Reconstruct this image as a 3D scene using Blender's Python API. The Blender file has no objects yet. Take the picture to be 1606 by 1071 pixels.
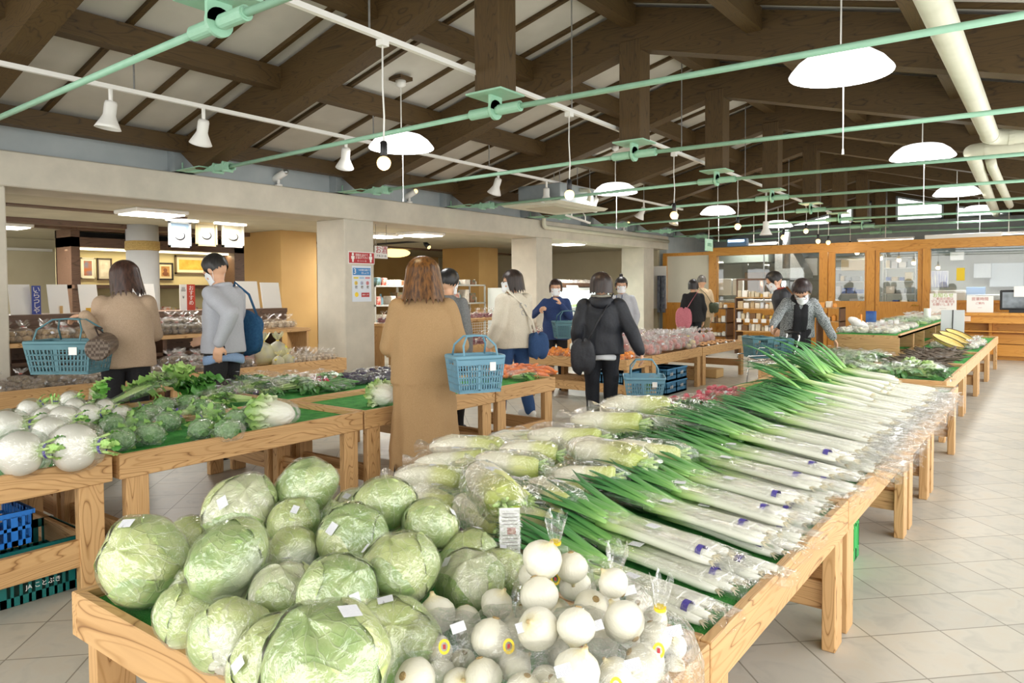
import bpy, math, random
import numpy as np
from mathutils import Vector, Matrix, Euler
random.seed(7)
SC = bpy.context.scene
COL = SC.collection
PI = math.pi
# ------------------------------------------------------------------ camera, world, exposure
CAM_H = 1.4
_F = 1132.0
_yaw, _pit, _rol = map(math.radians, (36.93, 1.85, -.32))
_cf = Vector((-math.sin(_yaw)*math.cos(_pit), math.cos(_yaw)*math.cos(_pit), -math.sin(_pit)))
_r0 = Vector((math.cos(_yaw), math.sin(_yaw), 0)); _u0 = _r0.cross(_cf)
_cr = _r0*math.cos(_rol)+_u0*math.sin(_rol); _cu = -_r0*math.sin(_rol)+_u0*math.cos(_rol)
cd = bpy.data.cameras.new('camera'); cam = bpy.data.objects.new('camera', cd); COL.objects.link(cam)
cd.sensor_width = 36; cd.lens = 36*_F/1606; cd.shift_y = -44/1606; cd.clip_start = .05; cd.clip_end = 200
_m = Matrix((_cr, _cu, -_cf)).transposed().to_4x4(); _m.translation = (0, 0, CAM_H); cam.matrix_world = _m
SC.camera = cam
w = bpy.data.worlds.new('world'); SC.world = w; w.use_nodes = True
wn = w.node_tree; bg = wn.nodes['Background']
_sk = wn.nodes.new('ShaderNodeTexSky'); _sk.sky_type = 'HOSEK_WILKIE'; _sk.turbidity = 8; _sk.sun_direction = (.5, -.3, .8); _sk.ground_albedo = .6
_mx = wn.nodes.new('ShaderNodeMix'); _mx.data_type = 'RGBA'; _mx.inputs[0].default_value = .86
wn.links.new(_sk.outputs[0], _mx.inputs[6]); _mx.inputs[7].default_value = (1, .992, .97, 1)
wn.links.new(_mx.outputs[2], bg.inputs[0]); bg.inputs[1].default_value = 3.9
SC.view_settings.view_transform = 'Standard'; SC.view_settings.look = 'None'
SC.view_settings.gamma = 1; SC.view_settings.use_curve_mapping = False
SC.view_settings.exposure = 0.0
SC.cycles.max_bounces = 7; SC.cycles.diffuse_bounces = 4; SC.cycles.glossy_bounces = 3
SC.cycles.transparent_max_bounces = 14; SC.cycles.caustics_reflective = False; SC.cycles.caustics_refractive = False
SC.cycles.use_denoising = True; SC.cycles.sample_clamp_indirect = 6

def at(x, y, z=None, X=None, Y=None, d=None):
    """where the sight line through photograph point (x, y) meets a plane of the room"""
    v = _cf+_cr*((x-803)/_F)-_cu*((y-491.5)/_F)
    if z is not None: t = (z-CAM_H)/v.z
    elif X is not None: t = X/v.x
    elif Y is not None: t = Y/v.y
    else: t = d
    return Vector((0, 0, CAM_H))+v*t
def depth(p): return (Vector(p)-Vector((0, 0, CAM_H))).dot(_cf)

def area(name, loc, sx, sy, power, col=(1, 1, 1), rot=(0, 0, 0), parent=None):
    l = bpy.data.lights.new(name, 'AREA'); l.shape = 'RECTANGLE'; l.size = sx; l.size_y = sy; l.energy = power; l.color = col
    o = bpy.data.objects.new(name, l); COL.objects.link(o); o.location = loc; o.rotation_euler = rot
    return o
# lamps hanging in the gallery room beyond the pillars (their fixtures are built further down)
FIX = [(round(q.x, 3), round(q.y, 3)) for q in (at(238, 334, z=2.42), at(660, 367.5, z=2.42), at(890, 382, z=2.42), at(2, 354, z=2.42), at(598, 369.5, z=2.42))]+[(-11.9, 14.0)]
for fx, fy in FIX: area('ceiling_lamp_light', (fx, fy, 2.37), .5, .7, 62, (1, .96, .88))
KFIX = [(-6.2, 18.6), (-3.2, 18.9), (-.8, 18.7)]
for fx, fy in KFIX: area('kitchen_lamp_light', (fx, fy, 2.52), 1.2, .3, 30, (1, 1, .96))

# ------------------------------------------------------------------ materials
def lin(h):
    c = [int(h[i:i+2], 16)/255 for i in (0, 2, 4)]
    return tuple(((x+.055)/1.055)**2.4 if x > .04045 else x/12.92 for x in c)+(1,)
MATS = {}
def newmat(name):
    m = bpy.data.materials.new(name); m.use_nodes = True; nt = m.node_tree
    b = nt.nodes['Principled BSDF']; MATS[name] = m
    return m, nt, b
def nd(nt, t, **k):
    n = nt.nodes.new('ShaderNode'+t)
    for a, v in k.items():
        if a.startswith('i_'):
            key = a[2:]; n.inputs[int(key) if key.isdigit() else key].default_value = v
        else: setattr(n, a, v)
    return n
def ramp(nt, stops, interp='LINEAR'):
    r = nt.nodes.new('ShaderNodeValToRGB'); r.color_ramp.interpolation = interp
    e = r.color_ramp.elements
    while len(e) < len(stops): e.new(.5)
    for i, (p, c) in enumerate(stops): e[i].position = p; e[i].color = c if len(c) == 4 else tuple(c)+(1,)
    return r
def coords(nt, kind='Object', scale=(1, 1, 1), rot=(0, 0, 0), loc=(0, 0, 0)):
    tc = nd(nt, 'TexCoord'); mp = nd(nt, 'Mapping'); nt.links.new(tc.outputs[kind], mp.inputs[0])
    mp.inputs['Scale'].default_value = scale; mp.inputs['Rotation'].default_value = rot; mp.inputs['Location'].default_value = loc
    return mp.outputs[0]
def bump(nt, b, h, strength=.2, dist=.01):
    bp = nd(nt, 'Bump'); bp.inputs['Strength'].default_value = strength; bp.inputs['Distance'].default_value = dist
    nt.links.new(h, bp.inputs['Height']); nt.links.new(bp.outputs[0], b.inputs['Normal'])
def simple(name, c1, c2=None, rough=.6, scale=8, metal=0, bmp=0, bscale=60, detail=3, stretch=(1, 1, 1), coat=0, spec=None, trans=0):
    m, nt, b = newmat(name)
    b.inputs['Roughness'].default_value = rough; b.inputs['Metallic'].default_value = metal
    c1 = lin(c1) if isinstance(c1, str) else c1
    if c2 is None: b.inputs['Base Color'].default_value = c1
    else:
        c2 = lin(c2); v = coords(nt, 'Object', stretch)
        n = nd(nt, 'TexNoise', i_Scale=scale, i_Detail=detail); nt.links.new(v, n.inputs['Vector'])
        r = ramp(nt, [(.35, c1), (.65, c2)]); nt.links.new(n.outputs[0], r.inputs[0]); nt.links.new(r.outputs[0], b.inputs['Base Color'])
    if bmp:
        v = coords(nt, 'Object', stretch); n = nd(nt, 'TexNoise', i_Scale=bscale, i_Detail=3); nt.links.new(v, n.inputs['Vector'])
        bump(nt, b, n.outputs[0], bmp, .01)
    if coat: b.inputs['Coat Weight'].default_value = coat; b.inputs['Coat Roughness'].default_value = .15
    if spec is not None: b.inputs['Specular IOR Level'].default_value = spec
    if trans: b.inputs['Transmission Weight'].default_value = trans
    return m
def emis(name, col, s):
    m, nt, b = newmat(name); b.inputs['Base Color'].default_value = lin(col)
    b.inputs['Emission Color'].default_value = lin(col); b.inputs['Emission Strength'].default_value = s
    return m
def wood(name, cl, cd_, line, axis=1, rough=.55, ring=9, knots=True, dark=.75):
    """sawn softwood: grain lines run along the given axis"""
    m, nt, b = newmat(name); b.inputs['Roughness'].default_value = rough
    sc = [1., 1., 1.]; sc[axis] = .13
    v = coords(nt, 'Object', tuple(sc))
    n1 = nd(nt, 'TexNoise', i_Scale=5.0, i_Detail=2.5, i_Distortion=.4); nt.links.new(v, n1.inputs['Vector'])
    mul = nd(nt, 'Math', operation='MULTIPLY'); mul.inputs[1].default_value = ring*2.2; nt.links.new(n1.outputs[0], mul.inputs[0])
    fr = nd(nt, 'Math', operation='PINGPONG'); fr.inputs[1].default_value = .5; nt.links.new(mul.outputs[0], fr.inputs[0])
    r = ramp(nt, [(.0, lin(line)), (.07, lin(cd_)), (.22, lin(cl)), (.8, lin(cl)), (1., lin(cd_))])
    r.color_ramp.elements[4].position = 1.0
    m2 = nd(nt, 'Math', operation='MULTIPLY'); m2.inputs[1].default_value = 2; nt.links.new(fr.outputs[0], m2.inputs[0])
    nt.links.new(m2.outputs[0], r.inputs[0])
    sc2 = [40., 40., 40.]; sc2[axis] = 1.5
    n2 = nd(nt, 'TexNoise', i_Scale=1.0, i_Detail=2); nt.links.new(coords(nt, 'Object', tuple(sc2)), n2.inputs['Vector'])
    n3 = nd(nt, 'TexNoise', i_Scale=1.3, i_Detail=2); nt.links.new(coords(nt, 'Object'), n3.inputs['Vector'])
    ad = nd(nt, 'Math', operation='ADD'); nt.links.new(n2.outputs[0], ad.inputs[0]); nt.links.new(n3.outputs[0], ad.inputs[1])
    rr = ramp(nt, [(.3, (dark, dark*.96, dark*.9)), (.8, (1, 1, 1))]); hf = nd(nt, 'Math', operation='MULTIPLY'); hf.inputs[1].default_value = .6
    nt.links.new(ad.outputs[0], hf.inputs[0]); nt.links.new(hf.outputs[0], rr.inputs[0])
    mx = nd(nt, 'Mix', data_type='RGBA', blend_type='MULTIPLY', i_0=1.0)
    nt.links.new(r.outputs[0], mx.inputs[6]); nt.links.new(rr.outputs[0], mx.inputs[7]); nt.links.new(mx.outputs[2], b.inputs['Base Color'])
    bump(nt, b, n2.outputs[0], .12, .004)
    return m
WD = {}
for ax, k in enumerate('xyz'):
    WD[k] = wood('table_wood_'+k, 'D3A974', 'BF945E', '8C6238', ax)
    WD['d'+k] = wood('beam_wood_'+k, '54401F', '493619', '33250F', ax, rough=.6, ring=6, dark=.8)
    WD['o'+k] = wood('orange_wood_'+k, 'D89B45', 'CC8D3A', 'B87A2E', ax, rough=.4, ring=5, dark=.85)
    WD['b'+k] = wood('brown_wood_'+k, '6B5140', '5E4636', '4B3729', ax, rough=.5, ring=5, dark=.85)
def floor_mat():
    m, nt, b = newmat('floor_tiles')
    geo = nd(nt, 'NewGeometry'); sp = nd(nt, 'SeparateXYZ'); nt.links.new(geo.outputs['Position'], sp.inputs[0])
    def lc(a, bb, off):
        q = nd(nt, 'Math', operation='MULTIPLY'); q.inputs[1].default_value = a; nt.links.new(sp.outputs[0], q.inputs[0])
        s = nd(nt, 'Math', operation='MULTIPLY_ADD'); s.inputs[1].default_value = bb; nt.links.new(sp.outputs[1], s.inputs[0]); nt.links.new(q.outputs[0], s.inputs[2])
        t = nd(nt, 'Math', operation='ADD'); t.inputs[1].default_value = off; nt.links.new(s.outputs[0], t.inputs[0]); return t.outputs[0]
    c = .70711
    u = lc(c, c, -1.824+30.6); vv = lc(-c, c, -2.633+32.35)
    cb = nd(nt, 'CombineXYZ'); nt.links.new(vv, cb.inputs[0]); nt.links.new(u, cb.inputs[1])
    br = nd(nt, 'TexBrick', offset=0.0, squash=1.0); nt.links.new(cb.outputs[0], br.inputs['Vector'])
    for k, x in (('Scale', 1.0), ('Mortar Size', .0035), ('Mortar Smooth', .2), ('Brick Width', .3235), ('Row Height', .306), ('Bias', 0.0)): br.inputs[k].default_value = x
    br.inputs['Color1'].default_value = lin('BAB6AB'); br.inputs['Color2'].default_value = lin('C4BFB2'); br.inputs['Mortar'].default_value = lin('8E897C')
    n = nd(nt, 'TexNoise', i_Scale=7.0, i_Detail=6, i_Distortion=1.2); nt.links.new(geo.outputs['Position'], n.inputs['Vector'])
    r = ramp(nt, [(.3, (.86, .87, .88)), (.5, (1, 1, 1)), (.72, (1, .96, .92))]); nt.links.new(n.outputs[0], r.inputs[0])
    mx = nd(nt, 'Mix', data_type='RGBA', blend_type='MULTIPLY', i_0=1.0); nt.links.new(br.outputs[0], mx.inputs[6]); nt.links.new(r.outputs[0], mx.inputs[7])
    nt.links.new(mx.outputs[2], b.inputs['Base Color'])
    b.inputs['Roughness'].default_value = .42
    inv = nd(nt, 'Math', operation='SUBTRACT'); inv.inputs[0].default_value = 1; nt.links.new(br.outputs['Fac'], inv.inputs[1])
    bump(nt, b, inv.outputs[0], .4, .004)
    return m
FLOOR = floor_mat()
def concrete_mat():
    m, nt, b = newmat('concrete'); b.inputs['Roughness'].default_value = .75
    v = coords(nt, 'Object')
    n = nd(nt, 'TexNoise', i_Scale=1.6, i_Detail=8, i_Roughness=.62); nt.links.new(v, n.inputs['Vector'])
    r = ramp(nt, [(.3, lin('BDB9AB')), (.5, lin('CBC5B6')), (.7, lin('D8D1C1'))]); nt.links.new(n.outputs[0], r.inputs[0])
    vo = nd(nt, 'TexVoronoi', i_Scale=2.2); vo.inputs['Randomness'].default_value = .25; nt.links.new(coords(nt, 'Object', (1, 1, 1.4)), vo.inputs['Vector'])
    rr = ramp(nt, [(.035, (.72, .7, .66)), (.06, (1, 1, 1))]); nt.links.new(vo.outputs['Distance'], rr.inputs[0])
    mx = nd(nt, 'Mix', data_type='RGBA', blend_type='MULTIPLY', i_0=.6); nt.links.new(r.outputs[0], mx.inputs[6]); nt.links.new(rr.outputs[0], mx.inputs[7])
    nt.links.new(mx.outputs[2], b.inputs['Base Color']); bump(nt, b, n.outputs[0], .15, .01)
    return m
CONC = concrete_mat()
def turf_mat():
    m, nt, b = newmat('green_turf'); b.inputs['Roughness'].default_value = .8
    n = nd(nt, 'TexNoise', i_Scale=260., i_Detail=3); nt.links.new(coords(nt, 'Object'), n.inputs['Vector'])
    n2 = nd(nt, 'TexNoise', i_Scale=14., i_Detail=4); nt.links.new(coords(nt, 'Object'), n2.inputs['Vector'])
    ad = nd(nt, 'Math', operation='ADD'); nt.links.new(n.outputs[0], ad.inputs[0]); nt.links.new(n2.outputs[0], ad.inputs[1])
    hf = nd(nt, 'Math', operation='MULTIPLY'); hf.inputs[1].default_value = .5; nt.links.new(ad.outputs[0], hf.inputs[0])
    r = ramp(nt, [(.33, lin('268030')), (.5, lin('45AC48')), (.67, lin('68C95E'))]); nt.links.new(hf.outputs[0], r.inputs[0])
    nt.links.new(r.outputs[0], b.inputs['Base Color']); bump(nt, b, n.outputs[0], 1.0, .012)
    return m
TURF = turf_mat()
def film_mat(name, rough=.07, spec=.085, haze=.03, bs=26, strength=.9, aniso=(1, 1, 1), tint=(1, 1, 1, 1), crease=.5, fres=.35):
    """thin clear wrapping film: see-through, crinkled, with sharp highlights"""
    m = bpy.data.materials.new(name); m.use_nodes = True; nt = m.node_tree; nt.nodes.clear(); MATS[name] = m
    out = nd(nt, 'OutputMaterial'); tr = nd(nt, 'BsdfTransparent'); tr.inputs[0].default_value = tint
    gl = nd(nt, 'BsdfGlossy'); gl.inputs['Roughness'].default_value = rough; gl.inputs[0].default_value = (1, 1, 1, 1)
    df = nd(nt, 'BsdfDiffuse'); df.inputs[0].default_value = (.85, .87, .86, 1)
    v = coords(nt, 'Object', aniso)
    n = nd(nt, 'TexNoise', i_Scale=bs, i_Detail=4, i_Distortion=1.5); nt.links.new(v, n.inputs['Vector'])
    vo = nd(nt, 'TexVoronoi', i_Scale=bs*.75, feature='DISTANCE_TO_EDGE'); nt.links.new(v, vo.inputs['Vector'])
    sm = nd(nt, 'Math', operation='MULTIPLY_ADD'); sm.inputs[1].default_value = crease; nt.links.new(vo.outputs['Distance'], sm.inputs[0]); nt.links.new(n.outputs[0], sm.inputs[2])
    bp = nd(nt, 'Bump'); bp.inputs['Strength'].default_value = strength; bp.inputs['Distance'].default_value = .02; nt.links.new(sm.outputs[0], bp.inputs['Height'])
    nt.links.new(bp.outputs[0], gl.inputs['Normal'])
    fz = nd(nt, 'Fresnel', i_IOR=1.33)
    f = nd(nt, 'Math', operation='MULTIPLY_ADD'); f.inputs[1].default_value = fres; f.inputs[2].default_value = spec; nt.links.new(fz.outputs[0], f.inputs[0])
    f.use_clamp = True
    m1 = nd(nt, 'MixShader', i_0=haze); nt.links.new(tr.outputs[0], m1.inputs[1]); nt.links.new(df.outputs[0], m1.inputs[2])
    m2 = nd(nt, 'MixShader'); nt.links.new(f.outputs[0], m2.inputs[0]); nt.links.new(m1.outputs[0], m2.inputs[1]); nt.links.new(gl.outputs[0], m2.inputs[2])
    nt.links.new(m2.outputs[0], out.inputs[0])
    return m
FILM = film_mat('clear_film'); FILM2 = film_mat('crinkled_film', rough=.16, haze=.04, bs=38, strength=1.0, spec=.06, fres=.22)
FILM3 = film_mat('bag_film_white', rough=.2, haze=.22, bs=60, strength=1.0, spec=.1)
FILMG = film_mat('greens_film', rough=.08, spec=.035, haze=.01, bs=30, strength=.9, fres=.1)
FILMC = film_mat('wrap_film', rough=.05, spec=.13, haze=.02, bs=3.2, strength=.5, crease=.35)
def glass_mat(name, spec=.03, tint=(.97, .99, .98, 1), haze=0.0):
    m = bpy.data.materials.new(name); m.use_nodes = True; nt = m.node_tree; nt.nodes.clear(); MATS[name] = m
    out = nd(nt, 'OutputMaterial'); tr = nd(nt, 'BsdfTransparent'); tr.inputs[0].default_value = tint
    gl = nd(nt, 'BsdfGlossy'); gl.inputs['Roughness'].default_value = .02
    fz = nd(nt, 'Fresnel', i_IOR=1.5)
    f = nd(nt, 'Math', operation='MULTIPLY_ADD'); f.inputs[1].default_value = 1.0; f.inputs[2].default_value = spec; nt.links.new(fz.outputs[0], f.inputs[0]); f.use_clamp = True
    m2 = nd(nt, 'MixShader'); nt.links.new(f.outputs[0], m2.inputs[0]); nt.links.new(tr.outputs[0], m2.inputs[1]); nt.links.new(gl.outputs[0], m2.inputs[2])
    nt.links.new(m2.outputs[0], out.inputs[0]); return m
GLASS = glass_mat('window_glass')
CEIL = simple('ceiling_board', 'CCC8BD', 'C4C0B5', .85, 3)
PLASTER = simple('wall_plaster', 'AEB6B8', 'A5AEB1', .85, 4)
CREAM = simple('cream_wall', 'C9C0A4', 'C2B89B', .85, 2)
TAN = simple('tan_wall', 'BF9A60', 'B8935A', .8, 2)
TAN2 = simple('tan_wall_shade', 'B08347', 'AA7E44', .8, 2)
GREEN_PAINT = simple('green_steel_paint', '9CC8AE', '94C2A7', .45, 12)
CREAM_PIPE = simple('cream_pipe_paint', 'D9D8C4', 'D2D1BC', .45, 6)
WHITE = simple('white_plastic', 'ECEBE6', rough=.45)
WHITE2 = simple('white_paper', 'F1F0EC', rough=.7)
STEEL = simple('steel', 'C4C6C6', 'B2B5B6', .3, 20, metal=.85)
CHROME = simple('chrome', 'DADBDB', rough=.15, metal=1)
BLACK = simple('black_plastic', '17171A', rough=.4)
GREYST = simple('grey_steel_paint', '9AA3A6', '939C9F', .5, 8)
TAG = simple('price_label', 'EEF0F4', 'DADDE6', .6, 180, detail=1)
def tagprint():
    m, nt, b = newmat('printed_label'); b.inputs['Roughness'].default_value = .5
    wv = nd(nt, 'TexWave', bands_direction='Y', i_Scale=130.); wv.inputs['Distortion'].default_value = 0
    nt.links.new(coords(nt, 'Object'), wv.inputs['Vector'])
    n = nd(nt, 'TexNoise', i_Scale=420.); nt.links.new(coords(nt, 'Object'), n.inputs['Vector'])
    mu = nd(nt, 'Math', operation='MULTIPLY'); nt.links.new(wv.outputs[1], mu.inputs[0]); nt.links.new(n.outputs[0], mu.inputs[1])
    r = ramp(nt, [(.33, lin('F0F1F4')), (.45, lin('8E90A0'))]); nt.links.new(mu.outputs[0], r.inputs[0]); nt.links.new(r.outputs[0], b.inputs['Base Color']); return m
TAGP = tagprint()
YEL = simple('yellow_sticker', 'F2D22E', rough=.5); PURP = simple('purple_tape', '4B3F93', '5A50A5', .5, 90)
RED = simple('red_print', 'B5343A', rough=.6)
LAMPGLOW = emis('lamp_glow', 'FFFFFF', 12.0); TUBEGLOW = emis('tube_glow', 'FFFBEF', 6.0)
def bulb_mat():
    m, nt, b = newmat('bulb_glow'); b.inputs['Base Color'].default_value = (1, .8, .5, 1)
    b.inputs['Emission Color'].default_value = (1, .7, .28, 1); b.inputs['Emission Strength'].default_value = 2.0; return m
BULB = bulb_mat()

# ------------------------------------------------------------------ mesh builder
def rotm(rx=0, ry=0, rz=0): return np.array(Euler((rx, ry, rz)).to_matrix())
class MB:
    def __init__(s): s.v = []; s.f = []; s.m = []; s.n = 0
    def add(s, vs, fs, mi=0):
        o = s.n; vs = [tuple(p) for p in vs]; s.v += vs; s.n += len(vs)
        s.f += [tuple(i+o for i in f) for f in fs]; s.m += [mi]*len(fs); return s
    def box(s, a, b, mi=0, bev=0):
        x0, y0, z0 = (min(a[i], b[i]) for i in range(3)); x1, y1, z1 = (max(a[i], b[i]) for i in range(3))
        if bev:
            bv = min(bev, (x1-x0)*.3, (y1-y0)*.3, (z1-z0)*.3); V = []; 
            for sx in (0, 1):
                for sy in (0, 1):
                    for sz in (0, 1):
                        X, Y, Z = (x0, x1)[sx], (y0, y1)[sy], (z0, z1)[sz]; dx, dy, dz = (bv, -bv)[sx], (bv, -bv)[sy], (bv, -bv)[sz]
                        V += [(X, Y+dy, Z+dz), (X+dx, Y, Z+dz), (X+dx, Y+dy, Z)]
            I = lambda sx, sy, sz, k: (sx*4+sy*2+sz)*3+k
            F = []
            for t in (0, 1):
                q = [I(t, 0, 0, 0), I(t, 1, 0, 0), I(t, 1, 1, 0), I(t, 0, 1, 0)]; F.append(q if t else q[::-1])
                q = [I(0, t, 0, 1), I(0, t, 1, 1), I(1, t, 1, 1), I(1, t, 0, 1)]; F.append(q if t else q[::-1])
                q = [I(0, 0, t, 2), I(1, 0, t, 2), I(1, 1, t, 2), I(0, 1, t, 2)]; F.append(q if t else q[::-1])
            for a_ in (0, 1):
                for b_ in (0, 1):
                    F.append([I(0, a_, b_, 1), I(1, a_, b_, 1), I(1, a_, b_, 2), I(0, a_, b_, 2)])
                    F.append([I(a_, 0, b_, 0), I(a_, 1, b_, 0), I(a_, 1, b_, 2), I(a_, 0, b_, 2)])
                    F.append([I(a_, b_, 0, 0), I(a_, b_, 1, 0), I(a_, b_, 1, 1), I(a_, b_, 0, 1)])
            for sx in (0, 1):
                for sy in (0, 1):
                    for sz in (0, 1): F.append([I(sx, sy, sz, 0), I(sx, sy, sz, 1), I(sx, sy, sz, 2)])
            return s.add(V, F, mi)
        V = [(x, y, z) for x in (x0, x1) for y in (y0, y1) for z in (z0, z1)]
        return s.add(V, [(0, 1, 3, 2), (4, 6, 7, 5), (0, 4, 5, 1), (2, 3, 7, 6), (0, 2, 6, 4), (1, 5, 7, 3)], mi)
    def obox(s, c, size, R=None, mi=0):
        h = np.array(size)/2; P = np.array([(x, y, z) for x in (-1, 1) for y in (-1, 1) for z in (-1, 1)])*h
        if R is not None: P = P@np.array(R).T
        return s.add(P+np.array(c), [(0, 1, 3, 2), (4, 6, 7, 5), (0, 4, 5, 1), (2, 3, 7, 6), (0, 2, 6, 4), (1, 5, 7, 3)], mi)
    def prism(s, poly, axis, a, b, mi=0):
        """poly: 2-D outline in the two other axes, extruded a..b along axis"""
        def P(p, t):
            q = list(p); q.insert(axis, t); return tuple(q)
        n = len(poly); V = [P(p, a) for p in poly]+[P(p, b) for p in poly]
        F = [tuple(range(n))[::-1], tuple(range(n, 2*n))]+[(i, (i+1) % n, n+(i+1) % n, n+i) for i in range(n)]
        return s.add(V, F, mi)
    def tube(s, pts, r, n=8, mi=0, cap=True, flat=None, up=None):
        pts = [np.array(p, float) for p in pts]; k = len(pts)
        rs = list(r) if hasattr(r, '__len__') else [r]*k
        V = []; prev = None
        for i, p in enumerate(pts):
            t = pts[min(i+1, k-1)]-pts[max(i-1, 0)]; L = np.linalg.norm(t); t = t/(L if L > 1e-9 else 1)
            if prev is None:
                a = np.array(up if up is not None else ((0, 0, 1) if abs(t[2]) < .9 else (1, 0, 0)), float)
            else: a = prev
            u = a-t*(a@t); u /= max(np.linalg.norm(u), 1e-9); prev = u; v = np.cross(t, u)
            fu, fv = (flat if flat else (1, 1))
            for j in range(n):
                q = 2*PI*j/n; V.append(p+rs[i]*(u*math.cos(q)*fu+v*math.sin(q)*fv))
        F = [(i*n+j, i*n+(j+1) % n, (i+1)*n+(j+1) % n, (i+1)*n+j) for i in range(k-1) for j in range(n)]
        if cap: F += [tuple(range(n))[::-1], tuple(range((k-1)*n, k*n))]
        return s.add(V, F, mi)
    def caps(s, p0, p1, r0, r1, n=12, mi=0, flat=None, up=None):
        p0 = np.array(p0, float); p1 = np.array(p1, float); d = p1-p0; L = np.linalg.norm(d); d = d/max(L, 1e-9)
        P = []; R = []
        for a in (90, 60, 30): P.append(p0-d*r0*math.sin(math.radians(a))); R.append(max(r0*math.cos(math.radians(a)), 1e-4))
        P.append(p0); R.append(r0); P.append(p1); R.append(r1)
        for a in (30, 60, 90): P.append(p1+d*r1*math.sin(math.radians(a))); R.append(max(r1*math.cos(math.radians(a)), 1e-4))
        return s.tube(P, R, n, mi, True, flat, up)
    def lathe(s, prof, n=20, mi=0, c=(0, 0, 0), R=None, capb=True, capt=True, wob=None):
        V = []
        for k, (r, z) in enumerate(prof):
            for j in range(n):
                q = 2*PI*j/n; rr = r*(1+(wob(q, z) if wob else 0)); V.append((rr*math.cos(q), rr*math.sin(q), z))
        V = np.array(V)
        if R is not None: V = V@np.array(R).T
        V = V+np.array(c); k = len(prof)
        F = [(i*n+j, i*n+(j+1) % n, (i+1)*n+(j+1) % n, (i+1)*n+j) for i in range(k-1) for j in range(n)]
        if capb and prof[0][0] > 1e-6: F.append(tuple(range(n))[::-1])
        if capt and prof[-1][0] > 1e-6: F.append(tuple(range((k-1)*n, k*n)))
        return s.add(V, F, mi)
    def ell(s, c, r3, R=None, n=16, m=10, mi=0, fn=None):
        """ellipsoid; fn(theta, phi) scales the radius"""
        V = [(0, 0, -1)]; sc = [1 if not fn else fn(0, -PI/2)]
        for i in range(1, m):
            ph = -PI/2+PI*i/m
            for j in range(n):
                th = 2*PI*j/n; k = fn(th, ph) if fn else 1
                V.append((k*math.cos(ph)*math.cos(th), k*math.cos(ph)*math.sin(th), k*math.sin(ph)))
        V.append((0, 0, 1 if not fn else fn(0, PI/2))); V[0] = (0, 0, -sc[0])
        V = np.array(V)*np.array(r3)
        if R is not None: V = V@np.array(R).T
        V = V+np.array(c); L = len(V)-1
        F = [(0, 1+(j+1) % n, 1+j) for j in range(n)]
        F += [(1+i*n+j, 1+i*n+(j+1) % n, 1+(i+1)*n+(j+1) % n, 1+(i+1)*n+j) for i in range(m-2) for j in range(n)]
        F += [(L, 1+(m-2)*n+j, 1+(m-2)*n+(j+1) % n) for j in range(n)]
        return s.add(V, F, mi)
    def grid(s, fn, nu, nv, mi=0, wrapu=False):
        V = [fn(i/(nu), j/(nv)) for i in range(nu+(0 if wrapu else 1)) for j in range(nv+1)]
        w_ = nv+1; N = nu if wrapu else nu
        F = [(i*w_+j, ((i+1) % nu if wrapu else i+1)*w_+j, ((i+1) % nu if wrapu else i+1)*w_+j+1, i*w_+j+1) for i in range(N) for j in range(nv)]
        return s.add(V, F, mi)
    def build(s, name, mats, parent=None, smooth=False, loc=None, keep=False):
        if not isinstance(mats, (list, tuple)): mats = [mats]
        V = np.array(s.v, float); me = bpy.data.meshes.new(name)
        if loc is None:
            if parent is not None and not keep: off = np.array(wloc(parent))
            elif parent is None and not keep: off = np.array([(V[:, 0].min()+V[:, 0].max())/2, (V[:, 1].min()+V[:, 1].max())/2, V[:, 2].min()])
            else: off = np.zeros(3)
        else: off = np.array(loc, float)
        me.from_pydata((V-off).tolist(), [], s.f)
        for m_ in mats: me.materials.append(m_)
        if len(mats) > 1: me.polygons.foreach_set('material_index', s.m)
        if smooth: me.polygons.foreach_set('use_smooth', [True]*len(me.polygons))
        me.update()
        o = bpy.data.objects.new(name, me); COL.objects.link(o)
        if parent is not None: o.parent = parent
        else: o.location = off
        if loc is not None and parent is not None: o.location = off-np.array(wloc(parent))
        return o
def wloc(o):
    v = Vector((0, 0, 0))
    while o is not None: v += o.location; o = o.parent
    return v
def tag(o, label=None, cat=None, group=None, kind=None):
    if label: o['label'] = label
    if cat: o['category'] = cat
    if group: o['group'] = group
    if kind: o['kind'] = kind
    return o
def thing(name, label, cat, loc=(0, 0, 0), group=None, rz=0):
    o = bpy.data.objects.new(name, None); COL.objects.link(o); o.location = loc; o.rotation_euler = (0, 0, rz); o.empty_display_size = .1
    return tag(o, label, cat, group)
def dup(root, loc, rot=(0, 0, 0), scale=1, label=None, group=None, hide=()):
    r = root.copy(); COL.objects.link(r); r.location = loc; r.rotation_euler = rot
    r.scale = (scale,)*3 if not hasattr(scale, '__len__') else scale
    if label: r['label'] = label
    if group: r['group'] = group
    for ch in list(root.children):
        if ch.name.split('.')[0] in hide: continue
        c = ch.copy(); COL.objects.link(c); c.parent = r
        for g in ch.children:
            d = g.copy(); COL.objects.link(d); d.parent = c
    return r
class Proto:
    """first placing moves the model itself, later ones copy it"""
    def __init__(s, root): s.r = root; s.used = False
    def put(s, loc, rot=(0, 0, 0), scale=1, label=None, group=None):
        if not s.used:
            s.used = True; o = s.r; o.location = loc; o.rotation_euler = rot
            o.scale = (scale,)*3 if not hasattr(scale, '__len__') else scale
            if label: o['label'] = label
            if group: o['group'] = group
            return o
        return dup(s.r, loc, rot, scale, label, group)
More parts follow.
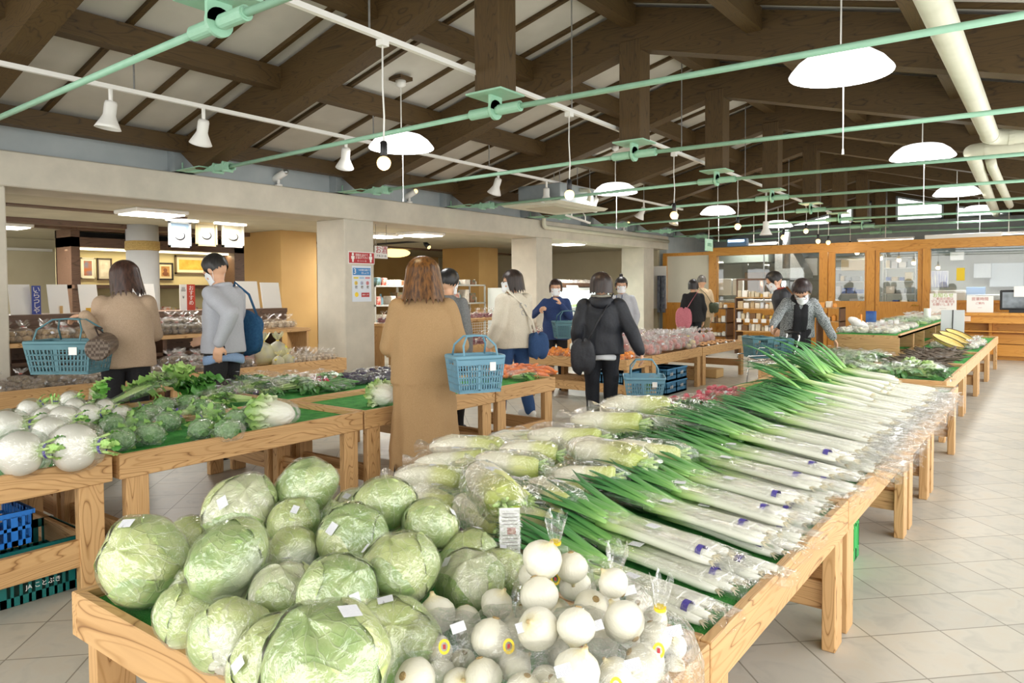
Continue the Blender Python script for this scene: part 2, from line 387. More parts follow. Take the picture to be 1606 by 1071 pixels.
def text(s, size, mat, parent, loc, rot, name='lettering', align='CENTER', ext=.001):
    c = bpy.data.curves.new(name, 'FONT'); c.body = s; c.size = size; c.align_x = align; c.align_y = 'CENTER'; c.extrude = ext; c.resolution_u = 3
    o = bpy.data.objects.new(name, c); COL.objects.link(o)
    dg = bpy.context.evaluated_depsgraph_get(); me = bpy.data.meshes.new_from_object(o.evaluated_get(dg))
    bpy.data.objects.remove(o); bpy.data.curves.remove(c); me.materials.clear(); me.materials.append(mat)
    o = bpy.data.objects.new(name, me); COL.objects.link(o)
    o.location = Vector(loc)-(wloc(parent) if parent else Vector((0, 0, 0))); o.rotation_euler = rot
    if parent: o.parent = parent
    return o
ORD = ['first', 'second', 'third', 'fourth', 'fifth', 'sixth', 'seventh', 'eighth', 'ninth', 'tenth', 'eleventh', 'twelfth', 'thirteenth', 'fourteenth', 'fifteenth',
       'sixteenth', 'seventeenth', 'eighteenth', 'nineteenth', 'twentieth', 'twenty-first', 'twenty-second', 'twenty-third', 'twenty-fourth', 'twenty-fifth', 'twenty-sixth', 'twenty-seventh', 'twenty-eighth']
# ------------------------------------------------------------------ the hall: floor, roof, beam line, pillars
XR = -3.45; FR = [-.2, 2.1, 4.39, 6.68, 8.93, 11.17, 13.35, 15.45, 17.6, 19.75]      # ridge line, truss positions along the hall
def zc(x): return 4.27-.257*abs(x-XR)                   # underside of the ceiling boards
MB().box((-17, -4, -.1), (1.6, 22, 0)).build('floor', FLOOR)['kind'] = 'structure'
for side, nm in ((-1, 'ceiling'), (1, 'ceiling_east')):
    xe = XR+side*4.7
    mb = MB().prism([(XR, zc(XR)), (xe, zc(xe)), (xe, zc(xe)+.05), (XR, zc(XR)+.05)], 1, -3, 21.2)
    tag(mb.build('ceiling' if side < 0 else 'ceiling', CEIL), kind='structure')
PH = .62
PY = [2.08, 6.73, 11.45, 16.0]
def tsl(o): o['kind'] = 'structure'; return o
for i, py in enumerate(PY):
    mb = MB().box((-8.62, py, 0), (-8.002, py+.55, 2.42), bev=.012)
    tsl(mb.build('wall_pillar', CONC))
tsl(MB().box((-8.62, -3, 2.42), (-8, 17.4, 2.76), bev=.012).build('wall_beam', CONC))
mb = MB()
mb.box((-8.2, -3, 2.76), (-8.08, 21, zc(-8.1)))
tsl(mb.build('wall_west', PLASTER))
tsl(MB().box((-8.3, 17.5, 0), (-8.1, 21, 2.78)).build('wall_west_end', PLASTER))
tsl(MB().box((1.08, 17.4, 0), (1.2, 21, 2.8)).build('wall_kitchen_east', PLASTER))  # unseen wall, added to keep sky light out of the kitchen
# east side: low eaves beam over open daylight, posts of the window front
tsl(MB().box((1.02, -3, 2.8), (1.2, 21, zc(1.1))).build('wall_east', PLASTER))
# gable wall with high windows
gm = MB(); GW = [(-6.1, -4.9), (-4.69, -4.34), (-4.12, -3.9), (-3.73, -3.57), (-3.32, -2.25), (-1.98, -.85)]
def zg(x): return zc(x)-.44
zb = 3.12
xs = [-8.2]
gm.box((-8.2, 21, 2.2), (1.1, 21.2, zb))
prev = -8.2
for a, b in GW+[(1.1, 1.1)]:
    n_ = 6
    for k in range(n_):
        x0 = prev+(a-prev)*k/n_; x1 = prev+(a-prev)*(k+1)/n_
        if x1 > x0: gm.prism([(x0, zb), (x1, zb), (x1, max(zc(x1), zb+.01)), (x0, max(zc(x0), zb+.01))], 1, 21, 21.12)
    if b > a: gm.prism([(a, zg(a)-.02), (b, zg(b)-.02), (b, zc(b)), (a, zc(a))], 1, 21, 21.12)
    prev = b
tsl(gm.build('wall_north', WD['dx']))
tsl(MB().box((-8.2, 20.8, 2.25), (1.1, 20.98, 3.1)).build('wall_north_beam', GREYST))
for k, (a, b) in enumerate(GW):
    top = lambda x: max(zg(x)-.02, zb+.06)
    fr = MB(); t = .045
    fr.box((a, 20.97, zb), (b, 21.05, zb+t)); fr.box((a, 20.97, zb), (a+t, 21.05, top(a))); fr.box((b-t, 20.97, zb), (b, 21.05, top(b)))
    fr.prism([(a, top(a)-t), (b, top(b)-t), (b, top(b)), (a, top(a))], 1, 20.97, 21.05)
    f = tsl(fr.build('window_%d' % (k+1), simple('window_frame_paint_%d' % k, 'B9C4CC')))
    MB().prism([(a+t, zb+t), (b-t, zb+t), (b-t, top(b)-t), (a+t, top(a)-t)], 1, 21.0, 21.01).build('pane', GLASS, f)
# trusses
def rafter(y, side):
    X = lambda d: XR+side*d
    zl = lambda d: 3.82-.262*d; zu = lambda d: zc(XR-d)-.035
    poly = [(X(0), zu(0)), (X(4.5), zu(4.5)), (X(4.5), 3.02), (X(4.1), 2.745), (X(0), zl(0))] if side < 0 else [(X(0), zu(0)), (X(4.5), zu(4.5)), (X(4.5), zl(4.5)), (X(0), zl(0))]
    return MB().prism(poly, 1, y-.1, y+.1)
for i, y in enumerate(FR):
    if y > 20: break
    s = 'first second third fourth fifth sixth seventh eighth ninth tenth'.split()[i]
    t = thing('roof_truss', f'dark timber roof truss with king post, {s} from the camera end', 'roof truss', (XR, y, 2.9), 'dark timber roof trusses')
    rafter(y, -1).build('rafter', WD['dx'], t); rafter(y, 1).build('rafter', WD['dx'], t)
    MB().box((-3.565, y-.11, 2.9), (-3.327, y+.11, 3.9), bev=.008).build('king_post', WD['dz'], t)
# purlins and thin battens between trusses
pn = 0
for i in range(len(FR)-1):
    y0, y1 = FR[i]+.1, FR[i+1]-.1
    if y1 > 21: break
    for side in (-1, 1):
        for d in (0.0, 1.25, 2.62, 4.32):
            if d == 0 and side == 1: continue
            x = XR+side*d; h = .2 if d < 4 else .17; z1 = zc(XR-d)-.035
            mb = MB().box((x-.07, y0, z1-h), (x+.07, y1, z1))
            o = tag(mb.build('purlin', WD['dy']), f'dark timber purlin {"along the ridge" if d==0 else ["","on the upper slope","at mid slope","at the eaves"][[0,1.25,2.62,4.32].index(d)]} {"over the pillars side" if side<0 else "over the aisle side"}, {ORD[i]} bay from camera', 'purlin', 'dark roof purlins')
        for q in (.115, .345, .655, .885):
            y = FR[i]+q*(FR[i+1]-FR[i])
            a, b = XR+side*.07, XR+side*4.5
            mb = MB().prism([(a, zc(a)-.04), (b, zc(b)-.04), (b, zc(b)-.001), (a, zc(a)-.001)], 1, y-.022, y+.022)
            tag(mb.build('ceiling_batten', WD['dx']), f'thin dark ceiling batten, {"pillar" if side<0 else "aisle"} side slope, {ORD[i]} roof bay, {ORD[[.115,.345,.655,.885].index(q)]} strip', 'batten', 'dark battens on the ceiling boards')
# tie rods with sockets and end plates
for i, y in enumerate(FR):
    if y > 20: break
    t = thing('tie_rod', f'pale green steel tie rod across the hall, {ORD[i]} from the camera end', 'tie rod', (XR, y, 2.7), 'green steel tie rods')
    zm, ze = 2.775, 2.735
    MB().tube([(-7.05, y, ze), (XR-.22, y, zm)], .021, 10).build('rod', GREEN_PAINT, t, True)
    MB().tube([(XR+.22, y, zm), (.9, y, ze-.01)], .021, 10).build('rod', GREEN_PAINT, t, True)
    b = MB(); b.tube([(XR-.24, y, zm), (XR-.04, y, zm)], .04, 16); b.tube([(XR+.04, y, zm), (XR+.24, y, zm)], .04, 16); b.tube([(XR-.25, y, zm), (XR+.25, y, zm)], .03, 12)
    b.build('turnbuckle', GREEN_PAINT, t)
    b = MB(); b.box((XR-.17, y-.15, 2.885), (XR+.17, y+.15, 2.9))
    b.box((XR-.012, y-.07, 2.78), (XR+.012, y+.07, 2.89)); b.tube([(XR-.012, y, 2.78), (XR+.012, y, 2.78)], .075, 20); b.tube([(XR+.1, y-.1, 2.9), (XR+.1, y-.1, 3.06)], .008, 8)
    b.build('bracket', GREEN_PAINT, t)
    b = MB(); b.prism([(-8.0, 2.765), (-7.15, 2.70), (-7.12, 2.77), (-8.0, 2.79)], 1, y-.012, y+.012); b.box((-8.02, y-.12, 2.762), (-7.45, y+.12, 2.772))
    for k in (-1, 1):
        for dx in (-7.28, -7.1): b.tube([(dx, y-.06, 2.735+k*.035), (dx, y+.06, 2.735+k*.035)], .02, 10)
    b.box((-7.34, y-.05, 2.70), (-7.02, y-.035, 2.77)); b.box((-7.34, y+.035, 2.70), (-7.02, y+.05, 2.77))
    b.tube([(-7.9, y-.06, 2.77), (-7.9, y-.06, 2.86)], .01, 8)
    b.build('end_plate', GREEN_PAINT, t)
    tsl(MB().box((-8.1, y-.14, 2.762), (-7.93, y+.14, 3.02)).build('trim_%d' % (i+1), GREYST))
# ------------------------------------------------------------------ gallery room beyond the pillars
def rect(X, x0, y0, x1, y1):
    """photograph rectangle on the plane X: y0, y1, z0, z1"""
    ym, xm = (y0+y1)/2, (x0+x1)/2
    return at(x0, ym, X=X).y, at(x1, ym, X=X).y, at(xm, y1, X=X).z, at(xm, y0, X=X).z
def recty(Y, x0, y0, x1, y1):
    ym, xm = (y0+y1)/2, (x0+x1)/2
    return at(x0, ym, Y=Y).x, at(x1, ym, Y=Y).x, at(xm, y1, Y=Y).z, at(xm, y0, Y=Y).z
LCEIL = simple('low_ceiling', 'C4BEA8', 'BBB5A0', .85, 3)
tsl(MB().box((-16.2, -3, 2.45), (-8.3, 17.4, 2.52)).build('ceiling_low', LCEIL))
k = 0
for x0, x1, zz, y1 in ((-9.95, -9.75, 2.43, 5.4), (-11.75, -11.5, 2.38, 8), (-12.75, -12.55, 2.41, 17)):
    k += 1; tsl(MB().box((x0, -3, zz), (x1, y1, 2.449)).build('trim_%d' % (20+k), WD['by']))
tsl(MB().box((-16.2, -3, 0), (-16, 17.4, 2.45)).build('wall_gallery_west', CREAM))
tsl(MB().box((-16.2, 17.38, 0), (-8.3, 17.5, 2.45)).build('wall_gallery_north', CREAM))
# round column with a rope band
t = thing('round_column', 'round pale column wrapped with a band of straw rope', 'column', (-11.5, 5.62, 0))
MB().lathe([(.235, 0), (.235, 2.45)], 32, c=(-11.5, 5.62, 0)).build('shaft', simple('column_paint', 'C3C4C4', 'BDBEBE', .7, 5), t, True)
MB().lathe([(.235, 2.05), (.252, 2.055)]+[(.252-.006*(i % 2), 2.07+i*.0125) for i in range(11)]+[(.235, 2.2)], 32, c=(-11.5, 5.62, 0), capb=False, capt=False).build('rope_band', simple('straw_rope', 'B79C62', '9C8249', .8, 60, bmp=.6, bscale=120), t)
# tan wall blocks
def block(n, xa, xb, xc, X, z1=2.45):
    y1 = at(xb, 420, X=X).y; x2 = at(xa, 420, Y=y1).x; y2 = at(xc, 420, X=X).y
    tsl(MB().box((x2, y1, 0), (X, y2, z1), bev=.005).build('wall_tan_%s' % n, TAN))
block('south', 383, 441, 497, -10.6); block('middle', 694, 751, 781, -11.2); block('north', 868, 924, 948, -11.8)
tsl(MB().box((-15.9, 9.5, 1.95), (-12.0, 9.8, 2.3)).build('wall_soffit', TAN))
tsl(MB().box((-15.9, 9.8, 0), (-15.7, 17, 2.45)).build('wall_tan_back', TAN))
# picture gallery
GX = -12.9
y0, y1, z0, z1 = rect(GX, 111, 366, 384, 390)
t = thing('gallery_cabinet', 'dark brown gallery wall unit with lit niche of framed pictures', 'wall unit', (GX, y0, 0))
mb = MB(); ya = y0; yb = y1; zt = at(250, 378, X=GX).z; zbn = at(250, 392, X=GX).z; zn = at(250, 447, X=GX).z
mb.box((GX-.6, ya, zbn), (GX, yb, zt)); mb.box((GX-.6, ya, 0), (GX, at(126, 420, X=GX).y, 2.45)); mb.box((GX-.6, at(368, 420, X=GX).y, 0), (GX, yb, 2.44)); mb.box((GX-.6, ya, zn-.06), (GX+.1, yb, zn)); mb.box((GX-.6, ya, zn-.62), (GX+.1, yb, zn-.56))
mb.build('frame', WD['by'], t)
MB().box((GX-.62, ya, 0), (GX-.56, yb, zbn)).build('back_panel', simple('niche_back', 'D8CB9B', 'D2C493', .8, 3), t)
MB().box((GX-.62, ya, zt), (GX-.56, yb, 2.445)).build('dark_panel', simple('dark_panel', '2A2521', rough=.7), t)
mb = MB(); mb.box((GX-.3, ya+.1, zbn-.035), (GX-.2, yb-.2, zbn-.005)); mb.build('tube_lamp', emis('niche_tube', 'FFF1C4', 4.5), t)
area('niche_light', (GX-.2, (ya+yb)/2, zbn-.05), .1, 3.2, 20, (1, .87, .6))
def picture(px, X, frame_c, mat_c, inner, lab, deep=.03, art='loop', ph='framed picture'):
    ya, yb, za, zb_ = rect(X, *px); w = yb-ya; h = zb_-za
    t = thing('framed_picture', lab, 'picture', (X, (ya+yb)/2, za), 'framed pictures in the gallery')
    b = .055*min(w, h)*1.6; m = MB()
    m.box((X-deep, ya, za), (X, ya+b, zb_)); m.box((X-deep, yb-b, za), (X, yb, zb_)); m.box((X-deep, ya, za), (X, yb, za+b)); m.box((X-deep, ya, zb_-b), (X, yb, zb_))
    m.build('picture_frame', simple('fr_'+frame_c, frame_c, rough=.4), t)
    MB().box((X-deep, ya+b, za+b), (X-.018, yb-b, zb_-b)).build('mount', simple('mt_'+mat_c, mat_c, rough=.7), t)
    c1, c2 = inner; g = b*2.6
    MB().box((X-.02, ya+g, za+g), (X-.015, yb-g, zb_-g)).build('artwork', simple('art_'+c1+c2+art, c1, c2, .7, 9), t)
    if art == 'loop':
        m = MB(); cy_, cz = (ya+yb)/2, (za+zb_)/2; pts = [(X-.012, cy_+.22*w*math.cos(a), cz+.16*h*math.sin(a)-.04*h) for a in np.linspace(-2.9, .9, 14)]
        m.tube(pts, [.004+.008*math.sin(i/13*PI) for i in range(14)], 6); m.build('brushwork', BLACK, t)
    if art == 'face':
        m = MB(); cy_, cz = (ya+yb)/2, (za+zb_)/2; m.ell((X-.014, cy_, cz+.06*h), (.004, .13*w, .12*h)); m.ell((X-.014, cy_, cz-.14*h), (.004, .2*w, .12*h)); m.build('figure', simple('art_fig', '7A4A2E', rough=.7), t)
    return t
PX = -10.3
picture((265, 347, 300, 388), PX, 'DDE0E4', '8FA6BC', ('F0EDE6', 'E4DFD3'), 'framed brush drawing with blue-grey mount, hung under the gallery ceiling')
picture((308, 349, 341, 386), PX, 'CDB98C', 'D9CDAA', ('ECE5D0', 'E0D6BC'), 'framed brush drawing with beige mount, middle of three hung high')
picture((349, 351, 383, 388), PX, 'E9E4D6', 'D9CFB4', ('ECE3CC', 'E2D7BD'), 'framed brush drawing with cream frame, beside the tan wall')
picture((127, 404, 150, 437), GX-.52, 'D8D1BB', 'E8E2CF', ('B06A40', '5E7F9A'), 'small picture with pale mount, nearest the dark post of the niche', art='none')
picture((153, 405, 176, 439), GX-.52, '4A3C32', 'C9C2AC', ('D9D2C0', 'B9B09A'), 'dark-framed picture half hidden by the beige-sweater woman', art='none')
picture((248, 412, 272, 439), GX-.52, '2B2A2A', 'D9C8A0', ('B98B52', '8F6236'), 'black-framed small portrait in the lit niche', art='face')
picture((275, 401, 334, 430), GX-.52, '6E5B3C', 'E6DDBB', ('D8B24A', 'C79A35'), 'wide golden landscape picture in the lit niche', art='none')
for px in ((262, 344, 310, 347.5), (338, 349, 385, 352.5)):
    ya, yb, za, zb_ = rect(-10.1, *px)
    tag(MB().box((-10.15, ya, 2.42), (-10.07, yb, 2.449)).build('tube_light', TUBEGLOW), 'slim white tube lamp above the '+('left hung drawings' if px[0] < 300 else 'cream framed drawing'), 'lamp')
    area('tube_light_glow', (-10.07, (ya+yb)/2, 2.40), .06, yb-ya, 9)
# ceiling lamps of the gallery room
for i, (fx, fy) in enumerate(FIX):
    t = thing('ceiling_lamp', ['ceiling lamp with white square housing beside the round column', 'ceiling lamp with white housing seen over the alcohol sign', 'ceiling lamp with white housing between second and third pillars', 'ceiling lamp deep in the gallery, behind the white boards', 'ceiling lamp deep in the gallery beyond the tan wall block', 'ceiling lamp deep in the gallery near the green panel'][i], 'ceiling lamp', (fx, fy, 2.38), 'ceiling lamps of the gallery room')
    MB().box((fx-.3, fy-.34, 2.40), (fx+.3, fy+.34, 2.45), bev=.01).build('housing', WHITE, t)
    MB().box((fx-.26, fy-.3, 2.385), (fx+.26, fy+.3, 2.4)).build('diffuser', TUBEGLOW, t)
# wooden beam-coloured counter with the backs of display boards
t = thing('display_counter', 'long dark brown counter carrying the white display boards', 'counter', (-9.1, 4.2, 0))
m = MB(); m.box((-9.5, .8, 1.10), (-8.88, 6.4, 1.16)); m.build('top', WD['by'], t)
m = MB(); m.box((-9.45, .8, .98), (-8.9, 6.4, 1.10)); m.box((-9.45, .8, .6), (-8.95, 6.4, .64)); m.box((-9.5, .8, 0), (-9.45, 6.4, 1.1)); m.build('carcass', WD['by'], t)
for yy in (.8, 2.9, 4.6, 6.3): MB().box((-9.45, yy, 0), (-8.95, yy+.05, 1.1)).build('divider', WD['bz'], t)
CARD = simple('card_tan', 'D6B27A', rough=.8); CARDY = simple('card_yellow', 'E6B63C', rough=.7)
for i, (px, lab) in enumerate((((16, 446, 50, 483), 'white display board standing beside the blue banner'), ((77, 446, 109, 483), 'white display board with a tan card at its foot'), ((126, 446, 155, 480), 'white display board with a yellow strip at its foot'), ((218, 445, 245, 482), 'white display board just right of the beige-sweater woman'), ((374, 441, 407, 474), 'white display board leaning left of the pair by the tan block'), ((412, 443, 441, 475), 'white display board nearest the first pillar'))):
    X = -9.05; ya, yb, za, zb_ = rect(X, *px)
    t = thing('display_board', lab, 'display board', (X, (ya+yb)/2, 1.16), 'white display boards on the dark counter')
    MB().prism([(X, 1.161), (X+.012, 1.161), (X-.06, zb_), (X-.072, zb_)], 1, ya, yb).build('board', WHITE2, t)
    MB().box((X-.09, (ya+yb)/2-.06, 1.161), (X-.03, (ya+yb)/2+.06, 1.2)).build('foot', BLACK, t)
    if i == 1: MB().box((X+.014, ya+.1, 1.163), (X+.02, yb-.08, 1.25)).build('card', CARD, t)
    if i == 2: MB().box((X+.014, ya+.05, 1.163), (X+.02, yb-.04, 1.22)).build('strip', CARDY, t)
def standcard(px, X, col, lab, txt=None, tcol=None, name='small_banner', rz=PI/2, size=.05, lines=None):
    ya, yb, za, zb_ = rect(X, *px); z_ = 1.162 if X == -9.0 else za
    t = thing(name, lab, 'sign', (X, (ya+yb)/2, z_))
    MB().box((X-.01, ya, z_), (X, yb, zb_)).build('card', col, t)
    if txt:
        for i, (s, dz, sz) in enumerate(txt): text(s, sz, tcol, t, (X+.002, (ya+yb)/2, z_+(zb_-z_)*dz), (PI/2, 0, PI/2))
    return t
BLUEB = simple('blue_banner', '3F4FA0', rough=.6); REDB = simple('red_banner', 'C4452F', rough=.6)
m = standcard((50, 448, 64, 482), -9.0, BLUEB, 'blue vertical banner with white characters beside white board', [('い', .85, .08), ('ら', .65, .08), ('っ', .47, .08), ('し', .3, .08), ('ゃ', .13, .08)], WHITE2)
standcard((282, 446, 293, 477), -9.0, WHITE2, 'white price card attached left of the red banner', [('品', .8, .06), ('¥', .5, .05)], BLACK)
standcard((293.5, 446, 306, 477), -9.0, REDB, 'red vertical banner with white characters on the counter', [('お', .85, .07), ('す', .66, .07), ('す', .47, .07), ('め', .28, .07)], WHITE2)
# goods at the foot of the gallery
cols = ['C8402F', 'E8E4DA', 'D9B64A', '8E6B4A', 'E07A3A', 'B8BBC0', '7A3B4C', 'C9A77A']
for i in range(14):
    x_ = 246+i*8.6; X = GX+.0; p = at(x_, 470, X=X); zz = zn-.56; h = .1+.07*((i*7) % 4)/3
    o = MB().box((X-.1, p.y, zz), (X+.06, p.y+.13, zz+h), bev=.01).build('souvenir_box', simple('souv%d' % i, cols[i % 8], cols[(i+3) % 8], .5, 20))
    tag(o, f'small souvenir packet below the niche, {ORD[i]} from the round column', 'packet', 'souvenir packets below the gallery niche')
# clock-like fitting on the cream wall left
p = at(93, 385, X=-15.95)
t = thing('wall_switch_cord', 'round white fitting hanging from a cord on the cream wall', 'wall fitting', (p.x, p.y, 1.9))
q = at(96, 423, X=-15.95)
MB().tube([(p.x+.03, p.y, p.z+.1), (p.x+.03, p.y+.03, (p.z+q.z)/2), (q.x+.03, q.y, q.z)], .012, 6).build('cord', WHITE, t)
MB().ell((q.x+.04, q.y, q.z), (.04, .09, .09)).build('disc', WHITE, t, True)
p = at(0, 390, X=-15.9)
tag(MB().box((-15.98, 4.8, p.z-.02), (-15.9, 6.0, p.z+.03)).build('wall_rail', WHITE), 'short white horizontal rail on the cream wall', 'rail')
# ------------------------------------------------------------------ what shows between first and second pillar
SH = simple('grey_shelf_paint', 'B9B9B3', rough=.5)
def shelfunit(name, lab, X, xa, xb, zs, d=.45, mat=SH, back=None, zt=None, post=.03, sgn=1):
    ya, yb = at(xa, 480, X=X).y, at(xb, 480, X=X).y
    t = thing(name, lab, 'shelf', (X, (ya+yb)/2, 0)); zt = zt or zs[-1]
    for z in zs: MB().box((X-d, ya, z-.03), (X, yb, z)).build('shelf_board', mat, t)
    m = MB()
    for yy in (ya, yb-post):
        for xx in (X-d, X-post): m.box((xx, yy, 0), (xx+post, yy+post, zt))
    m.build('uprights', mat, t)
    if back: MB().box((X-d-.02, ya, 0), (X-d, yb, zt)).build('back_panel', back, t)
    return t, ya, yb
U1, a1, b1 = shelfunit('sake_shelf', 'grey shelf unit of drinks beyond the first pillar, left of the long-haired woman', -9.6, 588, 650, (.75, 1.15, 1.5), mat=SH)
U2, a2, b2 = shelfunit('glass_fronted_shelf', 'grey shelf unit beside the tan wall block, right of the crouched head', -9.6, 700, 762, (.8, 1.15, 1.52), mat=SH)
bc = ['CFC6B8', '7FA8B8', 'B7402F', '4A5A44', 'E3DDD0', '8C5A3A']
n = 0; GB = []
for (u, ya, yb) in ((U1, a1, b1), (U2, a2, b2)):
    for z in (.75, 1.15, 1.5):
        yy = ya+.08; wh = 'left' if u is U1 else 'right'
        while yy < yb-.12:
            h = random.uniform(.14, .27) if z != 1.5 else random.uniform(.08, .14); ww = random.uniform(.1, .2)
            k = n % 3; n += 1
            if k == 0: o = MB().lathe([(.04, 0), (.045, .02), (.045, h*.6), (.018, h*.8), (.018, h)], 12, c=(-9.75, yy+.06, z)).build('drink_bottle', simple('bt%d' % n, bc[n % 6], rough=.2), smooth=True); cat = 'bottle'; lb = 'bottle'
            else: o = MB().box((-9.85, yy, z), (-9.64, yy+ww, z+h), bev=.008).build('gift_box', simple('gb%d' % n, bc[(n*5) % 6], bc[(n*5+2) % 6], .5, 16)); cat = 'box'; lb = 'packed gift box'
            cnt = len([1 for q in GB if q == (u, z)]); GB.append((u, z))
            tag(o, f'{lb}, {ORD[cnt]} from the near end, on the {dict([(.75,"lower"),(1.15,"middle"),(1.5,"top")])[z]} board of the {"drinks" if u is U1 else "block-side"} shelving', cat, 'boxes and bottles on the grey shelving')
            yy += ww+.03
y0, y1, z0, z1 = rect(-8.3, 588, 386, 608, 405.5)
t = thing('hanging_sign', 'white hanging sign with red characters for alcohol beside first pillar', 'sign', (-8.3, (y0+y1)/2, z0))
MB().box((-8.31, y0, z0), (-8.3, y1, z1)).build('board', WHITE2, t)
text('お酒', .125, RED, t, (-8.297, (y0+y1)/2, z0+(z1-z0)*.66), (PI/2, 0, PI/2)); text('アルコール', .042, BLACK, t, (-8.297, (y0+y1)/2, z0+(z1-z0)*.2), (PI/2, 0, PI/2))
MB().tube([(-8.305, y0+.02, z1), (-8.305, y0+.02, 2.42)], .003, 5).build('string', BLACK, t); MB().tube([(-8.305, y1-.02, z1), (-8.305, y1-.02, 2.42)], .003, 5).build('string', BLACK, t)
p = at(620, 370, X=-13)
t = thing('dome_lamp', 'round warm yellow dome lamp on the gallery ceiling', 'ceiling lamp', (p.x, p.y, 2.33))
MB().ell((p.x, p.y, 2.33), (.36, .36, .11), n=24).build('shade', emis('warm_dome', 'FFDE8E', 2.2), t, True)
t = thing('lamp_track', 'black lamp track with one lit spotlight in the gallery', 'track light', (-11, 9.5, 2.25))
pa, pb = at(592, 383, X=-11), at(695, 376, X=-11)
MB().tube([pa, pb], .02, 6).build('track', BLACK, t); q = at(665, 379, X=-11); q2 = q+Vector((.12, .02, -.12))
MB().tube([q, q+Vector((.05, 0, -.05)), q2], [.03, .05, .055], 12).build('spot_head', BLACK, t, True); MB().ell(q2, (.045, .045, .045)).build('spot_bulb', BULB, t, True)
# refrigerated case between second and third pillar, goods crate on top
WG = simple('case_white', 'E9EFEC', rough=.3); CG = emis('case_light', 'F2FFFA', 2.6)
y0, y1 = 11.95, 15.9
t = thing('refrigerated_case', 'white lit open refrigerated display case beyond second pillar', 'refrigerator', (-8.9, 14, 0))
MB().prism([(-9.6, 0), (-8.75, 0), (-8.7, .62), (-8.78, .66), (-9.1, .7), (-9.25, 1.35), (-8.95, 1.38), (-8.95, 1.45), (-9.6, 1.45)], 1, y0, y1).build('cabinet', WG, t)
MB().box((-9.2, y0+.1, 1.335), (-8.98, y1-.1, 1.35)).build('case_lamp', CG, t); area('case_glow', (-9.05, 14, 1.32), .15, 3.6, 14, (.9, 1, .96))
m = MB()
for yy in (y0-.03, y1): m.prism([(-9.6, 0), (-8.72, 0), (-8.68, .68), (-8.98, 1.45), (-9.6, 1.45)], 1, yy, yy+.03)
m.build('end_panel', WG, t)
MB().box((-9.2, y0+.1, .98), (-8.98, y1-.1, 1.0)).build('shelf_board', WG, t)
for i in range(9):
    o = MB().box((-9.15, y0+.3+i*.38, 1.0), (-9.02, y0+.55+i*.38, 1.06), bev=.01).build('food_tray', simple('ft%d' % i, ['8FC46A', 'D8E4C8', 'C8D8B0'][i % 3], rough=.5)); tag(o, f'flat food tray on the refrigerated case shelf, {ORD[i]} from its near end', 'food tray', 'trays in the refrigerated case')
t = thing('wooden_crate', 'brown wooden crate of packets on top of the refrigerated case', 'crate', (-9.2, 13.8, 1.45))
m = MB(); m.box((-9.5, 12.6, 1.451), (-8.95, 15.4, 1.47)); m.box((-8.97, 12.6, 1.451), (-8.95, 15.4, 1.56)); m.box((-9.5, 12.6, 1.451), (-9.48, 15.4, 1.56)); m.box((-9.5, 12.58, 1.451), (-8.95, 12.6, 1.56)); m.box((-9.5, 15.4, 1.451), (-8.95, 15.42, 1.56)); m.build('box', WD['by'], t)
for i in range(10):
    o = MB().ell((-9.2, 12.8+i*.27, 1.56), (.16, .12, .08), fn=lambda a, b: 1+.12*math.sin(5*a+3*b+i)).build('wrapped_packet', FILM3); o.data.materials[0] = simple('wp%d' % (i % 3), ['D9D4C8', 'C9C4CF', 'E2DCCB'][i % 3], 'A9A199', .4, 30); tag(o, f'plastic wrapped packet in the brown crate, {ORD[i]} from its near end', 'packet', 'packets in the crate on the case')
y0, y1, z0, z1 = rect(-8.85, 894, 443, 912, 456)
t = thing('price_card', 'white price card leaning on the brown crate', 'sign', (-8.85, y0, z0)); MB().prism([(-8.9, z0), (-8.89, z0), (-8.98, z1), (-8.99, z1)], 1, y0, y1).build('card', WHITE2, t)
# green panel and white stand-in for the bright doorway right of it
y0, y1, z0, z1 = rect(-12, 955, 398, 971, 480)
tag(MB().box((-12.1, y0, 0), (-12, y1, 2.44)).build('green_door_panel', simple('dark_green', '3E6B4C', rough=.6)), 'dark green tall panel left of the third pillar', 'panel')
MB_ = rect(-14.5, 1027, 408, 1040, 470)
t = thing('clothes_rail', 'rail with hanging dark clothes beside the third pillar', 'clothes rail', (-10.2, 17.1, 0))
y_ = 17.15; xa, xb = at(1029, 430, Y=y_).x, at(1041, 430, Y=y_).x
MB().box((xa-.3, y_+.15, .9), (xb, y_+.17, 2.0)).build('backing', WHITE2, t)  # plain white board, its colour standing for daylight in the doorway
m = MB()
for i in range(2): m.box((xa+.03+i*.12, y_, .8), (xa+.1+i*.12, y_+.1, 1.75))
m.build('clothes', simple('hanging_cloth', '4A5060', '7A7F88', .8, 12), t)
# ------------------------------------------------------------------ kitchen partition
KY = 17.4
def orect(px, t, mat, name, y0=KY, y1=KY+.12, Yp=KY):
    xa, xb, za, zb_ = recty(Yp, *px); return MB().box((xa, y0, za), (xb, y1, zb_), bev=.006).build(name, mat, t)
hd = thing('kitchen_partition', 'orange wooden partition frame of the kitchen with glazed bays', 'partition', (-3, KY, 0)); hd['kind'] = 'structure'
xs_ = {k: at(k, 430, Y=KY).x for k in (1040, 1046, 1112, 1124, 1285, 1298, 1359, 1372, 1447, 1459)}
xs_[1606] = 1.05
m = MB(); m.box((xs_[1112], KY-.03, 2.22), (1.05, KY+.15, 2.42)); m.box((xs_[1040], KY-.01, 2.25), (xs_[1112], KY+.1, 2.33)); m.build('header', WD['ox'], hd)
m = MB()
for a, b in ((1040, 1046), (1112, 1124), (1285, 1298), (1359, 1372), (1447, 1459)): m.box((xs_[a], KY-.025, 0), (xs_[b], KY+.14, 2.25))
m.build('posts', WD['oz'], hd)
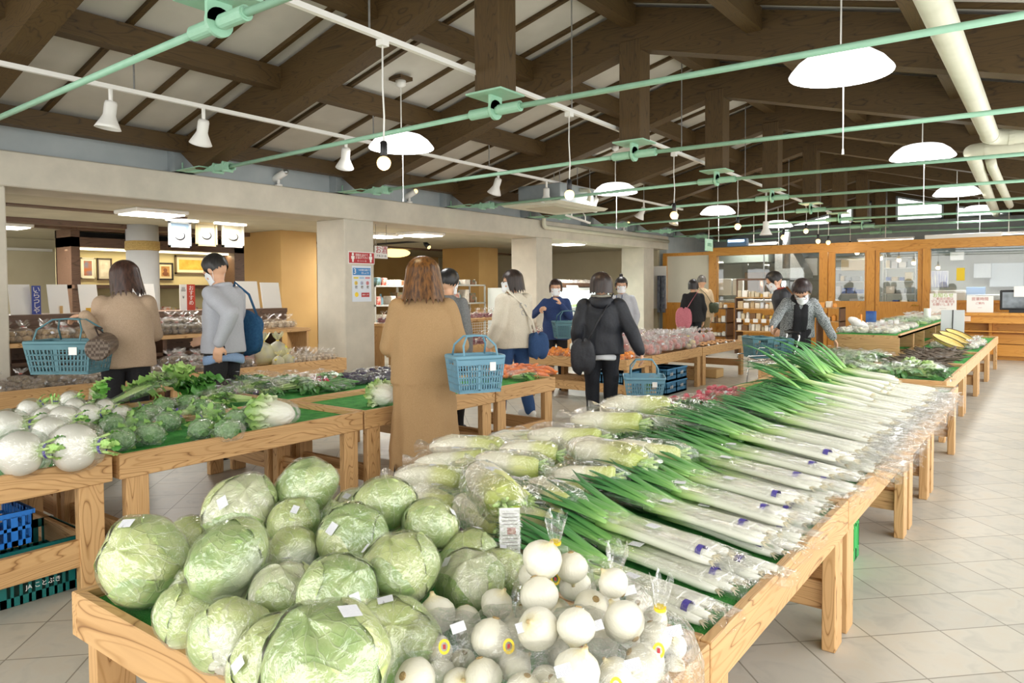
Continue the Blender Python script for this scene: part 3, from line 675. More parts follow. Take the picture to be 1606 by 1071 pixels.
m = MB(); m.box((xs_[1046], KY+.02, 0), (xs_[1112], KY+.08, 1.06)); m.box((xs_[1124], KY+.02, 0), (xs_[1285], KY+.08, 1.0)); m.box((xs_[1459], KY+.02, 0), (1.05, KY+.08, 1.08)); m.build('dado', WD['oz'], hd)
m = MB()
for a, b, z in ((1124, 1285, 1.0), (1459, 1606, 1.08)): m.box((xs_[a], KY-.02, z), (xs_[b], KY+.14, z+.06))
m.build('sill', WD['ox'], hd)
MB().box((xs_[1046], KY+.02, 1.06), (xs_[1112], KY+.07, 2.25)).build('white_panel', simple('panel_white', 'DCD9C8', 'D7D4C3', .7, 2), hd)
m = MB().box((xs_[1124], KY+.05, 1.06), (xs_[1285], KY+.056, 2.22)); m.build('pane', GLASS, hd)
m = MB().box((xs_[1459], KY+.05, 1.14), (1.05, KY+.056, 2.22)); m.build('pane', GLASS, hd)
m = MB(); xm = at(1197, 430, Y=KY).x; m.box((xm-.012, KY+.03, 1.06), (xm+.012, KY+.07, 2.22)); m.build('mullion', STEEL, hd)
for dn, (a, b, c, d) in enumerate(((1298, 1359, 1302, 1356), (1372, 1447, 1379, 1439))):
    dx0, dx1 = xs_[a]+.01, xs_[b]-.01
    gx0, gx1, gz0, gz1 = recty(KY, c+(0 if dn == 0 else 0), 397 if dn == 0 else 395, d, 472 if dn == 0 else 473)
    gx0 += .1*(dn == 0); 
    dr = tsl(MB().box((dx0, KY+.01, 0), (gx0, KY+.07, 2.22)).box((gx1, KY+.01, 0), (dx1, KY+.07, 2.22)).box((gx0, KY+.01, gz1), (gx1, KY+.07, 2.22)).box((gx0, KY+.01, .1), (gx1, KY+.07, gz0)).box((dx0+.08, KY-.005, .12), (dx1-.08, KY+.0, gz0-.14)).build('door_%d' % (dn+1), WD['oz']))
    MB().box((gx0, KY+.035, gz0), (gx1, KY+.041, gz1)).build('pane', GLASS, dr)
    hx = dx1-.06 if dn else dx0+.06
    MB().tube([(hx, KY, 1.03), (hx, KY-.06, 1.03), (hx-.12, KY-.06, 1.03)], .012, 8).build('handle', simple('brass', 'D9B45A', rough=.25, metal=.9), dr, True)
# kitchen beyond the glass
KW = simple('kitchen_wall', '9E9F94', '96978C', .7, 2)
tsl(MB().box((-8, 20.6, 0), (1.1, 20.78, 2.25)).build('wall_kitchen', KW)); tsl(MB().box((-8, 20.55, 2.25), (1.1, 20.8, 2.3)).build('trim_40', GREYST))
for i, (fx, fy) in enumerate(KFIX):
    t = thing('kitchen_lamp', f'long tube lamp hanging in the kitchen, {["left","middle","right"][i]} of three', 'lamp', (fx, fy, 2.53)); MB().box((fx-.6, fy-.08, 2.535), (fx+.6, fy+.08, 2.58)).build('housing', WHITE, t); MB().tube([(fx, fy, 2.58), (fx, fy, 3.35)], .01, 6).build('rod', WHITE, t); MB().tube([(fx-.58, fy, 2.54), (fx+.58, fy, 2.54)], .02, 8).build('tube', TUBEGLOW, t)
DKM = simple('kitchen_dark', '4A4E50', rough=.5)
def kbox(px, Y, d, mat, name, lab, cat, z0=None, bev=.01):
    xa, xb, za, zb_ = recty(Y, *px); return tag(MB().box((xa, Y, za if z0 is None else z0), (xb, Y+d, zb_), bev=bev).build(name, mat), lab, cat)
h0 = recty(19.2, 1215, 398, 1262, 436)
t = thing('exhaust_hood', 'large stainless exhaust hood in the kitchen behind the glass', 'exhaust hood', (h0[0], 19.2, 1.5))
MB().prism([(h0[0], 2.4), (h0[0]+.55*(h0[1]-h0[0]), 2.4), (h0[1], h0[2]+.12), (h0[1], h0[2]), (h0[0], h0[2])], 1, 19.2, 20).build('hood', STEEL, t)
kbox((1125, 398, 1205, 412), 19.0, .8, simple('hood_dark', '8A9088', rough=.4), 'exhaust_duct', 'flat grey exhaust canopy high in the kitchen, left', 'exhaust duct')
kbox((1127, 437, 1147, 463), 18.3, .1, WHITE2, 'white_cupboard', 'white cupboard panel in kitchen, left of two', 'cupboard'); kbox((1149, 437, 1165, 463), 18.3, .1, WHITE2, 'white_cupboard', 'white cupboard panel in kitchen, right of two', 'cupboard')
kbox((1168, 427, 1202, 470), 20.3, .2, simple('board_frame', 'B58A52', rough=.6), 'notice_board', 'brown framed notice board on the kitchen wall', 'notice board')
kbox((1262, 405, 1281, 432), 20.3, .1, WHITE2, 'wall_calendar', 'white paper with blue heading on the kitchen wall', 'paper')
kbox((1125, 470, 1285, 480), 18.6, .7, STEEL, 'steel_worktop', 'stainless worktop along the kitchen window', 'worktop', z0=0)
for i, (px, c_, nm, lab) in enumerate((((1206, 434, 1216, 452), 'C9CCCE', 'steel_pot', 'steel pot on the kitchen worktop, beside the hood'), ((1222, 440, 1238, 455), 'AEB4B6', 'steel_pot', 'wide steel pot under the exhaust hood'), ((1245, 442, 1258, 456), 'D0D3D6', 'steel_pot', 'small steel pot right of the wide one'), ((1188, 440, 1198, 456), '6A4A36', 'wooden_drum', 'dark wooden drum container on kitchen worktop'))):
    xa, xb, za, zb_ = recty(18.9, *px); r = (xb-xa)/2; tag(MB().lathe([(r*.9, za-.3), (r, za-.28), (r, zb_), (r*.85, zb_), (r*.85, zb_-.03)], 18, c=((xa+xb)/2, 19, 0)).build(nm, simple('pot%d' % i, c_, rough=.3, metal=.6), smooth=True), lab, 'pot')
# racks behind the doors
for i, (xa_, xb_, lab) in enumerate(((1303, 1356, 'steel rack of trays and tools behind the first kitchen door'), (1385, 1436, 'steel rack with bottles behind the second kitchen door'))):
    a_, b_ = at(xa_, 430, Y=18.9).x, at(xb_, 430, Y=18.9).x
    t = thing('steel_rack', lab, 'rack', ((a_+b_)/2, 18.9, 0))
    m = MB()
    for z in (.5, .95, 1.25, 1.55, 1.85, 2.1): m.box((a_, 18.9, z), (b_, 19.3, z+.02))
    m.build('shelf_boards', STEEL, t); m = MB()
    for x_ in (a_, b_): 
        for yy in (18.9, 19.3): m.tube([(x_, yy, 0), (x_, yy, 2.2)], .015, 6)
    m.build('posts', STEEL, t)
    for z in (.97, 1.27, 1.57, 1.87):
        x_ = a_+.05; k = 0
        while x_ < b_-.12:
            ww = random.uniform(.08, .2); hh = random.uniform(.08, .2); k += 1
            c_ = random.choice(['E8E6DE', '3F63B0', 'C9CCD0', '9AA5A8', 'D8C9A0', 'E8E6DE'])
            tag(MB().box((x_, 18.95, z), (x_+ww, 19.2, z+hh), bev=.01).build('kitchen_container', MATS.get('kc'+c_) or simple('kc'+c_, c_, rough=.4)), f'small container on the {ORD[int((z-.9)/.3)]} board of the rack behind the {"first" if i==0 else "second"} door, {ORD[k-1]} from left', 'container', 'containers on the kitchen racks'); x_ += ww+.03
kbox((1319, 407, 1357, 424), 18.6, .3, simple('cream_trays', 'E9DDB4', 'D9CB9C', .5, 30, stretch=(.1, .1, 1)), 'tray_stack', 'stack of cream trays behind the first kitchen door', 'trays')
# right bay
kbox((1500, 420, 1513, 440), KY+.03, .01, YEL, 'yellow_notice', 'yellow notice stuck on the right kitchen window', 'notice')
kbox((1527, 413, 1555, 436), 20.3, .1, simple('chart_grey', 'C9CCCE', 'BCC0C4', .6, 12), 'wall_chart', 'large white chart on the kitchen wall behind the glass', 'chart')
kbox((1458, 425, 1487, 451), 19.6, .1, simple('shelf_books', 'D8D4C8', '6A6FA8', .6, 60, stretch=(1, 1, .05)), 'binder_row', 'row of binders seen through the right kitchen window', 'binders')
kbox((1490, 395, 1512, 408), 20.2, .2, WHITE, 'air_conditioner', 'white wall air conditioner in the kitchen', 'air conditioner')
kbox((1458, 455, 1514, 480), 18.2, .2, WHITE, 'white_chest', 'long white chest behind the right kitchen window', 'chest')
kbox((1515, 450, 1545, 462), 19, .2, simple('blue_crate_k', '6F95C4', rough=.5), 'blue_container', 'blue container on the kitchen bench behind glass', 'container')
kbox((1459, 462, 1606, 476), 18.5, .8, STEEL, 'steel_bench', 'steel bench in the right part of the kitchen', 'bench', z0=0)
kbox((1552, 412, 1606, 450), 20.4, .1, simple('kitchen_window_light', 'B9C0C6', rough=.4), 'frosted_window', 'pale frosted window at the back of the kitchen', 'window')
# board on top of the partition, exit sign, blue screen
kbox((1450, 366, 1571, 375), KY-.02, .2, WHITE, 'white_ledge_board', 'long white board lying along the top of partition', 'board')
xa, xb, za, zb_ = recty(16.9, 1140, 374, 1171, 386)
t = thing('wall_screen', 'blue-white illuminated insect lamp above the partition', 'lamp', (xa, 16.9, za)); MB().box((xa, 16.9, za), (xb, 17.05, zb_), bev=.01).build('housing', simple('bluegrey', '5C7A9C', rough=.5), t); MB().box((xa+.03, 16.89, zb_-.08), (xb-.06, 16.9, zb_-.03)).build('tube', emis('bluetube', 'CFE6FF', 5), t)
xa, xb, za, zb_ = recty(16.2, 1105.5, 374, 1112, 393)
t = thing('exit_sign', 'green and white exit sign hanging before the partition', 'sign', (xa, 16.2, za)); MB().box((xa, 16.2, za), (xa+.03, 16.62, zb_)).build('box', emis('exit_green', 'BFEBCB', .15), t)
text('非常口', .09, simple('exit_dark', '1E8A55', rough=.5), t, (xa+.032, 16.41, (za+zb_)/2), (PI/2, 0, PI/2)); MB().tube([(xa+.015, 16.4, zb_), (xa+.015, 16.4, 3.0)], .01, 6).build('rod', WHITE, t)
# counter under the right window
t = thing('wooden_counter', 'long wooden counter under the right kitchen window', 'counter', (-.4, 16.8, 0))
MB().box((-2.0, 16.4, .86), (1.05, 17.36, .92), bev=.005).build('top', WD['ox'], t)
m = MB(); m.box((-1.98, 16.45, .72), (1.05, 16.5, .86)); m.box((-1.98, 16.72, .08), (1.05, 16.76, .3)); m.box((-1.98, 16.72, .32), (1.05, 16.76, .5)); m.box((-1.98, 16.8, 0), (1.05, 16.84, .75)); m.box((-1.98, 16.45, 0), (-1.93, 17.3, .86)); m.box((-1.0, 16.6, 0), (-.95, 17.3, .86)); m.build('front_boards', WD['ox'], t)
MB().box((-1.98, 16.5, .55), (1.05, 16.7, .57)).build('shelf', WD['ox'], t)
def signboard(px, Y, lab, lines, base=None, tilt=.0, bmat=None):
    xa, xb, za, zb_ = recty(Y, *px); za = base if base is not None else za
    t = thing('sign_board', lab, 'sign', ((xa+xb)/2, Y, za)); MB().box((xa, Y, za), (xb, Y+.012, zb_)).build('board', bmat or WHITE2, t)
    for s, dz, sz, mt in lines: text(s, sz, mt, t, ((xa+xb)/2, Y-.002, za+(zb_-za)*dz), (PI/2, 0, 0))
    return t
INK = simple('ink_grey', '8A8078', rough=.8); INKR = simple('ink_red', 'C07068', rough=.8); INKG = simple('ink_green', '9CBF2E', rough=.7)
signboard((1458, 460, 1500, 512), 16.45, 'tall white notice board with green heading on its stand', [('お知らせ', .88, .09, INKG), ('ご来店の際は', .7, .06, INKR), ('マスクの着用を', .55, .06, INKR), ('お願いします', .4, .06, INKR), ('------', .2, .06, INK)], base=.921)
signboard((1516, 464, 1558, 489), 16.5, 'white notice card with red lines standing on the wooden counter', [('営業時間', .8, .07, INKR), ('ご案内', .55, .05, INKR), ('----', .3, .05, INKR)], base=.921)
t = thing('clip_board', 'blank pale grey board leaning beside the far end of the raised tier', 'board', (-1.35, 13.7, .532)); xa, xb, za, zb_ = recty(13.7, 1459, 486, 1498, 542)
MB().prism([(13.68, .533), (13.70, .533), (13.78, zb_), (13.76, zb_)], 0, -1.49, -1.16).build('board', simple('palegrey', 'D5D8DC', rough=.6), t); MB().prism([(13.675, .6), (13.68, .6), (13.76, zb_), (13.755, zb_)], 0, -1.33, -1.315).build('seam', BLACK, t)
p = recty(16.38, 1500, 502, 1522, 513); tag(MB().box((p[0], 16.38, .75), (p[1], 16.44, .85)).build('price_card', simple('peach_card', 'F0D2B4', rough=.7)), 'small peach price card on the counter front', 'sign')
t = thing('television', 'black television with pale reflections painted on its screen, standing on the counter', 'television', (-.6, 16.7, .92)); p = recty(16.6, 1568, 455, 1625, 490)
MB().box((p[0], 16.6, .97), (p[1], 16.66, p[3]), bev=.01).build('frame', BLACK, t); MB().box((p[0]+.04, 16.59, 1.01), (p[1]-.04, 16.6, p[3]-.04)).build('screen', simple('tv_screen', '8A949C', '3A4046', .12, 3), t); MB().box((p[0]+.15, 16.5, .921), (p[1]-.15, 16.75, .975)).build('foot', BLACK, t)  # pale reflections are mottled into the screen colour
tag(MB().box((at(1590, 465, Y=16.55).x, 16.56, 1.22), (at(1606, 465, Y=16.55).x+.1, 16.57, 1.42)).build('paper_note', WHITE2), 'white paper note taped across the television', 'paper')
# ------------------------------------------------------------------ display tables
WX, WY, WZ = WD['x'], WD['y'], WD['z']
def table(lab, x0, x1, y0, y1, z=.56, rail=.125, turf=True, group='wooden market tables', low=('s', 'n'), side=(), legw=.11, dz=.03, legs=True, name='market_table'):
    t = thing(name, lab, 'table', ((x0+x1)/2, (y0+y1)/2, 0), group)
    th = .03
    for xx in (x0, x1-th): MB().box((xx, y0, z-rail), (xx+th, y1, z), bev=.003).build('side_board', WY, t)
    for yy in (y0, y1-th): MB().box((x0+th, yy, z-rail), (x1-th, yy+th, z), bev=.003).build('end_board', WX, t)
    MB().box((x0+th, y0+th, z-dz-.02), (x1-th, y1-th, z-dz-.008)).build('tray_base', WY, t)
    if turf: MB().box((x0+th+.002, y0+th+.002, z-dz-.008), (x1-th-.002, y1-th-.002, z-dz)).build('turf_mat', TURF, t)
    if legs:
        for xx in (x0+.012, x1-.062):
            for yy in (y0+.035, y1-.035-legw): MB().box((xx, yy, 0), (xx+.05, yy+legw, z-rail+.0), bev=.003).build('leg', WZ, t)
        for e in low:
            yy = y0+.06 if e == 's' else y1-.1
            MB().box((x0+.062, yy, .14), (x1-.062, yy+.035, .25), bev=.003).build('stretcher', WX, t)
        for e in side:
            xx = x0+.02 if e == 'w' else x1-.055
            MB().box((xx, y0+.14, .13), (xx+.035, y1-.14, .255), bev=.003).build('stretcher', WY, t)
    return t
# right row: cabbages, leeks, daikon
G = 'tables of the leek and cabbage row'
table('wide wooden table at the near end carrying the cabbages and onions', -2.2, -.64, .855, 1.625, group=G)
LK = [(1.635, 3.06), (3.075, 4.63), (4.645, 5.56), (5.575, 7.15)]
for i, (a, b) in enumerate(LK):
    table(f'wooden table under the leeks along the tiled aisle, {ORD[i]} from the onions', -1.41, -.64, a, b, group=G)
    table(f'wooden table of the daikon side, {ORD[i]} from the cabbages', -2.2, -1.42, a, b, group=G)
# left row
LS = .9286
def lz(z): return CAM_H-(CAM_H-z)*LS
G = 'tables of the turnip and greens row'
LR = [(.2, 1.70), (1.735, 3.375), (3.39, 4.86), (4.875, 5.80)]
nm = ['under the big turnips beside the blue crates', 'under the bagged broccoli and first cabbage head', 'behind the woman in the long camel coat', 'at the row end under the bagged carrots']
for i, (a, b) in enumerate(LR):
    table('wooden table '+nm[i], -4.69*LS, -3.84*LS, a*LS, b*LS, z=.62, rail=.118, group=G, side=('e',) if i in (0, 3) else ())
for i, (a, b) in enumerate(LR[:3]):
    table('wooden rear table of the greens row, '+['behind the big turnips', 'at the feet of the man in grey', 'below the bagged eggplants'][i], -5.6*LS, -4.72*LS, a*LS, b*LS, z=.62, rail=.118, group=G)
# rear row before the pillars
G = 'tables of the potato row'
for i, (a, b) in enumerate(((.6, 2.15), (2.18, 3.9), (3.92, 6.0))):
    table('long wooden table of the potato row '+['at the left picture edge', 'behind the beige-sweater woman', 'ending at the first pillar'][i], -7.95, -7.12, a, b, turf=False, group=G, rail=.15)
    t = thing('tier_shelf', 'raised pale wooden shelf of potatoes '+['at the far left', 'between the woman and the man', 'ending at the first pillar'][i], 'shelf', (-8.2, (a+b)/2, .4), 'raised shelves of the potato row')
    MB().box((-8.5, a, .865), (-8.02, b+.15, .91), bev=.003).build('shelf_board', WY, t)
    for yy in (a+.03, b+.1): MB().box((-8.48, yy, 0), (-8.05, yy+.03, .865)).build('end_panel', WZ, t)
    MB().box((-8.5, a, .915), (-8.48, b+.15, .96)).build('back_lip', WY, t)
for i, (a, b) in enumerate(((7.45, 9.1), (9.15, 11.3))):
    table('wooden table of sweet potatoes '+['behind the camel-coat woman', 'behind the white-sweater woman'][i], -7.95, -7.12, a, b, turf=False, group='tables of sweet potatoes', rail=.15)
    t = thing('tier_shelf', 'raised wooden shelf of sweet potatoes '+['behind the camel-coat woman', 'beside the second pillar'][i], 'shelf', (-8.2, (a+b)/2, .4), 'raised shelves of sweet potatoes')
    MB().box((-8.5, a, .865), (-8.02, b, .905), bev=.003).build('shelf_board', WY, t)
    for yy in (a+.03, b-.06): MB().box((-8.48, yy, 0), (-8.05, yy+.03, .865)).build('end_panel', WZ, t)
# apple and orange tables
G = 'tables of apples and oranges'
for i, (a, b, lab) in enumerate(((7.65, 8.3, 'under the oranges behind the navy jacket'), (8.32, 9.95, 'over the blue folding crates under the bagged apples'), (9.97, 11.75, 'at the far end of the bagged apples'))):
    table('wooden table '+lab, -5.55 if i == 0 else -5.45, -4.05, a, b, group=G, turf=False, z=.56)
# far greens table with raised tier
G = 'tables of the far greens row'
FT = [(7.48, 9.3), (9.32, 11.1), (11.12, 12.9), (12.92, 14.9)]
for i, (a, b) in enumerate(FT):
    table(f'wooden table of the far greens row, {ORD[i]} from the leeks', -1.58, -.76, a, b, group=G); 
    table(f'wooden inner table of the far greens row, {ORD[i]} from the leeks', -2.44, -1.59, a, b, group=G)
for i, (a, b) in enumerate(((9.9, 12.0), (12.02, 14.3), (14.32, 15.6))):
    t = thing('tier_box', f'raised wooden tier on the far greens table, {ORD[i]} from its near end', 'tier', (-1.87, (a+b)/2, .56), 'raised tiers of the far greens table')
    MB().box((-2.26, a, .79), (-1.5, b, .815)).build('top_board', WY, t)
    for yy in (a, b-.02):
        MB().box((-2.25, yy, .532), (-1.51, yy+.02, .79)).build('end_panel', WX, t)
    MB().box((-1.515, (a+b)/2, .532), (-1.5, (a+b)/2+.05, .79)).build('support', WZ, t)
    MB().box((-2.25, a+.01, .815), (-1.53, b-.01, .823)).build('turf_mat', TURF, t)
    MB().box((-1.525, a, .79), (-1.5, b, .835)).build('edge_board', WY, t)
# ------------------------------------------------------------------ lamps, tracks, pipes
PEND = [(-1.25, 5.6, 'nearest bowl lamp on the aisle side, crossed by a green rod'), (-5.65, 5.55, 'nearest bowl lamp on the pillar side with dark ceiling rose'), (-1.27, 9.75, 'second bowl lamp on the aisle side'), (-5.6, 10.2, 'second bowl lamp on the pillar side beside the ceiling cassette'), (-1.31, 13.95, 'third bowl lamp on the aisle side'), (-5.5, 14.3, 'third bowl lamp on the pillar side'), (-1.27, 17.7, 'bowl lamp above the kitchen partition, aisle side'), (-5.5, 18.3, 'bowl lamp above the kitchen partition, pillar side')]
BOWL = emis('bowl_shade_glow', 'FDFDFB', 1.5)
for x, y, lab in PEND:
    z = 2.93; t = thing('pendant_bowl_lamp', 'white '+lab, 'pendant lamp', (x, y, z), 'white pendant bowl lamps'); zt = zc(x)
    MB().lathe([(.345, 0), (.35, .008), (.34, .025), (.29, .085), (.22, .135), (.17, .15), (.05, .156), (.0, .156)], 36, c=(x, y, z), capb=False).build('lamp_shade', BOWL, t, True)
    MB().lathe([(.0, .02), (.3, .02), (.33, .01)], 30, c=(x, y, z), capb=False, capt=False).build('diffuser', LAMPGLOW, t)
    l = bpy.data.lights.new('pendant_light', 'AREA'); l.shape = 'DISK'; l.size = .5; l.energy = 20; l.color = (1, .98, .94)
    o = bpy.data.objects.new('pendant_light', l); COL.objects.link(o); o.location = (x, y, z-.005)
    MB().tube([(x, y, z+.16), (x, y, zt-.06)], .006, 6).build('cord', WHITE, t)
    m = MB(); m.lathe([(.02, zt-.12), (.055, zt-.1), (.055, zt-.04), (.03, zt-.03)], 14, c=(x, y, 0)); m.build('ceiling_cup', WHITE, t, True)
    MB().box((x-.09, y-.09, zt-.05), (x+.09, y+.09, zt-.012)).build('ceiling_rose', WD['dx'], t)
    m = MB(); m.tube([(x+.02, y, z+.02), (x+.02, y, z-.53)], .004, 6); m.tube([(x+.02, y, z-.53), (x+.02, y, z-.57)], [.006, .009], 8); m.build('pull_cord', WHITE, t)
def track(name, x0, x1, y0, y1, z, lab, hang):
    t = thing(name, lab, 'lamp track', ((x0+x1)/2, y0, z)); X = lambda y: x0+(x1-x0)*(y-y0)/(y1-y0)
    m = MB(); m.prism([(x0-.018, z), (x0+.018, z), (x0+.018, z+.035), (x0-.018, z+.035)], 1, y0, y1)
    m.v = [(v[0]+(X(v[1])-x0), v[1], v[2]) for v in m.v]; m.build('rail', WHITE, t)
    for y in hang: MB().tube([(X(y), y, z+.035), (X(y), y, zc(X(y))-.0)], .007, 6).build('hanger_rod', STEEL, t)
    return X
TX1 = track('lamp_track', -6.1, -6.22, 1.0, 14.2, 3.04, 'long white lamp track along the pillar side with spotlights', (2.95, 5.6, 7.7, 10, 12.4))
TX2 = track('lamp_track', -3.5, -3.95, 2.0, 17.0, 3.04, 'long white lamp track near the king posts with hanging bulbs', (3.2, 5.75, 8.4, 10.9, 13.4, 15.9))
def spot(loc, aim, lab, glow=False, base=.1):
    """bell-shaped white spotlight under a track"""
    loc = Vector(loc); a = Vector(aim).normalized(); t = thing('track_spotlight', lab, 'spotlight', loc, 'white track spotlights')
    MB().tube([loc+Vector((0, 0, .02)), loc-Vector((0, 0, base))], .017, 8).build('stem', WHITE, t, True)
    p = loc-Vector((0, 0, base+.02)); q = a.to_track_quat('Z', 'Y').to_matrix()
    MB().lathe([(.0, -.03), (.042, -.02), (.048, .0), (.048, .09), (.055, .11), (.085, .17), (.1, .2), (.094, .2), (.06, .15)], 20, c=p, R=np.array(q), capt=False).build('lamp_shade', WHITE, t, True)
    MB().ell(p+a*.14, (.045, .045, .045)).build('reflector_bulb', BULB if glow else simple('reflector', 'D8D2BE', rough=.3) if 'reflector' not in MATS else MATS['reflector'], t, True)
for i, (y, a, g) in enumerate(((2.76, (-.1, -.1, -1), 0), (3.56, (-.5, .1, -1), 0), (5.2, (-.5, .3, -1), 0), (7.9, (-.5, .1, -1), 0), (9.1, (-.1, .1, -1), 0), (10.6, (-.6, .2, -1), 0), (12.4, (-.6, 0, -1), 0), (13.9, (-.2, -.3, -1), 1))):
    spot((TX1(y), y, 3.04), a, f'white bell-shaped spotlight on the pillar-side track, {ORD[i]} from the camera end', bool(g))
spot((TX2(12.0), 12.0, 3.0), (0, 0, -1), 'white bell-shaped spotlight on the bulb track, pointing down', False, .5)
for i, (px, g) in enumerate((((445, 291), 0), ((650, 318), 1), ((985, 351), 1))):
    p = at(*px, X=-7.93); t = thing('beam_spotlight', ['grey spotlight standing on the concrete beam before the first pillar', 'lit spotlight on the concrete beam after the first pillar', 'lit spotlight on the concrete beam near the third pillar'][i], 'spotlight', (-7.93, p.y, 2.76), 'spotlights standing on the concrete beam')
    m = MB(); m.lathe([(.05, 0), (.05, .02), (.02, .03), (.02, .09)], 12, c=(-8.04, p.y, 2.76)); m.build('foot', WHITE, t)
    a = Vector((.6, .25, .35)).normalized(); c_ = Vector((-8.06, p.y-.01, 2.87))
    MB().tube([c_-a*.06, c_+a*.14], .045, 14).build('lamp_head', WHITE, t, True); MB().ell(c_+a*.145, (.036, .036, .036)).build('lens', BULB if g else STEEL, t, True)
for i, (px) in enumerate(((602, 255), (893, 305), (1057, 337), (1157, 355), (1229, 372), (1264, 362), (1283, 378), (1299, 380), (1333, 387))):
    p = at(*px, X=-3.7 if i != 5 else -3.72); xx = TX2(p.y)
    p = at(*px, X=xx); t = thing('hanging_bulb', f'bare glowing bulb hanging from the bulb track, {ORD[i]} from the camera end', 'light bulb', (p.x, p.y, p.z), 'bare bulbs hanging in a row')
    MB().ell(p, (.047, .047, .05), n=18, fn=lambda a, b: 1-.12*max(0, b)).build('bulb', BULB, t, True)
    MB().lathe([(.018, .04), (.024, .05), (.024, .13), (.016, .14), (.0, .14)], 14, c=p, capb=False).build('socket', BLACK, t, True)
    zt = 3.04; MB().tube([(p.x, p.y, p.z+.13), (p.x+.008, p.y, p.z+.3), (p.x-.004, p.y, p.z+.5), (p.x, p.y, zt)], .006, 6).build('cord', WHITE, t, True)
    MB().box((p.x-.03, p.y-.03, zt-.04), (p.x+.03, p.y+.03, zt)).build('plug', WHITE, t)
    l = bpy.data.lights.new('bulb_light', 'POINT'); l.energy = 9; l.color = (1, .75, .42); l.shadow_soft_size = .06
    o = bpy.data.objects.new('bulb_light', l); COL.objects.link(o); o.location = p-Vector((0, 0, .09))
# ceiling cassette
t = thing('ceiling_cassette', 'square ceiling air conditioner hanging before the second pillar', 'air conditioner', (-6.45, 9.8, 2.69))
MB().box((-6.85, 9.29, 2.738), (-6.05, 10.3, 3.04), bev=.01).build('casing', GREYST, t)
MB().prism([(-7.0, 2.735), (-5.9, 2.735), (-5.97, 2.697), (-6.93, 2.697)], 1, 9.03, 10.51).build('panel', CREAM_PIPE, t)
MB().box((-6.74, 9.35, 2.689), (-6.16, 10.2, 2.697)).build('grille', simple('grille', 'C9C5AE', 'BDB9A2', .6, 60), t)
for a, b in ((-6.8, 9.35), (-6.1, 9.35), (-6.8, 10.25), (-6.1, 10.25)): MB().tube([(a, b, 3.04), (a, b, zc(a))], .006, 6).build('hanger_rod', STEEL, t)
MB().tube([(-6.05, 9.87, 2.98), (-5.9, 9.87, 2.96), (-5.86, 9.87, 2.88), (-5.9, 9.87, 2.80)], .035, 10).build('drain_pipe', CREAM_PIPE, t, True)
p0, p1 = at(887, 337, Y=10.6), at(926, 350, Y=10.7)
t = thing('hanging_bar', 'small white bar hanging under the ceiling air conditioner', 'bar', p0); MB().tube([p0, p1], .02, 6).build('bar', WHITE, t)
for f in (.25, .8): q = p0.lerp(p1, f); MB().tube([q, q+Vector((0, 0, .08)), q+Vector((-.05, 0, .16))], .012, 6).build('hook', WHITE, t, True)
# pipes
def pipe(pts, r, lab, mat=None, col=True, nm='pipe'):
    t = thing(nm, lab, 'pipe', pts[0]); P = [Vector(p) for p in pts]; Q = [P[0]]
    for i in range(1, len(P)-1):
        a = (P[i-1]-P[i]).normalized(); b = (P[i+1]-P[i]).normalized(); R_ = r*1.8
        for k in range(6):
            s = k/5; Q.append((P[i]+a*R_*(1-s)).lerp(P[i]+b*R_*s, s))
    Q.append(P[-1]); MB().tube(Q, r, 16).build('tube', mat or CREAM_PIPE, t, True)
    if col:
        for i in range(1, len(P)-1):
            for o_ in (P[i-1], P[i+1]):
                a = (o_-P[i]).normalized(); MB().tube([P[i]+a*r*1.8, P[i]+a*r*2.4], r*1.07, 16).build('collar', mat or CREAM_PIPE, t)
    return t
pipe([(-.56, .5, 3.0), (-.57, 9.3, 3.0), (.9, 9.5, 3.0)], .085, 'thick cream pipe running under the roof on the aisle side')
a, b = at(1522, 236, z=2.95), at(1562, 335, z=2.95)
pipe([(.9, a.y, 2.95), (a.x, a.y, 2.95), (b.x, b.y, 2.95)], .075, 'cream pipe behind the thick one, turning along the hall')
a2, b2 = at(1556, 262, z=2.95), at(1584, 322, z=2.95)
pipe([(a2.x, a2.y-.3, 3.0), (a2.x, a2.y, 2.95), (b2.x, b2.y, 2.95)], .06, 'thinner cream pipe parallel beside the second pipe', col=False)
pz = at(900, 365, X=-7.93)
pipe([(-7.6, at(853, 330, X=-7.7).y, 2.85), (-7.92, at(853, 340, X=-7.92).y, 2.85), (-7.92, at(853, 340, X=-7.92).y, 2.62), (-7.92, 17.2, 2.62)], .042, 'cream pipe along the face of the concrete beam', col=False)
t = thing('ceiling_duct_end', 'short steel flue standing on the partition', 'flue', (-4.9, 18.5, 2.3)); MB().tube([(-5.35, 18.5, 1.9), (-5.35, 18.5, 2.85)], .09, 16).build('flue', STEEL, t, True)
# posters on the first pillar
y0, y1, z0, z1 = rect(-8.0, 546, 395, 587, 414)
t = thing('distance_sign', 'red sign with two white figures on the first pillar', 'sign', (-8.0, (y0+y1)/2, z0)); MB().box((-8.0, y0, z0), (-7.996, y1, z1)).build('backing', WHITE2, t); MB().box((-7.998, y0+.012, z0+.012), (-7.992, y1-.012, z1-.012)).build('red_field', RED, t)
w_ = y1-y0; h_ = z1-z0
for yy in (y0+.16*w_, y1-.16*w_):
    m = MB(); m.ell((-7.99, yy, z0+h_*.78), (.003, .02, .022)); m.prism([(yy-.03, z0+h_*.64), (yy+.03, z0+h_*.64), (yy+.028, z0+h_*.4), (yy+.016, z0+h_*.38), (yy+.014, z0+h_*.14), (yy-.014, z0+h_*.14), (yy-.016, z0+h_*.38), (yy-.028, z0+h_*.4)], 0, -7.993, -7.989); m.build('figure', WHITE2, t)
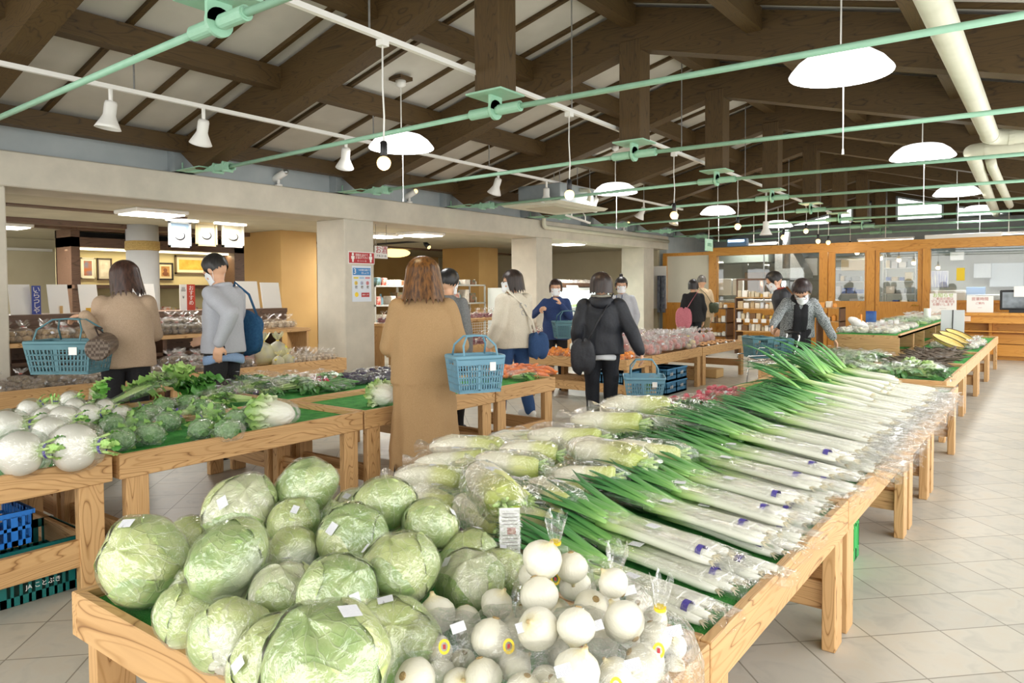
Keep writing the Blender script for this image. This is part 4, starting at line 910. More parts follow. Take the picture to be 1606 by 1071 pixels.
text('間隔をあけて', .04, WHITE2, t, (-7.991, (y0+y1)/2, z0+h_*.72), (PI/2, 0, PI/2)); text('お並び下さい', .04, WHITE2, t, (-7.991, (y0+y1)/2, z0+h_*.5), (PI/2, 0, PI/2)); text('←――→', .045, WHITE2, t, (-7.991, (y0+y1)/2, z0+h_*.24), (PI/2, 0, PI/2))
y0, y1, z0, z1 = rect(-8.0, 552, 417, 582, 473)
t = thing('notice_poster', 'white poster with blue heading below the red sign', 'poster', (-8.0, (y0+y1)/2, z0)); MB().box((-8.0, y0, z0), (-7.996, y1, z1)).build('sheet', simple('poster_paper', 'DCE4EE', rough=.5), t)
w_ = y1-y0; h_ = z1-z0; yc = (y0+y1)/2
MB().box((-7.998, y0+.015, z0+h_*.74), (-7.993, y1-.015, z1-.03)).build('heading_field', simple('poster_blue', '3E86C4', rough=.5), t)
text('3', .11, WHITE2, t, (-7.992, y0+.05, z0+h_*.84), (PI/2, 0, PI/2)); text('つの密を避けて', .034, WHITE2, t, (-7.992, yc+.045, z0+h_*.88), (PI/2, 0, PI/2)); text('ましょう!', .034, WHITE2, t, (-7.992, yc+.06, z0+h_*.8), (PI/2, 0, PI/2))
for i, c_ in enumerate(('E3D25A', 'A9C6DE', 'D9949A')):
    m = MB(); yy = y0+w_*(.2+.3*i); m.box((-7.998, yy-w_*.12, z0+h_*.64), (-7.993, yy+w_*.12, z0+h_*.69)); m.ell((-7.995, yy, z0+h_*.52), (.003, .03, .03)); m.build('pictogram', simple('pic'+c_, c_, rough=.6), t)
    text('✕', .05, INKR, t, (-7.991, yy, z0+h_*.52), (PI/2, 0, PI/2)); text('密', .05, INK, t, (-7.991, yy, z0+h_*.4), (PI/2, 0, PI/2))
MB().box((-7.998, yc-.01, z0+h_*.13), (-7.993, y1-.04, z0+h_*.25)).build('red_field', RED, t); MB().ell((-7.994, y0+.08, z0+h_*.2), (.003, .035, .035)).build('sun_mark', YEL, t); text('お願いします', .022, WHITE2, t, (-7.992, yc+.065, z0+h_*.19), (PI/2, 0, PI/2))
# crates
def crate(x0, x1, y0, y1, z0, z1, mat, lab, name='plastic_crate', letters=None, solid=False):
    t = thing(name, lab, 'crate', ((x0+x1)/2, (y0+y1)/2, z0)); m = MB(); m.box((x0+.01, y0+.01, z0), (x1-.01, y1-.01, z0+.01)); h = z1-z0
    def wall(a, b, f):
        L = b-a; n_ = max(3, int(L/.035)); 
        f(m, a, b, z0, z0+h*.16); f(m, a, b, z1-h*.16, z1); f(m, a, b, z0+h*.5-.008, z0+h*.5+.008)
        if solid: f(m, a, b, z0, z1-h*.05)
        for i in range(n_+1):
            c_ = a+L*i/n_; wd = .012 if i % 4 else .026; f(m, max(a, c_-wd/2), min(b, c_+wd/2), z0, z1)
    th = .008
    for yy in (y0, y1-th): wall(x0, x1, lambda m, a, b, c, d, yy=yy: m.box((a, yy, c), (b, yy+th, d)))
    for xx in (x0, x1-th): wall(y0, y1, lambda m, a, b, c, d, xx=xx: m.box((xx, a, c), (xx+th, b, d)))
    for (a, b, c, d) in ((x0-.008, x1+.008, y0-.008, y0+.002), (x0-.008, x1+.008, y1-.002, y1+.008)): m.box((a, c, z1-.02), (b, d, z1))
    for (a, b) in ((x0-.008, x0+.002), (x1-.002, x1+.008)): m.box((a, y0, z1-.02), (b, y1, z1))
    m.build('lattice_body', mat, t)
    if letters:
        for s, yy, zz, sz in letters: text(s, sz, WHITE2, t, (x1+.001, yy, zz), (PI/2, 0, PI/2))
    return t
TEAL = simple('teal_plastic', '146A66', '18736E', .4, 6); BBLUE = simple('bright_blue_plastic', '1E72C8', '237AD0', .4, 6); SBLUE = simple('soft_blue_plastic', '4E93C0', '5499C6', .45, 6); LGREEN = simple('light_green_plastic', '3FBE62', '46C56A', .4, 6)
crate(-4.12, -3.69, .6, 1.51, .002, .25, TEAL, 'deep teal lattice crate on the floor under the turnip table', letters=[('010', 1.10, .055, .035), ('JA ことぶき', 1.32, .07, .028)])
crate(-4.1, -3.74, .5, 1.30, .254, .41, BBLUE, 'bright blue crate on top of the teal crate')
crate(-1.25, -.80, 3.72, 4.08, .002, .36, LGREEN, 'light green crate on the floor beneath the leeks')
for i, (y0, y1, z0) in enumerate(((8.78, 9.08, .002), (8.78, 9.08, .175), (9.1, 9.42, .002), (9.1, 9.42, .175))):
    crate(-4.55, -4.06, y0, y1, z0, z0+.17, SBLUE, 'pale blue folding crate under the apples, '+['lower near one', 'upper near one', 'lower far one', 'upper far one'][i], solid=True, name='folding_crate', letters=[('大栄', (y0+y1)/2, z0+.09, .05)])
crate(-4.6, -4.15, 7.75, 8.15, .15, .38, SBLUE, 'pale blue crate below the oranges behind the navy woman', solid=True, name='folding_crate')
for i, (x, y) in enumerate(((-4.7, 10.5), (-4.55, 10.9), (-4.9, 10.2))):
    tag(MB().box((x, y, .002), (x+.35, y+.3, .14+.05*(i == 0)), bev=.01).build('cardboard_box', CARD), ['larger cardboard box under the far apple table', 'flat cardboard box under the far apple table end', 'cardboard box behind the others under the far apple table'][i], 'box')
# string bag leaning at the near table
t = thing('string_bag', 'white netted bag leaning by the near leek table leg', 'bag', (-.55, 1.72, 0)); MB().ell((-.6, 1.9, .12), (.09, .12, .13), n=20, m=14, fn=lambda a, b: 1+.05*math.sin(9*a)*math.cos(7*b)).build('net', simple('string_white', 'DAD3C2', '8F8874', .8, 40), t, True)
# ------------------------------------------------------------------ vegetables: materials
def veined(name, light, mid, dark, vein, nv=13, base_white=True, rough=.5, vs=.5):
    m, nt, b = newmat(name); b.inputs['Roughness'].default_value = rough
    tc = nd(nt, 'TexCoord'); sp = nd(nt, 'SeparateXYZ'); nt.links.new(tc.outputs['Object'], sp.inputs[0])
    n = nd(nt, 'TexNoise', i_Scale=1.6, i_Detail=3); nt.links.new(tc.outputs['Object'], n.inputs['Vector'])
    at2 = nd(nt, 'Math', operation='ARCTAN2'); nt.links.new(sp.outputs[1], at2.inputs[0]); nt.links.new(sp.outputs[0], at2.inputs[1])
    mu = nd(nt, 'Math', operation='MULTIPLY'); mu.inputs[1].default_value = nv/6.283; nt.links.new(at2.outputs[0], mu.inputs[0])
    ad = nd(nt, 'Math', operation='MULTIPLY_ADD'); ad.inputs[1].default_value = 1.5; nt.links.new(n.outputs[0], ad.inputs[0]); nt.links.new(mu.outputs[0], ad.inputs[2])
    pp = nd(nt, 'Math', operation='PINGPONG'); pp.inputs[1].default_value = .5; nt.links.new(ad.outputs[0], pp.inputs[0])
    vr = ramp(nt, [(.0, (1, 1, 1)), (.07, (0, 0, 0))]); nt.links.new(pp.outputs[0], vr.inputs[0])
    # side veins
    n2 = nd(nt, 'TexVoronoi', i_Scale=3.4, feature='DISTANCE_TO_EDGE'); nt.links.new(tc.outputs['Object'], n2.inputs['Vector'])
    vr2 = ramp(nt, [(.0, (.3, .3, .3)), (.06, (0, 0, 0))]); nt.links.new(n2.outputs['Distance'], vr2.inputs[0])
    mxv = nd(nt, 'Math', operation='MAXIMUM'); nt.links.new(vr.outputs[0], mxv.inputs[0]); nt.links.new(vr2.outputs[0], mxv.inputs[1])
    n3 = nd(nt, 'TexNoise', i_Scale=2.2, i_Detail=5); nt.links.new(tc.outputs['Object'], n3.inputs['Vector'])
    c = ramp(nt, [(.3, lin(dark)), (.5, lin(mid)), (.68, lin(light))]); nt.links.new(n3.outputs[0], c.inputs[0])
    zr = ramp(nt, [(.1, (1, 1, 1)), (.42, (0, 0, 0))]); mz = nd(nt, 'Math', operation='MULTIPLY_ADD'); mz.inputs[1].default_value = .5; mz.inputs[2].default_value = .5
    nt.links.new(sp.outputs[2], mz.inputs[0]); nt.links.new(mz.outputs[0], zr.inputs[0])
    m1 = nd(nt, 'Mix', data_type='RGBA'); m1.inputs[7].default_value = lin('EDF0DC'); nt.links.new(c.outputs[0], m1.inputs[6])
    if base_white: nt.links.new(zr.outputs[0], m1.inputs[0])
    else: m1.inputs[0].default_value = 0
    vm = nd(nt, 'Math', operation='MULTIPLY'); vm.inputs[1].default_value = vs; nt.links.new(mxv.outputs[0], vm.inputs[0])
    m2 = nd(nt, 'Mix', data_type='RGBA'); nt.links.new(vm.outputs[0], m2.inputs[0]); nt.links.new(m1.outputs[2], m2.inputs[6]); m2.inputs[7].default_value = lin(vein)
    nt.links.new(m2.outputs[2], b.inputs['Base Color'])
    b.inputs['Subsurface Weight'].default_value = 0
    bump(nt, b, mxv.outputs[0], .35, .03)
    return m
CAB = veined('cabbage_leaf', 'DDE5A6', 'CCD98C', 'B4C976', 'EFF2D2')
CAB2 = veined('cabbage_leaf_pale', 'EAEBCB', 'DFE4B8', 'CAD9A0', 'F3F4E2')
CAB3 = veined('cabbage_leaf_green', 'C3D592', 'AAC57A', '8FB266', 'E0E9C0')
OUTL = veined('cabbage_outer_leaf', 'D2DF9C', 'BCD086', '9FBC6E', 'E8EEC8', nv=14, base_white=False, vs=.55)
def grad(name, stops, axis=0, lo=0., hi=1., rough=.45, noise=.06, ns=8, stretch=(1, 1, 1), streak=0):
    """colour running along the object's own axis from lo to hi"""
    m, nt, b = newmat(name); b.inputs['Roughness'].default_value = rough
    tc = nd(nt, 'TexCoord'); sp = nd(nt, 'SeparateXYZ'); nt.links.new(tc.outputs['Object'], sp.inputs[0])
    mr = nd(nt, 'MapRange'); mr.inputs[1].default_value = lo; mr.inputs[2].default_value = hi; nt.links.new(sp.outputs[axis], mr.inputs[0])
    mp = nd(nt, 'Mapping'); mp.inputs['Scale'].default_value = stretch; nt.links.new(tc.outputs['Object'], mp.inputs[0])
    n = nd(nt, 'TexNoise', i_Scale=ns, i_Detail=4); nt.links.new(mp.outputs[0], n.inputs['Vector'])
    s1 = nd(nt, 'Math', operation='SUBTRACT'); s1.inputs[1].default_value = .5; nt.links.new(n.outputs[0], s1.inputs[0])
    ad = nd(nt, 'Math', operation='MULTIPLY_ADD'); ad.inputs[1].default_value = noise*2; nt.links.new(s1.outputs[0], ad.inputs[0]); nt.links.new(mr.outputs[0], ad.inputs[2])
    r = ramp(nt, [(p, lin(c)) for p, c in stops]); nt.links.new(ad.outputs[0], r.inputs[0]); nt.links.new(r.outputs[0], b.inputs['Base Color'])
    if streak: bump(nt, b, n.outputs[0], streak, .01)
    return m
LEAFG = grad('leaf_green', [(0, 'A8CE74'), (.25, '72B04C'), (1, '559740')], 0, 0, .25, .5, .5, 12)
LEAFD = grad('leaf_dark', [(0, '96C068'), (.3, '5C934C'), (1, '457F42')], 0, 0, .25, .5, .5, 12)
STEMG = simple('stem_green', 'C3DA92', 'A9CB74', .45, 14)
DAIK = grad('daikon_skin', [(0, 'EBE4CE'), (.5, 'EAE5CA'), (.7, 'DDDF98'), (1, 'BFCB5E')], 0, 0, .4, .35, .08, 6)
LEEKS = grad('leek_stalk', [(0, 'E8E7DA'), (.55, 'E6E8D4'), (.8, 'C0D890'), (1, '7DB05A')], 0, 0, .5, .35, .06, 6, (.3, 4, 4))
LEEKL = grad('leek_leaf', [(0, '9CC870'), (.2, '6FA858'), (.5, '47884A'), (1, '35713F')], 0, .42, 1.0, .45, .16, 30, (.1, 3, 3))
ONI = grad('onion_skin', [(0, 'E9E3CC'), (.2, 'E5E1CF'), (.75, 'E8E4D3'), (.92, 'DCCFA0'), (1, 'A8895A')], 2, -1, 1.25, .28, .07, 3, (3, 3, .3), .2)
WHV = grad('turnip_skin', [(0, 'E6E3D2'), (.3, 'F2F0E6'), (.85, 'F1F0E2'), (1, 'CFDDA0')], 2, -1, 1, .35, .04, 3)
def leaf(mb, p, d, up, L, W, curl=.5, wav=.12, mi=0, nu=8, nv=4, ph=0, fold=.25):
    """leaf blade from p along d, drooping; wavy margin"""
    p = np.array(p, float); d = np.array(d, float); d /= np.linalg.norm(d); up = np.array(up, float); up = up-d*(up@d); up /= max(np.linalg.norm(up), 1e-6); s = np.cross(d, up)
    def fn(u, v):
        w_ = math.sin(PI*min(1, (u*.93+.07))**.8)**.75*W*.5; t = (v-.5)*2
        a = curl*u; q = p+L*(d*math.sin(a+1e-6)/(curl if curl else 1) if abs(curl) > 1e-3 else d*u*L)
        q = q-up*L*(1-math.cos(a))/max(curl, 1e-3)
        return q+s*w_*t+up*(abs(t)**1.5*w_*fold+wav*W*.5*abs(t)*math.sin(u*17+ph+t*2))
    mb.grid(fn, nu, nv, mi)
def shell(fn, n=26, m=18): return fn
def label_patch(c, nrm, w_, h_, rz=0, mat=None):
    """small printed label lying on a surface"""
    nrm = Vector(nrm).normalized(); q = np.array((nrm.to_track_quat('Z', 'Y').to_matrix() @ Matrix.Rotation(rz, 3, 'Z')))
    return MB().obox(c, (w_, h_, .0015), q)
# ---- cabbages
def make_cabbage(k):
    t = thing('cabbage', 'cabbage', 'cabbage', (0, 0, 0)); rnd = random.Random(k)
    ph = [rnd.uniform(0, 6) for _ in range(6)]
    f = lambda a, b: 1+.03*math.sin(3*a+ph[0]+1.5*b)+.022*math.sin(5*a+2*b+ph[1])+.02*abs(math.sin(2.5*a+3*b+ph[2]))-.05*max(0, -math.sin(b))**4
    MB().ell((0, 0, 0), (1, 1, .86), n=44, m=26, fn=f).build('head', [CAB, CAB2, CAB3][k % 3], t, True)
    for j in range(3):
        a0 = ph[3]+j*2.1; wd = rnd.uniform(.8, 1.1)
        def g(u, v, a0=a0, wd=wd, j=j):
            b = -1.25+u*2.15; hw = wd*math.sin(PI*min(1, .12+u*.86))**.6; a = a0+(v-.5)*2*hw/max(.35, math.cos(b*.75)); ed = abs(v-.5)*2
            r = f(a, b)*1.018+.045*ed**3*math.sin(7*u*PI+j)+.03*u**3; return (r*math.cos(b)*math.cos(a), r*math.cos(b)*math.sin(a), .86*r*math.sin(b))
        MB().grid(g, 18, 14).build('outer_leaf', [OUTL, CAB, CAB3][(j+k) % 3], t, True)
    MB().lathe([(.16, -.86), (.15, -.9), (.0, -.9)], 14).build('cut_stalk', WHV, t)
    w_ = lambda a, b: f(a, b)*1.055+.012*math.sin(11*a+5*b)+.01*math.sin(17*b+3*a)+(.09*max(0, -math.sin(b))**12)
    MB().ell((0, 0, 0), (1, 1, .88), n=40, m=24, fn=w_).build('plastic_wrap', FILMC, t, True)
    e = .55; dirn = Vector((.55*math.cos(ph[5]), .55*math.sin(ph[5]), .86)); c = Vector((dirn.x, dirn.y, dirn.z*.86)).normalized()*1.0; c = Vector((c.x, c.y, c.z*.9))*1.09
    label_patch(c, dirn, .34, .26, ph[4]).build('price_label', TAGP, t)
    return Proto(t)
CB = [make_cabbage(i) for i in range(4)]
CL = [((225, 878), .66, .112, (.9, .5), 'large cabbage at the left corner of the near table', 1.15), ((378, 797), .73, .1, (.5, -.4), 'long cabbage on top at the back left of the pile', 1.22), ((480, 765), .76, .098, (-.4, .6), 'cabbage with green ribs, highest at the back of the pile', 1.05),
 ((461, 817), .70, .078, (.3, .2), 'small cabbage between the two highest ones'), ((305, 850), .63, .08, (.1, .8), 'cabbage half hidden behind the oval one at left'), ((288, 907), .60, .08, (.6, 0), 'pale cabbage resting on the turf behind the corner one'),
 ((358, 880), .72, .098, (.8, .3), 'oval yellow-green cabbage lying on top at left', 1.2), ((302, 965), .60, .088, (0, .5), 'pale frilled cabbage beside bare green turf'), ((362, 1000), .62, .09, (.3, 1), 'cabbage with tilted label at the front left edge'),
 ((455, 872), .66, .08, (1, .1), 'whitish cabbage in the middle of the pile'), ((553, 842), .70, .098, (.4, .4), 'broad pale cabbage in the middle, below the labelled one'), ((604, 792), .73, .098, (-.3, .3), 'cabbage with square label at the back right'),
 ((673, 823), .69, .085, (.2, -.5), 'crinkly cabbage beside the purple onions'), ((445, 928), .66, .08, (.1, .1), 'darker green cabbage in the centre of the pile'), ((532, 932), .70, .092, (.7, 0), 'cabbage with white frost-like shine, centre front'),
 ((626, 893), .70, .1, (-.2, .2), 'bright yellow-green cabbage with label, right of centre'), ((736, 872), .60, .085, (.2, .2), 'green cabbage behind the peeled onions'), ((738, 912), .62, .09, (.4, -.2), 'cabbage directly above the onion pile'),
 ((510, 1040), .72, .112, (-.35, -.1), 'largest cabbage at the front with white label', 1.2), ((432, 1035), .63, .095, (.2, .6), 'cabbage pressed behind the largest front one'), ((615, 1008), .60, .1, (.6, .4), 'dark green cabbage with silvery tag by the onions'),
 ((560, 800), .62, .085, (0, 0), 'cabbage low down behind the broad pale one'), ((505, 812), .62, .075, (.3, 0), 'small low cabbage peeping behind the centre'), ((600, 950), .58, .07, (0, 0), 'low green cabbage under the centre front ones'), ((790, 898), .56, .075, (.5, .5), 'small green cabbage beside the leaflet card'),
 ((405, 955), .58, .07, (.2, 0), 'low cabbage glimpsed between the front ones'), ((520, 985), .58, .085, (0, .3), 'low cabbage under the largest front one')]
for i, c in enumerate(CL):
    (px, z, r, tl, lab) = c[:5]; st = c[5] if len(c) > 5 else 1.0; z = max(z, .532+r*.84); p = at(*px, z=z)
    CB[i % 4].put(p, (tl[0], tl[1], i*1.9), (r*st, r, r*.98), lab, 'film-wrapped cabbages')
# ---- peeled onions and their bags
def make_onion(k):
    t = thing('onion', 'onion', 'onion'); q = k*1.7
    prof = [(.0, -.93), (.25, -.9), (.6, -.72), (.88, -.38), (.99, 0), (.93, .34), (.72, .64), (.42, .84), (.2, .97), (.12, 1.08), (.1, 1.2), (.03, 1.22)]
    MB().lathe(prof, 28, wob=lambda a, z: .02*math.sin(3*a+q)+.012*math.sin(7*a+q)).build('bulb', ONI, t, True)
    m = MB(); m.lathe([(.16, -.9), (.2, -.95), (.14, -.99), (0, -.99)], 10); m.build('root_end', simple('onion_root_%d' % k, 'B49A6C', '8C7448', .8, 12), t, True)
    return Proto(t)
ON = [make_onion(i) for i in range(3)]
def z4(x, y): return (560+x/2.375, 620+y/2.375)
OL = [(295, 820, 70, .63), (405, 838, 56, .60), (520, 780, 58, .64), (500, 905, 75, .66), (300, 955, 56, .60), (395, 990, 46, .58), (675, 870, 76, .70), (815, 860, 70, .72), (995, 842, 76, .70), (678, 745, 70, .70), (690, 612, 72, .76), (800, 640, 58, .72), (665, 672, 60, .68), (872, 790, 64, .66), (955, 700, 55, .73), (1112, 900, 58, .64), (1178, 935, 48, .58), (1070, 1000, 76, .64), (960, 1040, 62, .64), (905, 935, 66, .62), (762, 960, 62, .62), (592, 890, 58, .60), (590, 1010, 60, .62), (705, 1070, 60, .60), (820, 1030, 84, .68), (215, 1060, 76, .62), (315, 1035, 52, .58), (470, 1050, 70, .62), (1110, 835, 46, .62), (810, 705, 58, .66), (380, 1080, 60, .60), (620, 1100, 66, .62), (1000, 1100, 70, .60), (130, 1040, 50, .58), (540, 830, 50, .58), (770, 1110, 70, .62), (1180, 1010, 40, .56), (450, 700, 50, .57), (740, 820, 62, .585), (900, 860, 55, .575), (830, 950, 55, .575), (640, 800, 52, .58), (420, 900, 52, .575), (1030, 930, 55, .58), (930, 780, 55, .6), (1050, 780, 50, .585), (520, 960, 52, .575)]
for i, (x, y, r, z) in enumerate(OL):
    px = z4(x, y); p = at(*px, z=z); rr = r/2.375*depth(p)/_F*1.06; p.z = max(p.z, .531+rr)
    nr = sorted(OL, key=lambda q: q[1]).index(OL[i]); rk, col = divmod(nr, 5); col = sorted(sorted(OL, key=lambda q: q[1])[rk*5:rk*5+5], key=lambda q: q[0]).index(OL[i])
    ON[i % 3].put(p, (random.uniform(-1.0, 1.0)+(PI if i % 2 else 0), random.uniform(-.8, .8), i), (rr, rr, rr*.98), f'peeled white onion, {ORD[rk]} rank of pile from back, {ORD[col]} from cabbages', 'peeled white onions')
def bagfilm(name, cx, cy, z0, rx, ry, h, rz=0, mat=None, parent=None, tie=True, seed=0, neck=True, lean=(0, 0), n=30, flare=.3, tiemat=None):
    """bag gathered at the neck, flaring above the tie"""
    prof = [(.55, 0), (.9, .04), (1., .2), (.98, .45), (.86, .65), (.6, .8), (.3, .9), (.11, .96), (.08, 1.0), (.14, 1.06), (flare, 1.2), (flare*1.25, 1.3)]
    if not neck: prof = prof[:5]+[(.7, .78), (.45, .86), (.2, .9), (0.02, .91)]
    q = seed*1.3
    V = []
    for (r, z) in prof:
        for j in range(n):
            a = 2*PI*j/n; pl = .05+.25*max(0, z-.6)**1.0; k = 1+pl*math.sin(9*a+q+z*3)*.55+.05*math.sin(4*a+q*2+z*5)+.03*math.sin(14*a+z*9)
            x = rx*r*k*math.cos(a); y = ry*r*k*math.sin(a); zz = z*h*(1+(.06*math.sin(5*a+q) if z > 1.05 else 0))
            V.append((x*math.cos(rz)-y*math.sin(rz)+lean[0]*z*z*h, x*math.sin(rz)+y*math.cos(rz)+lean[1]*z*z*h, zz))
    k = len(prof); F = [(i*n+j, i*n+(j+1) % n, (i+1)*n+(j+1) % n, (i+1)*n+j) for i in range(k-1) for j in range(n)]
    m = MB().add(np.array(V)+np.array((cx, cy, z0)), F)
    o = m.build(name, mat or FILM2, parent, True)
    if tie and neck: MB().tube([(cx+lean[0]*h*.93, cy+lean[1]*h*.93, z0+h*.955), (cx+lean[0]*h, cy+lean[1]*h, z0+h*.99)], max(rx, ry)*.13, 10).build('bag_tie', tiemat or YEL, parent)
    return o
# the onion bags: film around groups of onions, with label and yellow ring sticker
BG = [((735, 690), (745, 530), .115, 'onion bag topped with a twisted neck, beside the leaflet card', 1), ((960, 780), (1005, 640), .10, 'onion bag leaning next to the leek roots, neck up', 1), ((1120, 940), (1160, 770), .10, 'onion bag at the right end of the pile', 1), ((830, 900), (840, 760), .11, 'onion bag in the middle of the pile', 0), ((560, 900), (560, 760), .12, 'onion bag in the left half of the pile', 0), ((960, 1030), (980, 890), .12, 'onion bag at the front edge, right', 0), ((320, 900), (330, 770), .11, 'onion bag next to the cabbages', 0), ((700, 1050), (700, 900), .13, 'onion bag at the front edge, middle', 0)]
for i, (px, pn, r, lab, nk) in enumerate(BG):
    p = at(*z4(*px), z=.64); h = max(.15, at(*z4(*pn), d=depth(p)).z-.533); t = thing('onion_bag', 'clear '+lab, 'bag', (p.x, p.y, .533), 'clear bags around the onions')
    bagfilm('bag_film', p.x, p.y, .533, r, r*.9, h, i*.7, FILM, t, True, i, bool(nk), (.05, -.05), flare=.2)
    s = Vector((.0, 0, 0)); d = (Vector((0, 0, CAM_H))-Vector((p.x, p.y, .533+h*.55))).normalized()
    c = Vector((p.x, p.y, .533+h*.62))+Vector((d.x*r*.95, d.y*r*.9, d.z*r*.35)); m = MB(); q = np.array(d.to_track_quat('Z', 'Y').to_matrix())
    for k in range(16):
        a0, a1 = 2*PI*k/16, 2*PI*(k+1)/16; pts = [np.array((math.cos(a)*rr*.8, math.sin(a)*rr, 0))@q.T+np.array(c) for a, rr in ((a0, .009), (a0, .015), (a1, .015), (a1, .009))]; m.add(pts, [(0, 1, 2, 3)])
    m.build('ring_sticker', YEL, t); label_patch(c+d*.001, d, .006, .009).build('sticker_centre', RED, t)
    c2 = c+Vector((.03, .01, .045)); label_patch(c2, d+Vector((0, 0, .6)),   .03, .021, .3).build('price_label', TAGP, t)
# leaflet card in clear sleeve
p = at(800, 885, z=.56); t = thing('leaflet_card', 'tall printed leaflet card standing between cabbages and onions', 'leaflet', (p.x, p.y, .54))
h = depth(p)/_F*88; R_ = rotm(-.12, 0, .7); c = np.array((p.x, p.y, .56+h/2))
MB().obox(c, (.062, .002, h), R_).build('sheet', WHITE2, t); MB().obox(c+R_@np.array((0, -.003, -.01)), (.068, .001, h*1.05), R_).build('sleeve', FILM, t)
m = MB()
for k in range(13): 
    if 3 < k < 6: continue
    m.obox(c+R_@np.array((0, -.0016, h*(.4-.062*k))), (.046, .0005, .0022), R_)
m.build('print_lines', INK, t); MB().obox(c+R_@np.array((.005, -.0018, h*.1)), (.026, .0006, .02), R_).build('photo_print', simple('photo_red', 'A8404A', 'E0C0B0', .6, 90), t)
# purple onions by the daikon
for i, (px) in enumerate(((712, 815), (745, 828), (735, 842))):
    p = at(*px, z=.58); o = thing('red_onion', f'dark purple onion beside the crinkly cabbage, {ORD[i]} from the cabbage', 'onion', p, 'purple onions'); MB().lathe([(0, -.9), (.6, -.72), (.98, 0), (.8, .55), (.3, .9), (.1, 1.1), (0, 1.12)], 20).build('bulb', MATS.get('purple_onion') or simple('purple_onion', '4A3150', '6A4668', .25, 14), o, True); o.scale = (.042,)*3
    MB().ell((0, 0, .1), (1.06, 1.06, 1.05), n=16, m=12).build('bag_film', FILM, o, True)
# ---- daikon
def make_daikon(k):
    t = thing('daikon', 'daikon', 'daikon'); q = k*2.1; L = .4; pts = []; R = []
    for i in range(15):
        u = i/14; pts.append((u*L, .012*math.sin(u*3+q), .01*math.sin(u*2.4+q))); R.append(.044*(.22+.78*min(1, (u/.28))**.6)*(1 if u < .93 else (1-(u-.93)*3.2))*(1+.03*math.sin(9*u+q)))
    MB().tube(pts, R, 22).build('root', DAIK, t, True)
    m = MB(); rn = random.Random(k)
    for j in range(11):
        a = j*2.4; r = .006+.016*(j/11); e = (L+rn.uniform(.035, .07), r*2.2*math.cos(a), r*2.2*math.sin(a)); m.tube([(L-.012, r*.6*math.cos(a), r*.6*math.sin(a)), (L+.02, r*1.2*math.cos(a), r*1.2*math.sin(a)), e], [.008, .006, .004], 6)
    m.build('leaf_stump', STEMG, t, True)
    def g(u, v):
        a = 2*PI*v; x = -.07+u*(L+.17); u2 = min(1, max(0, x/L)); r = .046*(.35+.75*min(1, max(0, u2/.3))**.6)
        if x < 0: r = .016+.03*min(1, -x/.06)
        if x > L: r = .046-(x-L)*.25
        r *= 1+.06*math.sin(5*a+9*u+q)+.05*math.sin(11*a+23*u)
        return (x, r*math.cos(a)*1.12, r*math.sin(a)*(1 if x > 0 else .5)+.003)
    MB().grid(g, 26, 26).build('bag_film', FILM, t, True)
    label_patch((.23, .01, .052), (0, .1, 1), .045, .028, .2).build('price_label', TAGP, t)
    return Proto(t)
DK = [make_daikon(i) for i in range(3)]
DL = [((140, 300), (410, 322), .66, 'daikon nearest the camel coat, tip beside the crumpled film'), ((190, 352), (385, 415), .60, 'short daikon under the first one'), ((390, 375), (560, 520), .60, 'daikon slanting down behind the leaflet card'), ((425, 285), (565, 425), .70, 'daikon lying diagonally on top with a label'), ((500, 320), (650, 400), .66, 'daikon right of the diagonal one'), ((540, 425), (735, 470), .60, 'yellow-green daikon in front of the divider board'), ((400, 470), (610, 535), .57, 'lowest daikon beside the purple onions'), ((640, 335), (800, 400), .65, 'daikon ending at the silvery twist by the divider'), ((730, 285), (985, 312), .66, 'daikon with frilly leaf stump over the divider'), ((780, 195), (1090, 268), .68, 'long white daikon, leaf stump in film above the divider'), ((930, 200), (1230, 222), .66, 'long daikon running towards the leafy tops'), ((640, 140), (930, 172), .68, 'large white daikon with two labels in the rear group'), ((530, 205), (765, 225), .68, 'daikon just in front of the large white one'), ((440, 245), (700, 262), .68, 'daikon in the middle of the long row'), ((215, 243), (500, 243), .64, 'daikon behind the first one from the coat'), ((270, 192), (570, 210), .64, 'daikon at the rear board edge by the coat'), ((700, 300), (870, 372), .62, 'daikon under the frilly stump'), ((800, 80), (1080, 112), .68, 'thick daikon with open bag mouth, back of the row'), ((905, 42), (1190, 52), .64, 'farthest pale daikon by the blue basket'), ((690, 395), (830, 430), .58, 'green-shouldered daikon squeezed beneath two others'), ((560, 255), (800, 285), .60, 'daikon low in the middle of the row'), ((480, 170), (740, 178), .60, 'daikon low at the rear board')]
for i, (a, b, z, lab) in enumerate(DL):
    A = at(*z4(*a), z=z); B = at(*z4(*b), z=z-.015); d = B-A; L = d.length; s = min(max(L/.44, .62), 1.25)
    s2 = min(1.5, max(1.05, s*1.4)); DK[i % 3].put(A, (0, math.atan2(-d.z, math.hypot(d.x, d.y))*1, math.atan2(d.y, d.x)), (s, s2, s2), 'bagged '+lab, 'bagged daikon radishes')
